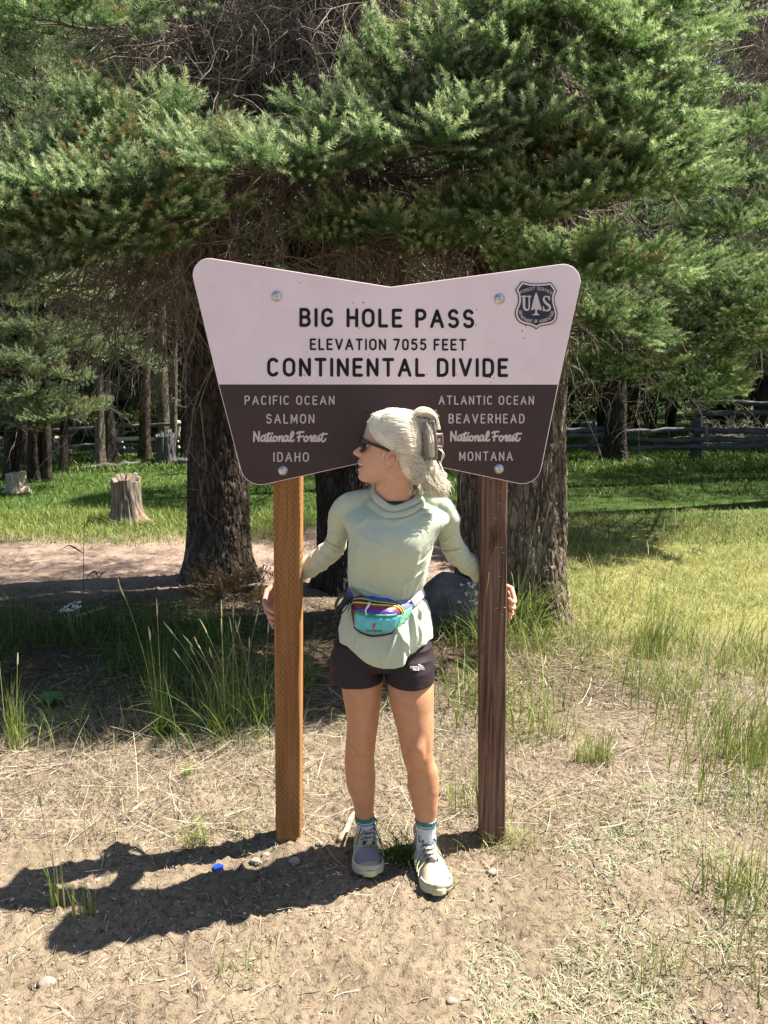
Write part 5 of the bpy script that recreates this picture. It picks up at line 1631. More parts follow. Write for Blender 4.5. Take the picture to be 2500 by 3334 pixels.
rdg = 1 - np.abs(2 * vn(dg1, 3) - 1); rdg = rdg * (.6 + .4 * np.clip(np.abs(q[:, 0] - .03) * 9, 0, 1))
arm_ = np.clip((np.abs(q[:, 0] - .03) - .16) * 14, 0, 1)
wst = np.exp(-((q[:, 2] - .96) / .06) ** 2)
d = (.0062 * (rdg - .5) + .0042 * (fbm(q * 24, 8, 2) - .5)) * (.45 + 1.1 * arm_ + .8 * wst)
bust = [(P(1215, 1765, 2.30), (.055, .08, .05), .005), (P(1345, 1765, 2.30), (.055, .08, .05), .006), (P(1280, 1770, 2.29), (.02, .05, .05), -.003)]
V = V + N_ * d[:, None]; V = bumps(V, N_, bust)
def creases(V, N_, lst):
    """Fold lines drawn in close-up pixels: ((x,y)...), width m, height m."""
    out = np.zeros(len(V))
    for pth, w_, a_ in lst:
        pp = []
        for q in pth:
            d = ray(*q); r_ = V - CAM; t = r_ @ d / (d @ d); dist = np.linalg.norm(r_ - t[:, None] * d, axis=1)
            k = dist < .006
            pp.append(P(*q, V[k, 1].min()) if k.any() else P(*q, 2.34))
        c_ = catmull(np.array(pp), 12 * len(pp))
        sel = np.where((V >= c_.min(0) - .03).all(1) & (V <= c_.max(0) + .03).all(1))[0]
        if not len(sel): continue
        dd = np.linalg.norm(V[sel][:, None] - c_[None], axis=2); m_ = dd.argmin(1); f = m_ / (len(c_) - 1)
        out[sel] += 1.45 * a_ * np.exp(-(dd.min(1) / w_) ** 2) * np.sin(np.clip(f, .06, .94) * math.pi) ** .5
    return V + N_ * out[:, None]
Z1 = lambda *a: [z1(*q) for q in a]
Z2 = lambda *a: [z2(*q) for q in a]
V = creases(V, N_, [(Z1((470,1290),(440,1450),(450,1640)), .014, .0035), (Z1((1010,1380),(960,1540),(900,1700)), .012, .004), (Z1((620,1380),(650,1520),(620,1680)), .016, .003), (Z1((560,1010),(520,1090),(430,1140)), .010, .004), (Z1((980,1010),(1050,1060),(1140,1070)), .010, .004), (Z2((620,430),(600,510),(640,570)), .007, .005), (Z2((760,440),(775,540),(770,620)), .008, .004), (Z2((1000,340),(1020,420),(1000,500)), .007, .006), (Z1((865,1670),(862,1740),(855,1800)), .0045, .007), (Z1((925,1660),(915,1740),(905,1800)), .0045, .006), (Z1((1045,1555),(950,1610),(845,1680)), .006, .006), (Z1((1085,1480),(1010,1640),(960,1760)), .007, .006),
    (Z1((1215,1150),(1150,1280),(1070,1400)), .006, .0032), (Z1((1160,1310),(1080,1430),(960,1500)), .005, .004), (Z1((320,1110),(350,1190),(400,1290)), .006, .0035), (Z1((370,1230),(440,1330),(520,1390)), .007, .004),
    (Z1((370,1650),(500,1700),(650,1760)), .006, .005), (Z1((380,1560),(430,1680),(520,1770)), .006, .004), (Z1((420,1180),(560,1280),(720,1340)), .010, .003), (Z1((600,1060),(780,1100),(960,1060)), .009, .003),
    (Z2((875,390),(840,470),(798,580)), .006, .009), (Z2((872,390),(905,460),(945,545)), .006, .009), (Z2((690,430),(700,500),(740,600)), .008, .004), (Z2((560,300),(540,380),(560,480)), .008, .004),
    (Z2((985,200),(1010,260),(1020,340)), .006, .008), (Z2((1010,180),(1050,250),(1060,340)), .006, .008), (Z2((1035,180),(1068,230),(1078,320)), .005, .006), (Z2((960,270),(975,350),(985,430)), .006, .006),
    (Z1((175,1240),(270,1290),(370,1330)), .007, .006), (Z1((140,1290),(210,1350),(330,1400)), .006, .006), (Z1((90,1350),(150,1420),(260,1470)), .006, .005), (Z1((20,1420),(90,1480),(180,1540)), .006, .005), (Z1((170,1190),(240,1210),(330,1190)), .006, .005),
    (Z1((1410,1250),(1350,1330),(1250,1390)), .006, .006), (Z1((1440,1310),(1380,1400),(1290,1470)), .005, .006), (Z1((1480,1360),(1430,1450),(1350,1520)), .005, .006), (Z1((1515,1410),(1480,1490),(1420,1570)), .005, .006), (Z1((1375,1170),(1300,1240),(1210,1300)), .006, .005)])
V += no_get(shirt.data) * 0
co_set(shirt.data, V)
# draped funnel collar with two soft rolls
cc_ = P(1291, 1606, 2.413); nA = 120
prof = [(-.016, -.030), (-.006, -.006), (.001, .002), (.008, -.001), (.0125, -.010), (.0105, -.0185), (.0065, -.0205), (.012, -.0215), (.0185, -.026), (.0215, -.036), (.0185, -.0445), (.0125, -.0465), (.019, -.048), (.0265, -.054), (.029, -.066), (.020, -.080)]
rgc = []
for k in range(nA):
    a = 2 * math.pi * k / nA
    w1 = .004 * math.sin(2 * a + .6) + .003 * math.sin(5 * a + 1.2); w2 = .003 * math.sin(3 * a + 2.0) + .0025 * math.sin(7 * a)
    row = []
    for m_, (r_, z) in enumerate(catmull(np.array(prof), 60)):
        f = m_ / 59
        rx, ry = .073 + r_ * 1.08 + w2 * math.sin(f * 7), .065 + r_ * 1.08 + w2 * math.sin(f * 7 + 1)
        tl = (.030 - .006 * f) * math.sin(a) + .004 * math.cos(a) + (.024 * (1 - f) ** 1.5) * math.cos(a) ** 2 + .012 * (1 - f) * max(0, math.sin(a))
        row.append((cc_[0] + rx * math.cos(a), cc_[1] + ry * math.sin(a), cc_[2] + z * (1 + .12 * math.sin(3 * a + 1)) + tl + w1 * math.sin(f * 5 + .5)))
    rgc.append(row)
rgc = np.array(rgc); Vc_ = rgc.reshape(-1, 3)
i_ = np.arange(nA)[:, None] * 60; j_ = np.arange(59)[None]; k_ = ((np.arange(nA) + 1) % nA)[:, None] * 60
mesh_np('collar', Vc_, np.stack([i_ + j_, k_ + j_, k_ + j_ + 1, i_ + j_ + 1], -1).reshape(-1, 4), SHIRT.m, shirt)
def surf0(V_, px, py):
    d = ray(px, py); w_ = V_ - CAM; t = w_ @ d / (d @ d); dist = np.linalg.norm(w_ - t[:, None] * d, axis=1)
    k = dist < .005
    return P(px, py, V_[k, 1].min() - .0003) if k.any() else P(px, py, 2.4)
SEAM = Mat('seam_thread', (.17, .18, .14), .9)

TV = co_get(shirt.data)
sm_ = [[surf0(TV, *q) for q in catmull(np.array(l_, float), 16)] for l_ in (Z1((158,1255),(200,1300),(280,1335),(372,1350)), Z1((545,800),(430,822),(330,850)), Z1((1360,1090),(1345,1080)), Z1((1345,890),(1330,1000)), Z1((1160,1330),(1240,1365),(1330,1360),(1385,1345)), Z1((1215,1110),(1190,1220),(1150,1310)))]
for p_ in sm_:
    V_, F_ = tube(p_, .0009, 5, round_ends=True); mesh_np('seam', V_, F_, SEAM.m, shirt)
# ---------------------------------------------------------------- shorts
SHORTS = Mat('dark_plum_shorts', rough=.7, spec=.35)
_f = SHORTS.noise(SHORTS.coord((1, 1, 1)), 260, 2)
SHORTS.base(SHORTS.ramp(_f, [(.35, (.015, .009, .012)), (.7, (.029, .019, .024))])); SHORTS.bump(SHORTS.noise(SHORTS.coord((1, 1, 4)), 40, 3), .25, .004)
sp_ = [loft_tab([(1112,1392,1985,2.44,.098,.10),(1100,1400,2040,2.445,.092,.112),(1088,1408,2090,2.445,.096,.118),(1080,1411,2130,2.445,.100,.120),(1086,1406,2165,2.445,.085,.105)], n=80)]
def short_leg(rows):
    rg = [ring(a, b, y, Yc, rf, rb, n=80) for a, b, y, Yc, rf, rb in catmull(np.array(rows, float), 30)]
    rg = np.array(rg); 
    return loft(rg[::-1], cap=True)
sp_.append(short_leg([(1090,1262,2080,2.448,.094,.114),(1077,1256,2120,2.448,.102,.116),(1071,1251,2155,2.45,.109,.116),(1072,1250,2185,2.45,.110,.114),(1074,1250,2206,2.45,.110,.112)]))
sp_.append(short_leg([(1240,1404,2080,2.438,.094,.114),(1244,1412,2120,2.436,.102,.116),(1249,1417,2155,2.434,.109,.116),(1250,1417,2185,2.432,.108,.112),(1252,1416,2212,2.430,.107,.110)]))
shorts = remesh('shorts', sp_, .0032, SHORTS.m, person, 3, .5)
V = co_get(shorts.data); N_ = no_get(shorts.data)
rd = 1 - np.abs(2 * vn(np.stack([V[:, 0] * 14 + V[:, 2] * 6, V[:, 1] * 12, V[:, 2] * 30], 1), 4) - 1)
V = V + N_ * ((rd - .5) * .0055 + (fbm(V * 20, 2, 2) - .5) * .004)[:, None]
co_set(shorts.data, V)

# logo print on the shorts: quarter dome arcs and three short words
WHITE = Mat('white_print', (.75, .74, .74), .6)
YL = 2.318
def surf_pt(obj_V, px, py, off=.0015, fallback=2.32):
    """Point on a garment's front under photo pixel (px, py)."""
    d = ray(px, py); 
    w_ = obj_V - CAM; t = w_ @ d / (d @ d); dist = np.linalg.norm(w_ - t[:, None] * d, axis=1)
    k = dist < .006
    Y_ = (obj_V[k, 1].min() if k.any() else fallback)
    return P(px, py, Y_ - off)
SV = co_get(shorts.data)
def logo_strokes(lst, r_px, depth, V_, parent, mat, name, off=.001):
    parts = []
    for st in lst:
        p = [surf_pt(V_, *q, off=off) for q in st]
        yy = min(a[1] for a in p)
        parts += stroke_mesh([p], r_px * mm(2.32), depth, n=5)
    Vx, Fx = join(parts); return mesh_np(name, Vx, Fx, mat, parent)
lg = []
for word, x0, x1, y0, y1 in (('THE', 998, 1010 + 2, 612, 622), ('NORTH', 948, 1003, 624, 637), ('FACE', 966, 1003, 639, 650)):
    pos, x = [], 0
    for ch in word: pos.append((ch, x)); x += GL[ch][0] + .28
    sx = (x1 - x0) / (x - .28)
    for ch, xx in pos:
        for st in GL[ch][1]:
            lg.append([z2(x0 + (xx + u) * sx, y1 - (y1 - y0) * v + .05 * 0) for u, v in st])
for rr in (4, 13, 22, 30):
    lg.append([z2(1005 + rr * math.sin(t), 645 - rr * math.cos(t)) for t in np.linspace(.15, 1.55, 8)])
logo_strokes(lg, 1.0, .0006, SV, shorts, WHITE.m, 'logo')

# ---------------------------------------------------------------- socks
SOCK = Mat('sock_pale_blue', rough=.9, spec=.15); _f = SOCK.n('TexWave'); _f.inputs['Scale'].default_value = 55; _f.bands_direction = 'X'
SOCK.base(SOCK.ramp(SOCK.noise(SOCK.coord((1, 1, .2)), 120, 2), [(.3, (.42, .50, .55)), (.7, (.60, .66, .68))]))
TEAL = noisy('sock_teal_band', (.03, .14, .15), (.05, .19, .20), 90, .9, .1, .001)
for tb in ([(1153,1220,2654,2.524,.037,.041),(1158,1223,2680,2.530,.0365,.040),(1162,1227,2710,2.535,.038,.042),(1160,1232,2775,2.537,.042,.048)],
           [(1350,1423,2665,2.4345,.0375,.043),(1354,1422,2690,2.438,.0365,.041),(1355,1421,2720,2.44,.038,.042),(1352,1428,2795,2.444,.042,.048)]):
    t_ = catmull(np.array(tb, float), 30); n = 96
    rg = np.array([ring(*r_, n=n) for r_ in t_]); cen = rg.mean(1, keepdims=True)
    a = np.linspace(0, 2 * math.pi, n, endpoint=False)
    rg = cen + (rg - cen) * (1 + .016 * np.cos(24 * a))[None, :, None]
    V_, F_ = loft(rg[::-1], cap=True)
    so = mesh_np('sock', V_, F_, SOCK.m, person)
    for i0, i1, gr in ((0, 4, 1.045), (6, 7, 1.035)):
        b_ = cen[i0:i1 + 1] + (rg[i0:i1 + 1] - cen[i0:i1 + 1]) * gr
        if i0 == 0: b_[0] = b_[0] + [0, 0, .002]
        inner = cen[i0:i1 + 1] + (rg[i0:i1 + 1] - cen[i0:i1 + 1]) * .99
        V_, F_ = loft(np.concatenate([b_, inner[::-1], b_[:1]])[::-1], cap=False)
        mesh_np('sock_band', V_, F_, TEAL, so)

# ---------------------------------------------------------------- shoes
CREAM = noisy('shoe_cream_foam', (.38, .345, .26), (.56, .52, .43), 30, .7, .15, .003)
LIME = noisy('shoe_lime_rubber', (.50, .50, .27), (.60, .60, .37), 30, .6, .1, .002)
MESHW = noisy('shoe_white_mesh', (.35, .30, .22), (.50, .44, .34), 160, .8, .3, .002)
MESHG = noisy('shoe_grey_mesh', (.17, .165, .18), (.27, .26, .28), 160, .8, .3, .002)
NAVYL = noisy('navy_lace', (.012, .016, .035), (.025, .03, .055), 90, .8, .2, .001)
def shoe(toe, ankle_px, toebox, lab, turn):
    ax = P(*ankle_px); L_ = .285
    d = np.array([toe[0] - ax[0], toe[1] - ax[1] , 0.0]); d = unit(d)
    z0 = -.004
    heel = np.array([toe[0], toe[1], 0]) - d * L_
    sd = np.array([-d[1], d[0], 0]) ; sd = sd if sd[0] > 0 else -sd
    up = np.array([0, 0, 1.0])
    W = lambda u, s, z: heel + d * u + sd * s + up * (z + z0)
    grp = bpy.data.objects.new('shoe', None); COL.objects.link(grp); grp.parent = person; grp.matrix_parent_inverse = parent_inv(person)
    U = [0, .008, .03, .07, .11, .15, .19, .225, .255, .275, .285]
    HWs = [.014, .027, .038, .041, .041, .046, .053, .054, .046, .030, .010]
    us = np.linspace(0, .285, 44); us = .285 * (1 - np.cos(np.linspace(0, math.pi, 44))) / 2
    hw = np.interp(us, U, HWs)
    off = .006 * turn * np.sin(us / .285 * math.pi)         # banana last
    outline = [(u, h + o) for u, h, o in zip(us, hw, off)] + [(u, -h + o) for u, h, o in zip(us[::-1], hw[::-1], off[::-1])][1:-1]
    def lev(z_of, grow):
        cu = .145
        return np.array([W(cu + (u - cu) * (1 + grow * .5), s * (1 + grow), z_of(u)) for u, s in outline])
    rock_ = lambda u: .020 * np.clip((u - .20) / .085, 0, 1) ** 2 + .010 * np.clip((.05 - u) / .05, 0, 1) ** 2
    thick = lambda u: np.interp(u, [0, .08, .2, .285], [.040, .036, .030, .024])
    rg = [lev(lambda u: rock_(u), -.06), lev(lambda u: rock_(u) + .004, .0), lev(lambda u: rock_(u) + thick(u) * .4, .055), lev(lambda u: rock_(u) + thick(u) * .75, .035), lev(lambda u: rock_(u) + thick(u), -.02)]
    V_, F_ = loft(np.array(rg), cap=True); mesh_np('sole', V_, F_, CREAM, grp)
    # toe rubber
    tr_ = []
    for k, zf in enumerate((.001, .006, .016, .022)):
        tr_.append([W(.145 + (u - .145) * 1.032 + .002, s * (1.06, 1.07, 1.085, 1.06)[k] * .62, rock_(u) + zf) for u, s in outline if u > .262])
    tr_ = np.array(tr_); m_, n_ = tr_.shape[:2]
    o_ = mesh_np('toe_rubber', tr_.reshape(-1, 3), grid_faces(m_, n_), LIME, grp); sm = o_.modifiers.new('s', 'SOLIDIFY'); sm.thickness = .004; sm.offset = 0
    # upper
    top = lambda u: np.interp(u, [0, .02, .06, .085, .12, .16, .20, .235, .262, .278, .284], [.098, .108, .104, .112, .100, .082, .066, .054, .045, .034, .024])
    rgs, cols = [], []
    ua = np.concatenate([np.linspace(.004, .275, 60), [.279, .282]])
    th = np.linspace(0, 2 * math.pi, 56, endpoint=False)
    for u in ua:
        h = top(u); zb = rock_(u) + thick(u) * .6; w_ = np.interp(u, U, HWs) * .97; o = .006 * turn * math.sin(u / .285 * math.pi)
        zm = zb + .004
        narrow = np.interp(u, [0, .1, .17, .285], [.78, .70, .80, .96])
        pt = []
        for t in th:
            c_, s_ = math.cos(t), math.sin(t)
            if s_ >= 0:
                z = zm + (h - zm) * s_ ** .9; s = w_ * np.sign(c_) * abs(c_) ** .8 * (narrow + (1 - narrow) * (1 - s_))
            else:
                z = zm + (zm - zb + .006) * s_; s = w_ * c_
            pt.append(W(u, s + o, z))
        rgs.append(pt)
    V_, F_ = loft(np.array(rgs), cap=True)
    upper = mesh_np('upper', V_, F_, [MESHW, MESHG], grp)
    me_ = upper.data
    if toebox:
        for p_ in me_.polygons:
            r_ = np.array(p_.center) - heel; u_ = r_ @ d
            if .188 < u_ < .248 and p_.normal.z > .35: p_.material_index = 1
    # toe guard
    gd = []
    for k, (g, zf) in enumerate(((1.045, .020), (1.03, .034), (.99, .046))):
        gd.append([W(.145 + (u - .145) * (1.012 - .01 * k), s * g * (1 - .02 * k), rock_(u) + zf * np.interp(u, [.2, .285], [1, .82])) for u, s in outline if u > .212])
    gd = np.array(gd); m_, n_ = gd.shape[:2]
    o_ = mesh_np('toe_guard', gd.reshape(-1, 3), grid_faces(m_, n_), CREAM, grp); sm = o_.modifiers.new('s', 'SOLIDIFY'); sm.thickness = .003; sm.offset = 0
    # tongue
    tg = []
    for u, z, w_ in ((.088, .150, .020), (.094, .146, .026), (.104, .128, .026), (.118, .112, .024), (.14, .100, .022), (.17, .086, .019), (.185, .078, .012)):
        tg.append([W(u + .004 * math.cos(t * 1.0), w_ * math.cos(t) + .002 * turn, z + .007 * math.sin(t)) for t in np.linspace(0, 2 * math.pi, 20, endpoint=False)])
    V_, F_ = loft(np.array(tg), cap=True); mesh_np('tongue', V_, F_, MESHW, grp)
    # laces
    lc = []
    rows = [(.100, .121, .030), (.116, .108, .030), (.132, .1, .028), (.148, .092, .026), (.164, .084, .024), (.178, .076, .021)]
    for k, (u, z, w_) in enumerate(rows):
        z += .008
        for s0, s1 in ((-1, 1), (1, -1)):
            u2, z2_ = (rows[k + 1][0], rows[k + 1][1] + .006) if k + 1 < len(rows) else (u + .006, z - .004)
            ln = [W(u, s0 * w_, z - .009), W((u * 2 + u2) / 3, s0 * w_ * .4, z + .001), W((u + u2 * 2) / 3, s1 * w_ * .4, (z + z2_) / 2 + .001), W(u2, s1 * w_ * .92, z2_ - .008)]
            lc.append(tube(catmull(ln, 10), .0019, 6, round_ends=True))
    for sg in (-1, 1):      # bow
        b_ = [W(.104, 0, .136), W(.110, sg * .018, .142), W(.124, sg * .034, .128), W(.132, sg * .028, .116), W(.118, sg * .012, .128), W(.106, 0, .136)]
        lc.append(tube(catmull(b_, 24), .0017, 6))
        e_ = [W(.105, 0, .136), W(.120, sg * .012, .130), W(.150, sg * .030, .104), W(.175, sg * .042, .072)]
        lc.append(tube(catmull(e_, 16), .0016, 6, round_ends=True))
    V_, F_ = join(lc); mesh_np('laces', V_, F_, NAVYL, grp)
    # side overlay ribs and collar
    cl = catmull([W(.012, .020, .108), W(.0, 0, .112), W(.012, -.020, .108), W(.05, -.030, .100), W(.085, -.028, .108), W(.098, -.016, .116)], 30)
    cl2 = catmull([W(.012, .020, .108), W(.05, .030, .100), W(.085, .028, .108), W(.098, .016, .116)], 20)
    V_, F_ = join([tube(cl, .006, 8, round_ends=True), tube(cl2, .006, 8, round_ends=True)]); mesh_np('collar', V_, F_, MESHW, grp)
    rb_ = []
    for sg in (-1, 1):
        for k in range(4):
            u = .105 + .022 * k
            rb_.append(tube(catmull([W(u, sg * (.030 - .002 * k) + .002, top(u) - .010), W(u + .012, sg * .046, .062 - .004 * k), W(u + .03, sg * (.051 + .001 * k), .038)], 12), .0018, 6, round_ends=True))
    for h_ in (rb_[:4], rb_[4:]):
        V_, F_ = join(h_); mesh_np('overlay', V_, F_, LIME, grp)
    if lab: grp['label'] = lab
    return grp
shoe(footL, (1196, 2720, 2.535), True, 'grey toed running shoe', -1)
shoe(footR, (1388, 2730, 2.44), False, None, 1)

# ================================================================== HAIR
HAIR = Mat('blonde_hair', rough=.45, spec=.35)
_h = HAIR.attr('rnd').outputs['Fac']
_hc = HAIR.ramp(_h, [(0, (.52, .40, .21)), (.3, (.84, .75, .56)), (.6, (.93, .88, .73)), (1, (.96, .94, .86))])
HAIR.base(_hc); HAIR.translucent(_hc, .2)
rh = np.random.default_rng(44)
hair_parts = []
HL = np.array([(548,212),(556,250),(580,300),(612,345),(650,385),(700,425),(740,440),(780,455),(812,490),(826,540),(842,600),(880,660),(930,700)], float)   # hairline, ear, nape
def in_hair(x, y):
    """Profile points that carry hair (behind the hairline)."""
    hx = np.interp(y, HL[:, 1], HL[:, 0])
    return x > hx
rings = []
hys = np.arange(92, 706, 9.0)
ths = np.linspace(0, 2 * math.pi, 90, endpoint=False)
cap = np.zeros((len(hys), 90, 3)); ok = np.zeros((len(hys), 90), bool)
for i, y in enumerate(hys):
    yy = max(y, 97.0)
    f, b, w_ = ip(FR, yy), ip(BK, yy), ip(HW, yy)
    u = (1 - np.cos(ths)) / 2; x = f + (b - f) * u
    s = w_ * np.sign(np.sin(ths)) * np.abs(np.sin(ths)) ** .88
    hx = np.interp(y, HL[:, 1], HL[:, 0])
    e_ = np.clip((x - hx) / 60, 0, 1)
    off = 1 + 7 * e_ + 5 * (fbm(np.stack([x * .02, s * .02, np.full(90, y) * .004], 1), 3, 2) - .5)
    cx = (f + b) / 2; nx = (x - cx) / ((b - f) / 2); nn = np.hypot(nx, s / w_)
    xo = x + off * nx / nn; so_ = s + off * (s / w_) / nn
    yo = y - (8 if y < 200 else 0) * e_
    for j in range(90): cap[i, j] = HP(xo[j], yo[j] if np.ndim(yo) else yo, so_[j])
    ok[i] = x > hx - 4
Vc = cap.reshape(-1, 3); Fc = []
for i in range(len(hys) - 1):
    for j in range(90):
        k = (j + 1) % 90
        if ok[i, j] and ok[i, k] and ok[i + 1, j] and ok[i + 1, k]: Fc.append((i * 90 + j, (i + 1) * 90 + j, (i + 1) * 90 + k, i * 90 + k))
topc = [(0 * 90 + j, 0 * 90 + (j + 1) % 90, len(Vc)) for j in range(90)]
Vc = np.concatenate([Vc, [cap[0].mean(0)]])
hv, hf, hr = [Vc], [np.array(Fc)], [np.full(len(Vc), .45)]
tri_extra = np.array(topc)
off_n = len(Vc)
def strand(p, r0, r1, tone, n=12, sides=4):
    global off_n
    c_ = catmull(p, n)
    V_, F_ = tube(c_, np.interp(np.linspace(0, 1, n), [0, .25, .7, 1], [r0 * .7, r0, (r0 + r1) / 2, r1]), sides, cap=False)
    hv.append(V_); hf.append(F_[0] + off_n); hr.append(np.full(len(V_), tone)); off_n += len(V_)
def lift(x, y, o, sg=1): return HP(x, y, sg * (hsurf(np.clip(x, ip(FR, min(max(y,97),740)) + 4, ip(BK, min(max(y,97),740)) - 4), min(max(y, 97), 740)) + o))
tone = lambda: float(np.clip(rh.normal(.58, .30), 0, 1))
# swept back from the hairline to the clip, both sides
for sg in (1, -1):
    for k in range(1500 if sg > 0 else 400):
        t = rh.uniform(0, 1)
        h0 = np.array([np.interp(t, np.linspace(0, 1, 8), HL[:8, 0]), np.interp(t, np.linspace(0, 1, 8), HL[:8, 1])]) + rh.normal(0, 4, 2)
        e0 = np.array([1045 + rh.normal(0, 10), np.interp(t, [0, 1], [205, 545]) + rh.normal(0, 22)])
        j = rh.normal(0, 10)
        bow = np.interp(t, [0, .3, .6, 1], [-96, -66, -30, 6]) + j
        m1 = h0 + (e0 - h0) * .33 + (0, bow); m2 = h0 + (e0 - h0) * .68 + (0, bow * .75)
        o = [5, 12 + rh.uniform(0, 24), 16 + rh.uniform(0, 26), 14]
        ymin = 96
        p = [lift(*h0, o[0], sg), lift(m1[0], m1[1], o[1], sg), lift(m2[0], m2[1], o[2], sg), lift(min(e0[0], 1046), e0[1], o[3], sg)]
        ph = math.sin(t * 61) * .5 + math.sin(t * 137 + 1) * .35 + math.sin(t * 23 + 2) * .3
        strand(p, .0008, .0005, float(np.clip(.55 + .36 * ph + rh.normal(0, .13), 0, 1)))
# locks that frame the face: along the hairline, over the ear top and back
for sg in (1, -1):
    for k in range(420 if sg > 0 else 120):
        u = rh.uniform(0, 1); d = 70 * u ** 1.3
        if rh.uniform() < .55:
            q = [(552 + d * .5, 208 - d * .2), (572 + d, 285 - d * .3), (636 + d, 372 - d * .5), (748 + d * .6, 440 - d * .6), (892 + rh.normal(0, 10), 540 - d * .4), (1030 + rh.normal(0, 14), 590 + rh.normal(0, 30) - d)]
        else:
            q = [(575 + d, 170 + d * .3), (600 + d * 1.4, 250 + d * .2), (690 + d * 1.3, 350 - d * .1), (830 + d, 440 - d * .3), (960, 520 - d * .3), (1048, 540 + rh.normal(0, 26) - d)]
        j = rh.normal(0, 4, (6, 2)); lift_o = (4, 9 + 9 * u, 12 + 14 * u, 16 + 14 * u, 24, 20)
        strand([lift(x + jx, y + jy, o, sg) for (x, y), (jx, jy), o in zip(q, j, lift_o)], .0008, .0005, float(np.clip(.62 + .33 * math.sin(u * 47) + rh.normal(0, .14), 0, 1)), 16)
# crown strands over the top of the head
for k in range(620):
    s0 = rh.uniform(-1, 1)
    p = []
    for x, y, f_ in ((552, 205, .35), (600, 140, .5), (690, 100, .7), (800, 84, .8), (900, 96, .75), (960, 130, .5), (1010, 185, .3)):
        w_ = hsurf(x, max(y + 24, 112))
        p.append(HP(x + rh.normal(0, 5), y + 4 + 70 * (s0 * f_) ** 2 + rh.normal(0, 4), s0 * (w_ + 12)))
    strand(p, .0008, .0005, tone(), 14)
# lower locks from behind the ear to the tail
for sg in (1, -1):
    for k in range(1300 if sg > 0 else 250):
        y0 = rh.uniform(470, 640); x0 = np.interp(y0, HL[:, 1], HL[:, 0]) + rh.uniform(-6, 55)
        p = [lift(x0, y0, 10, sg), lift(x0 + 70, y0 + 40 + rh.normal(0, 14), 30, sg), HP(985 + rh.normal(0, 22), y0 + 75 + rh.normal(0, 26), sg * rh.uniform(80, 175)), HP(1085 + rh.normal(0, 18), y0 * .45 + 400 + rh.normal(0, 30), sg * rh.uniform(20, 110))]
        strand(p, .0008, .0005, tone())
# volume under the locks and the tail
def vol(p, r_):
    global off_n, tri_extra
    V_, F_ = tube(catmull(p, 20), np.interp(np.linspace(0, 1, 20), np.linspace(0, 1, len(r_)), r_), 16, round_ends=True)
    hv.append(V_); hf.append(F_[0] + off_n); hr.append(np.full(len(V_), .4)); tri_extra = np.concatenate([tri_extra, F_[1] + off_n]); off_n += len(V_)
vol([HP(900,560,40), HP(985,625,40), HP(1070,690,30), HP(1130,735,10)], [.046, .044, .030, .012])
vol([HP(1060,500,30), HP(1110,600,20), HP(1160,700,10), HP(1195,790,0)], [.020, .024, .016, .005])
vol([HP(950,175,10), HP(1020,120,20), HP(1100,130,20), HP(1150,200,10)], [.014, .018, .016, .008])
vol([HP(1060,230,40), HP(1090,350,45), HP(1100,500,30)], [.020, .024, .020])
# twisted hair held in the clip
for k in range(150):
    a, b = rh.normal(0, 14), rh.normal(0, 26)
    strand([HP(1060 + a, 225 + rh.normal(0, 12), 80 + b), HP(1088 + a, 330, 112 + b * .5), HP(1098 + a, 430, 110 + b * .5), HP(1092 + a, 560 + rh.normal(0, 14), 70 + b)], .0015, .0012, tone())
# bun loop and loose ends above the clip
for k in range(700):
    a = rh.normal(0, 1); r_ = rh.uniform(.45, 1.15); sx_ = rh.normal(0, 34)
    p = [HP(945 + 6 * a, 165 + 12 * a, sx_ + 30), HP(990, 165 - 62 * r_ + 5 * a, sx_ * 1.2 + 25), HP(1075, 165 - 76 * r_, sx_ * 1.3 + 15), HP(1140 + 22 * r_, 185 - 30 * r_, sx_ * 1.2), HP(1165 + 12 * a, 240 + 30 * r_, sx_)]
    strand(p, .0009, .0004, tone())
for k in range(90):
    x0 = rh.uniform(1000, 1165); y0 = rh.uniform(110, 190)
    d = np.array([rh.normal(.25, .6), -abs(rh.normal(.5, .4))]) * rh.uniform(14, 40)
    strand([HP(x0, y0, rh.uniform(-20, 60)), HP(x0 + d[0] * .5, y0 + d[1] * .6, rh.uniform(-20, 60)), HP(x0 + d[0] * 1.2, y0 + d[1] * .95 + rh.uniform(0, 14), rh.uniform(-20, 60))], .0007, .0003, .9, 8, 3)
# tail
for k in range(1100):
    x0 = rh.uniform(1000, 1150); y0 = rh.uniform(540, 690); s0 = rh.normal(20, 45)
    ex = 1190 + rh.normal(0, 34); ey = rh.uniform(720, 890)
    if rh.uniform() < .3: ex = rh.uniform(1030, 1180); ey = rh.uniform(730, 830)
    p = [HP(x0, y0, s0 + 20), HP(x0 + (ex - x0) * .45 + rh.normal(0, 14), y0 + 90 + rh.normal(0, 12), s0 + 12), HP(ex + rh.normal(4, 12), (y0 + ey) / 2 + 90, s0 * .8), HP(ex + rh.normal(0, 16), ey, s0 * .8)]
    strand(p, .0009, .0003, tone(), 12)
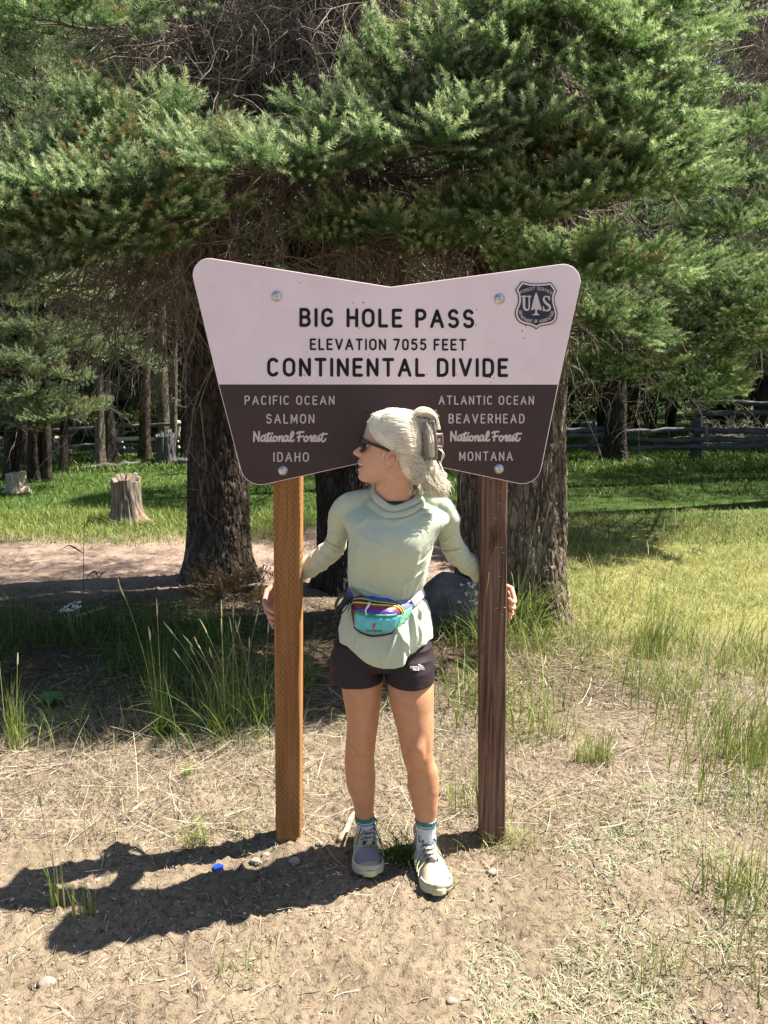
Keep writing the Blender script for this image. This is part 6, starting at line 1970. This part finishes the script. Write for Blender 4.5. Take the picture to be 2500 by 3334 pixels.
# wisps: in front of the neck, behind the tail, along the crown
for p2 in ([(800,640),(775,680),(800,730),(815,800)], [(860,640),(880,720),(900,790),(935,830)], [(870,650),(850,720),(890,800),(925,860)], [(900,680),(930,740),(945,800),(930,850)], [(830,600),(800,650),(795,690),(830,720)],
           [(690,455),(685,490),(690,520),(700,540)], [(1200,640),(1240,690),(1250,730),(1285,750)], [(1190,700),(1230,740),(1240,780),(1245,800)], [(1180,430),(1215,470),(1220,520),(1205,560)], [(1190,560),(1225,640),(1245,680),(1240,720)],
           [(880,690),(905,760),(915,820),(940,860)], [(840,560),(870,640),(900,700),(960,760)], [(560,215),(535,235),(548,262),(552,280)], [(1150,300),(1185,320),(1195,380),(1190,420)]):
    for q in range(4):
        strand([HP(x + rh.normal(0, 7), y + rh.normal(0, 7), hsurf(min(x, 1000), min(y, 700)) * (.9 if x < 1000 else .2) + 16 + rh.normal(0, 6)) for x, y in p2], .0008, .0003, .85, 12, 3)
for k in range(130):
    x = rh.uniform(560, 940); y = 100 + ((x - 760) / 200) ** 2 * 42
    d = rh.uniform(18, 60); s0 = rh.normal(0, 60)
    strand([HP(x, y + 4, s0), HP(x + d, y - rh.uniform(4, 16), s0), HP(x + 2.0 * d, y + rh.uniform(-10, 12), s0)], .0006, .0003, .9, 8, 3)
Vh = np.concatenate(hv)
hair = mesh_np('hair', Vh, [np.concatenate(hf), tri_extra], HAIR.m, person, attrs={'rnd': np.concatenate(hr)})

# ================================================================== SUNGLASSES, CLIP, WAIST PACK
BLACK = Mat('glossy_black_plastic', (.008, .008, .009), .18)
LENS = Mat('dark_lens', (.012, .010, .010), .05, spec=.8)
sgl = thing('sunglasses', HP(490, 410), 'black framed sunglasses on the blonde woman\'s face', 'sunglasses')
for sg in (1, -1):
    cy_, cs = 410, sg * 82
    a = np.linspace(0, 2 * math.pi, 40)
    sup = lambda t: (np.sign(math.cos(t)) * abs(math.cos(t)) ** .6 * 74, np.sign(math.sin(t)) * abs(math.sin(t)) ** .65 * 60)
    rim = [HP(480 + .0016 * (cs + sup(t)[0]) ** 2 * (.55), cy_ + sup(t)[1] * (1 - .08 * (sup(t)[0] * sg > 0)), cs + sup(t)[0]) for t in a]
    V_, F_ = tube(np.array(rim), .0036, 8, cap=False)
    mesh_np('frame', V_, F_, BLACK.m, sgl)
    rg = [np.array([HP(482 + dx + .0016 * (cs + sup(t)[0] * q) ** 2 * .55, cy_ + sup(t)[1] * q, cs + sup(t)[0] * q) for t in a[:-1]]) for dx, q in ((5, 1.0), (0, .97), (-1, .6), (-1, .25))]
    V_, F_ = loft(np.array(rg)[::-1], cap=True); mesh_np('lens', V_, F_, LENS.m, sgl)
    so_ = 205
    tp = [HP(497, 372, sg * 158), HP(515, 374, sg * 178), HP(560, 384, sg * 196), HP(640, 412, sg * 214), HP(700, 436, sg * 218), HP(740, 452, sg * 214)]
    V_, F_ = tube(catmull(tp, 24), np.linspace(.0056, .0038, 24), 10, flat=(1.15, .42), up=(0, 0, 1), round_ends=True)
    mesh_np('temple', V_, F_, BLACK.m, sgl)
V_, F_ = tube(catmull([HP(482, 392, -16), HP(474, 386, 0), HP(482, 392, 16)], 10), .0035, 8, round_ends=True); mesh_np('bridge', V_, F_, BLACK.m, sgl)

CLIPM = noisy('taupe_plastic', (.16, .125, .12), (.20, .155, .15), 20, .35, .05, .001)
clip = thing('hair_clip', HP(1095, 370), 'taupe rectangular claw clip holding up the woman\'s blonde hair', 'hair clip')
def bar(path, w_, dd, name, sflag=None):
    V_, F_ = tube(catmull(path, 4 * len(path)) if sflag else np.array(path, float), w_, 10, flat=(dd, 1.0), up=(0, -1, 0), round_ends=True)
    return (V_, F_)
sC = lambda y: 150 - 26 * abs((y - 370) / 170) ** 2
cn = [(1046,212),(1126,204),(1148,370),(1150,528),(1074,528),(1056,370)]
fr_p = []
loop_ = cn + [cn[0]]
for (a0, b0), (a1, b1) in zip(loop_[:-1], loop_[1:]):
    t = np.linspace(0, 1, 6); fr_p.append(bar([HP(a0 + (a1 - a0) * q, b0 + (b1 - b0) * q, sC(b0 + (b1 - b0) * q)) for q in t], .0054, .55, 'frame'))
V_, F_ = join(fr_p); mesh_np('frame', V_, F_, CLIPM, clip)
pr = [bar([HP(1146, 318, 140), HP(1185, 316, 120), HP(1204, 312, 95)], .0045, .5, ''), bar([HP(1150, 420, 140), HP(1188, 424, 118), HP(1206, 424, 95)], .0045, .5, ''), bar([HP(1204, 312, 96), HP(1208, 368, 96), HP(1206, 424, 96)], .004, .6, '')]
pl = loft(np.array([[HP(1146, 320, 139), HP(1203, 314, 96), HP(1205, 424, 96), HP(1148, 420, 139)], [HP(1146, 320, 131), HP(1203, 314, 88), HP(1205, 424, 88), HP(1148, 420, 131)]]), cap=True)
V_, F_ = join(pr + [pl]); mesh_np('handle', V_, F_, CLIPM, clip)
tt_ = []
for k in range(5):
    y = 240 + 62 * k
    tt_.append(bar([HP(1052, y, 142), HP(1035, y + 4, 105), HP(1030, y + 10, 60)], .0028, .8, '', 1))
V_, F_ = join(tt_); mesh_np('teeth', V_, F_, CLIPM, clip)

# ---------------------------------------------------------------- waist pack
YP_ = 2.325
OUTP = np.array([(195,420),(212,352),(258,318),(350,310),(450,322),(600,342),(760,362),(870,386),(955,428),(1000,500),(985,600),(945,700),(885,790),(820,838),(700,866),(520,886),(400,856),(300,806),(245,742),(215,640),(200,520)], float)
cP = np.array([590., 590.])
angs = np.arctan2(OUTP[:, 1] - cP[1], OUTP[:, 0] - cP[0]); rads = np.hypot(*(OUTP - cP).T)
o_ = np.argsort(angs); angs, rads = angs[o_], rads[o_]
rb_at = lambda a: np.interp(a, np.concatenate([angs - 2 * math.pi, angs, angs + 2 * math.pi]), np.tile(rads, 3))
def pk(x, y, off=0.0):
    a = math.atan2(y - cP[1], x - cP[0]); t = math.hypot(x - cP[0], y - cP[1]) / rb_at(a)
    dep = .052 * max(0, 1 - min(t, 1.0) ** 3) - .05 * max(0, t - 1) + .004 * (1 if t < 1 else 0)
    lean = -.00004 * (y - 590)                 # lower part stands out a little
    return P(*z5(x, y), YP_ - dep + lean - off)
pack = thing('waist_pack', pk(590, 590), 'colourful turquoise, green and purple waist pack on the woman\'s hips', 'waist pack')
def fab(name, c, rough=.45): return noisy(name, tuple(q * .85 for q in c), tuple(min(1, q * 1.12) for q in c), 60, rough, .25, .002, spec=.5)
def patch_poly(name, poly, off, mat, thick=.002):
    """Fabric panel: polygon filled on the pack's bulging surface."""
    poly = np.array(poly, float)
    bm = bmesh.new()
    dense = []
    for a, b in zip(poly, np.roll(poly, -1, 0)):
        m_ = max(1, int(np.linalg.norm(b - a) / 40))
        dense += [a + (b - a) * k / m_ for k in range(m_)]
    vs = [bm.verts.new((p[0], p[1], 0)) for p in dense]
    f = bm.faces.new(vs)
    bmesh.ops.triangulate(bm, faces=[f])
    for _ in range(2): bmesh.ops.subdivide_edges(bm, edges=[e for e in bm.edges if e.calc_length() > 34], cuts=1, use_grid_fill=False); bmesh.ops.triangulate(bm, faces=bm.faces[:])
    bmesh.ops.beautify_fill(bm, faces=bm.faces[:], edges=bm.edges[:])
    for v in bm.verts: v.co = pk(v.co.x, v.co.y, off + .0016 * (float(vn(np.array([[v.co.x * .018, v.co.y * .03, 1.]]), 5)[0]) - .5))
    bmesh.ops.recalc_face_normals(bm, faces=bm.faces[:])
    me = bpy.data.meshes.new(name); bm.to_mesh(me); bm.free()
    for p in me.polygons: p.use_smooth = True
    o = link(name, me, mat, pack); s = o.modifiers.new('s', 'SOLIDIFY'); s.thickness = thick; s.offset = 0
    return o
rgp = []
for t in np.linspace(1.0, .0, 16)[:-1]:
    rgp.append([pk(cP[0] + (x - cP[0]) * t, cP[1] + (y - cP[1]) * t, 0) for x, y in catmull(np.concatenate([OUTP, OUTP[:1]]), 90)[:-1]])
bk_ = [[p + np.array([0, .03, 0]) for p in rgp[0]]]
V_, F_ = loft(np.array(bk_ + rgp), cap=True); mesh_np('body', V_, F_, fab('pack_maroon', (.16, .018, .028)), pack)
band = lambda top, bot: list(top) + list(bot)[::-1]
patch_poly('top_panel', [(250,316),(350,296),(480,290),(600,268),(690,285),(870,366),(860,384),(700,356),(560,340),(400,316)], .001, fab('pack_blue', (.02, .10, .42)))
patch_poly('window', band([(246,470),(330,460),(480,478),(640,490),(820,502),(912,542)], [(250,500),(380,540),(560,566),(760,566),(905,556)]), .0012, fab('pack_purple', (.09, .025, .30), .3))
patch_poly('pocket', band([(248,528),(400,572),(600,602),(800,596),(948,566)], [(250,736),(300,784),(400,832),(520,858),(690,846),(800,822),(846,780),(900,680),(940,590)]), .0022, fab('pack_turquoise', (.10, .46, .56), .35))
patch_poly('trim', band([(244,482),(400,528),(600,556),(800,556),(884,540)], [(248,532),(400,576),(600,606),(800,600),(885,580)]), .0034, fab('pack_green', (.02, .24, .10)))
patch_poly('side_panel', [(950,560),(1000,500),(1060,462),(1112,440),(1104,520),(1060,600),(1000,690),(900,800),(830,836),(860,780),(905,690),(940,600)], .0018, fab('pack_mint', (.22, .62, .42)))
patch_poly('strap_wing', [(872,362),(1000,350),(1146,328),(1156,420),(1108,446),(1050,470),(1002,500),(950,425)], .0014, fab('pack_lavender', (.17, .19, .36)))
def cord(pl_, r_, off, name, mat, parent=pack): 
    q = catmull(np.array(pl_, float), 50); V_, F_ = tube([pk(x, y, off) for x, y in q], r_, 8, round_ends=True); return mesh_np(name, V_, F_, mat, parent)
YEL = fab('zip_yellow', (.62, .48, .07))
z_ = cord([(202,412),(222,345),(300,318),(420,330),(560,362),(740,384),(860,402),(940,444),(980,500),(988,545)], .0028, .002, 'zip_tape', YEL)
cord([(204,396),(250,374),(400,384),(540,406),(720,418),(850,432),(920,466),(958,520),(968,556)], .0028, .002, 'zip_tape', YEL)
cord([(206,400),(240,352),(400,354),(560,384),(740,402),(860,418),(932,456),(972,530)], .0026, .0012, 'zip_teeth', BLACK.m)
cord([(245,745),(300,800),(400,852),(520,882),(700,862),(815,836)], .003, .001, 'piping', BLACK.m)
V_, F_ = tube([pk(x, y, .006) for x, y in catmull([(470,388),(455,430),(425,470),(415,510),(430,560)], 20)], np.linspace(.0042, .002, 20), 8, flat=(.6, 1), up=FRONT, round_ends=True)
mesh_np('zip_pull', V_, F_, fab('pull_white', (.7, .72, .72)), pack)
V_, F_ = rock(pk(468, 392, .008), (.0062, .0045, .0062), 2, 3, .05); mesh_np('zip_slider', V_, F_, STEEL, pack)
# printed mark and word on the pocket
patch_poly('logo', [(548,680),(554,694),(574,706),(566,716),(552,720),(554,740),(548,768),(532,770),(518,748),(520,722),(532,702),(540,696)], .0042, fab('print_red', (.50, .03, .03)), .001)
ws = []
x = 0; wd_ = []
for ch in 'cotopaxi': wd_.append((ch, x)); x += GL[ch][0] + .24
sx = (656 - 434) / (x - .24)
for ch, xx in wd_:
    for st in GL[ch][1]:
        ws += stroke_mesh([[pk(434 + (xx + u) * sx, 814 - v * 44, .0042) for u, v in st]], 3.6 * .217 * mm(2.28), .0006, n=5)
V_, F_ = join(ws); mesh_np('lettering', V_, F_, Mat('print_dark', (.03, .05, .06), .6).m, pack)
# belt round the waist and the loose webbing at its end
WEB = fab('webbing_olive', (.055, .058, .045), .8)
def ribbon(path, half, thick, up, name, mat, parent=pack):
    V_, F_ = tube(catmull(np.array(path), 40), half, 10, flat=(1, thick / half), up=up); return mesh_np(name, V_, F_, mat, parent)
wy = P(1255, 1940, 2.44)[2]; cxw = P(1256, 1940, 2.44)[0]
aw = np.linspace(math.pi * 1.10, -.02, 40)
zz_ = np.linspace(wy - .002, wy + .012, 40)
ribbon(np.stack([cxw + .136 * np.cos(aw), 2.44 + .106 * np.sin(aw), zz_], 1), .015, .003, (0, 0, 1), 'belt', WEB)
ribbon([pk(1120, 390, .002), P(*z5(1190, 320), 2.37), P(*z5(1250, 260), 2.40), P(*z5(1290, 215), 2.43)], .016, .0025, (0, .2, 1), 'belt', fab('belt_lilac', (.50, .47, .55)))
ribbon([pk(240, 340, .002), P(*z5(200, 290), 2.345), P(*z5(170, 230), 2.37), P(*z5(150, 190), 2.39)], .014, .003, (0, .2, 1), 'belt', fab('belt_blue', (.02, .08, .38)))
for lp in ([(170,230,2.36),(60,250,2.34),(-20,380,2.33),(-40,470,2.335),(30,440,2.34),(130,300,2.355)], [(185,300,2.355),(150,420,2.33),(60,540,2.32),(-10,550,2.32),(60,440,2.335),(170,330,2.35)], [(190,330,2.35),(195,400,2.335),(150,500,2.33)]):
    V_, F_ = tube(catmull([P(*z5(a, b), c_ - .01) for a, b, c_ in lp], 50), .0115, 10, flat=(1, .12), up=(.25, -1, .2)); mesh_np('webbing_tail', V_, F_, WEB, pack)

# ================================================================== SMALL THINGS ON THE GROUND
def gpt(px, py, dz=0.0):
    g = G(px, py); return np.array([g[0], g[1], float(gz(g[0], g[1])) + dz])
bs = [gpt(692, 2812, .012), gpt(712, 2806, .018), gpt(728, 2814, .016), gpt(724, 2824, .010), gpt(700, 2824, .010)]
o = extrude_poly('plastic_scrap', bs, (0, .3, -1), .003, Mat('blue_plastic', (.01, .06, .55), .35).m)
tag(o, 'small bright blue scrap of plastic lying in the sign\'s shadow', 'litter')
STICK = noisy('peeled_stick', (.30, .20, .12), (.50, .38, .26), 18, .8, .3, .004, (1, 1, .3))
V, F = tube(catmull([gpt(1108, 2738, .012), gpt(1128, 2712, .02), gpt(1142, 2680, .025), gpt(1158, 2652, .02), gpt(1168, 2630, .012)], 16), np.linspace(.0125, .008, 16) * (1 + rng.normal(0, .06, 16)), 10, round_ends=True)
tag(mesh_np('stick', V, F, STICK), 'thick peeled stick lying beside the woman\'s grey toed shoe', 'stick')
for k, (pts_, lab, r_) in enumerate(((((425, 2645), (450, 2622), (478, 2600)), 'short broken stick lying on bare sand left of the orange post', .008), (((240, 2022), (300, 2000), (350, 1985)), 'pale stick lying across the tree shadow behind the long grass', .016),
                               (((800, 2395), (860, 2370), (905, 2340)), 'thin crooked twig behind the orange post', .004))):
    V, F = tube(catmull([gpt(a, b, .012) for a, b in pts_], 12), np.linspace(r_, r_ * .6, 12) * (1 + rng.normal(0, .08, 12)), 8, round_ends=True)
    tag(mesh_np('stick', V, F, STICK), lab, 'stick')
for px, py, s_, lab in ((830, 2802, .016, 'grey stone in the shadow at the foot of the orange post'), (960, 2806, .018, 'tan stone between the orange post and the grey toed shoe'), (1040, 2752, .013, 'flat tan chip of rock just right of the orange post foot'),
                        (1600, 2836, .016, 'pale stone below the dark post'), (1470, 3255, .013, 'small reddish stone in the near foreground soil'), (150, 3195, .02, 'dusty clod at the lower left of the foreground'), (865, 2785, .012, 'small dark stone touching the post shadow')):
    V, F = rock(gpt(px, py, s_ * .35), (s_ * 1.2, s_, s_ * .7), px, 3, .3)
    tag(mesh_np('stone', V, F, noisy('stone_%d' % px, (.16, .13, .10), (.32, .27, .22), 40, .9, .4, .004)), lab, 'stone')

# grass clumps one can point to
def tuft(name, px, py, n, hmin, hmax, spread, cols, tips, label, lean=(0, 1.2), wd=.0042, bend=(.05, .6), seeds=0, group=None, segs=6):
    g = gpt(px, py)
    t = thing(name, g, label, 'grass tuft', group)
    a = rng.uniform(0, 6.28, n); r_ = spread * np.sqrt(rng.uniform(0, 1, n))
    b = g + np.stack([r_ * np.cos(a), r_ * np.sin(a) * .7, np.zeros(n)], 1); b[:, 2] = gz(b[:, 0], b[:, 1])
    h = rng.uniform(hmin, hmax, n); az = rng.normal(lean[0], lean[1], n)
    V, F, c_ = blades(b, h, az, rng.uniform(*bend, n), wd * rng.uniform(.6, 1.2, n), pick(cols, n), pick(tips, n), segs)
    mesh_np('blades', V, F, GRASS, t, attrs={'col': c_})
    if seeds:
        sp_, st2 = [], []
        for k in range(seeds):
            b0 = b[k]; hh = hmax * rng.uniform(.95, 1.5); a_ = rng.normal(lean[0], .9); bd = rng.uniform(.05, .45)
            q = np.array([b0 + np.array([math.cos(a_) * bd * hh * u ** 1.8, math.sin(a_) * bd * hh * u ** 1.8 * .6, hh * (u - .2 * bd * u * u)]) for u in np.linspace(0, 1, 12)])
            st2.append(tube(q, np.linspace(.0016, .0009, 12), 4, cap=False))
            d = unit(q[-1] - q[-2]); e = q[-1] + d * hh * .16
            sp_.append(tube(catmull([q[-1], (q[-1] + e) / 2 + rng.normal(0, .002, 3), e], 8), [.0012, .003, .0038, .0036, .0038, .003, .002, .0008], 5))
        for (Vs_, Fs_), (Vh_, Fh_) in zip(st2, sp_):
            mesh_np('stem', Vs_, Fs_, STALK, t); mesh_np('seed_head', Vh_, Fh_, SEED, t)
    return t
STALK = noisy('grass_stalk', (.22, .26, .09), (.34, .34, .15), 20, .6, 0)
SEED = noisy('grass_seed_head', (.34, .31, .16), (.48, .44, .26), 60, .8, .3, .002)
grp_ = 'grass tufts around the sign'
tuft('grass_tuft', 740, 2370, 120, .12, .42, .10, GY + GC[1:3], GY, 'tall seeding grass clump left of the orange post', (2.2, .9), .0042, (.05, .45), 13, grp_)
tuft('grass_tuft', 845, 2345, 80, .10, .36, .06, GY + GC[1:3], GY, 'upright grass clump close against the left side of the orange post', (1.5, 1.2), .004, (.03, .3), 6, grp_)
tuft('grass_tuft', 520, 2390, 60, .15, .50, .05, GC + GY[:1], GY, 'narrow tall grass clump at the edge of the shaded grass', (1.9, .6), .0042, (.05, .4), 3, grp_)
tuft('grass_tuft', 50, 2440, 46, .15, .42, .05, GY + GC[1:3], GY, 'leggy grass clump at the left edge of the dry ground', (1.6, .8), .0042, (.05, .45), 2, grp_)
tuft('grass_tuft', 1310, 2790, 190, .05, .17, .07, GC, GC + GY[:1], 'low dark green grass tuft between the woman\'s shoes', (3.6, 1.1), .0036, (.4, 1.2), 0, grp_)
tuft('grass_tuft', 640, 2740, 70, .05, .15, .05, GY + GP, GP, 'small dry grass tuft at the upper edge of the shadow', (3.1, 1.4), .003, (.2, 1.1), 0, grp_)
tuft('grass_tuft', 1700, 2050, 150, .25, .75, .14, GC[1:] + GY, GY, 'tall bright green grass growing right of the dark post', (.4, 1.2), .0075, (.2, 1.1), 3, grp_)
tuft('grass_tuft', 1600, 2110, 110, .15, .45, .12, GC + GY[:2], GY, 'green grass behind the dark post before the boulder', (2.6, 1.3), .006, (.2, 1.0), 0, grp_)
tuft('grass_tuft', 1400, 2010, 40, .25, .55, .06, GC, GC, 'dark drooping grass beside the woman\'s hip in front of the boulder', (.6, .7), .006, (.5, 1.3), 0, grp_)
tuft('grass_tuft', 1930, 2490, 170, .06, .24, .10, GY, GY, 'spiky yellow-green tuft on the right of the dark post', (.5, 1.6), .0034, (.1, .9), 0, grp_)
tuft('grass_tuft', 2120, 2130, 120, .2, .6, .14, GY, GY + GP, 'tall slanting grass clump in the right meadow', (.5, .6), .005, (.2, .8), 5, grp_)
tuft('grass_tuft', 2420, 2480, 130, .12, .42, .14, GY, GY, 'yellow-green grass clump at the right edge of the dry ground', (.3, .9), .0042, (.1, .8), 2, grp_)
tuft('grass_tuft', 2380, 2950, 120, .08, .30, .14, GY + GC[1:3], GY, 'yellow-green grass clump in the lower right foreground', (.4, 1.0), .0036, (.1, .8), 0, grp_)
tuft('grass_tuft', 2180, 3200, 60, .05, .18, .12, GY, GY, 'thin sparse grass tuft in the bottom right foreground', (.6, 1.2), .003, (.1, .8), 0, grp_)
tuft('grass_tuft', 1570, 2660, 26, .10, .34, .05, GY, GY, 'few green blades rising in front of the dark post', (1.9, .6), .0042, (.05, .4), 0, grp_)
tuft('grass_tuft', 1650, 2760, 110, .03, .14, .12, GP + STR[:2], GP, 'dry pale grass around the foot of the dark post', (1.0, 1.8), .003, (.3, 1.3), 0, grp_)
tuft('grass_tuft', 195, 2960, 16, .10, .26, .03, GY, GY, 'lone slanting weed with pale spikes in the shadow edge at left', (2.4, .4), .0044, (.1, .4), 1, grp_)
tuft('grass_tuft', 270, 2990, 18, .05, .15, .04, GY, GY, 'short green sprout right of the lone slanting weed', (2.0, .6), .004, (.1, .5), 0, grp_)
tuft('grass_tuft', 610, 2520, 24, .03, .10, .03, GY, GY, 'tiny bright green sprout on bare ground left of the orange post', (1.5, 1.5), .005, (.2, 1.2), 0, grp_)
tuft('grass_tuft', 1005, 2210, 14, .2, .42, .03, GC[1:3] + GY[:1], GY, 'thin grass blades just right of the orange post at hip height', (.9, .5), .006, (.1, .5), 0, grp_)
tuft('grass_tuft', 800, 3150, 40, .03, .11, .10, GY + GC[1:2], GP, 'sparse short blades in the bare bottom foreground', (1.5, 1.5), .003, (.1, .8), 0, grp_)
tuft('grass_tuft', 1490, 2640, 30, .08, .26, .06, GY, GY, 'slender green blades between the woman\'s leg and the dark post', (1.2, .9), .0036, (.05, .5), 0, grp_)

# slender dark weed standing before the sunlit path
g = gpt(270, 2010)
t = thing('weed', g, 'single tall dark weed with two bent leaves before the sandy path', 'weed')
yw = g[1]
V, F = tube(catmull([g, P(272, 1900, yw), P(272, 1800, yw), P(275, 1690, yw)], 20), np.linspace(.004, .0016, 20), 6)
mesh_np('stem', V, F, noisy('weed_stem', (.05, .06, .03), (.08, .09, .05), 20, .7, 0), t)
lf = []
for pth in ([(272,1802),(250,1788),(225,1776),(195,1790)], [(276,1892),(295,1866),(312,1862),(318,1890)], [(316,1888),(330,1870),(355,1850)], [(272,1720),(285,1700),(300,1672)]):
    lf.append(tube(catmull([P(a, b, yw) for a, b in pth], 14), .0075 * np.sin(np.linspace(.25, math.pi - .02, 14)) + .0006, 6, flat=(.12, 1), up=(0, -.5, .8)))
V, F = join(lf); mesh_np('leaf', V, F, noisy('weed_leaf', (.035, .05, .02), (.07, .09, .035), 20, .6, 0), t)

# white yarrow and pale plants
def flower_clump(px, py, w_, hgt, n, label, mat, name='wildflower', cat='flowers'):
    g = gpt(px, py); t = thing(name, g, label, cat)
    st3, hd = [], []
    for k in range(n):
        b = g + np.array([rng.normal(0, w_ * .4), rng.normal(0, w_ * .3), 0]); e = b + np.array([rng.normal(0, w_ * .35), rng.normal(0, .03), hgt * rng.uniform(.7, 1.1)])
        st3.append(tube(catmull([b, (b + e) / 2 + rng.normal(0, .01, 3), e], 8), .0016, 4, cap=False))
        hd = [rock(e + np.array([rng.normal(0, .012), rng.normal(0, .012), rng.normal(0, .004)]), (.0065, .0065, .003), k + q, 1, .2) for q in range(10)]
        V, F = st3[-1]; mesh_np('stem', V, F, STALK, t)
        V, F = join(hd); mesh_np('flower_head', V, F, mat, t)
YARROW = Mat('white_petals', (.72, .72, .66), .8).m
flower_clump(232, 2080, .14, .26, 11, 'white yarrow flower heads in the shaded grass by the path', YARROW)
flower_clump(1545, 2060, .16, .34, 16, 'pale flowering weed in front of the dark boulder', YARROW)
flower_clump(650, 2090, .05, .2, 4, 'yellow-green flower sprig in the shade behind the seeding grass', Mat('yellowgreen_petals', (.45, .48, .12), .8).m)

# dead brown fir boughs heaped at the foot of the big fir
rsq = np.random.default_rng(61)
gq = gpt(770, 1925); items = []; wd2 = []
for k in range(34):
    o_ = gpt(rsq.uniform(655, 850), rsq.uniform(1868, 1985), rsq.uniform(.02, .16))
    items.append((o_, frame(np.array([rsq.normal(.2, .8), rsq.normal(-.6, .5), rsq.normal(-.05, .25)]), up=(0, -.4, .9), roll=rsq.normal(0, .6)), rsq.uniform(.6, 1.1), rsq.uniform(0, 1)))
for k in range(26):
    o_ = gpt(rsq.uniform(650, 860), rsq.uniform(1870, 1985), rsq.uniform(.03, .14))
    twigs(o_, (rsq.normal(0, 1), rsq.normal(0, 1), rsq.normal(.1, .3)), rsq.uniform(.2, .5), rsq, 1, .004, wd2, .2, 5)
t = thing('dead_fir_branch', gq, 'heap of dead rusty brown fir branches at the foot of the left big fir', 'dead branches')
V, F, ti, rn = instance(PROTO, items, rsq); mesh_np('needles', V, F, FIR_DEAD, t, attrs={'tint': ti, 'rnd': rn}, smooth=False)
V, F = join(wd2); mesh_np('twigs', V, F, DEAD_TWIG, t)

# broad-leaved rosette in the shaded grass
g = gpt(165, 2290); t = thing('broadleaf_plant', g, 'low broad-leaved green plant at the edge of the shaded grass', 'plant')
lf = []
for k in range(9):
    a = k * .7 + .2; L_ = rng.uniform(.08, .13)
    q = catmull([g, g + np.array([math.cos(a) * L_ * .5, math.sin(a) * L_ * .5, .06]), g + np.array([math.cos(a) * L_, math.sin(a) * L_, .055])], 12)
    lf.append(tube(q, .019 * np.sin(np.linspace(.12, math.pi - .02, 12)) + .001, 8, flat=(.08, 1)))
V, F = join(lf); mesh_np('leaf', V, F, noisy('broad_leaf', (.06, .12, .035), (.12, .19, .06), 25, .55, .2, .003), t)
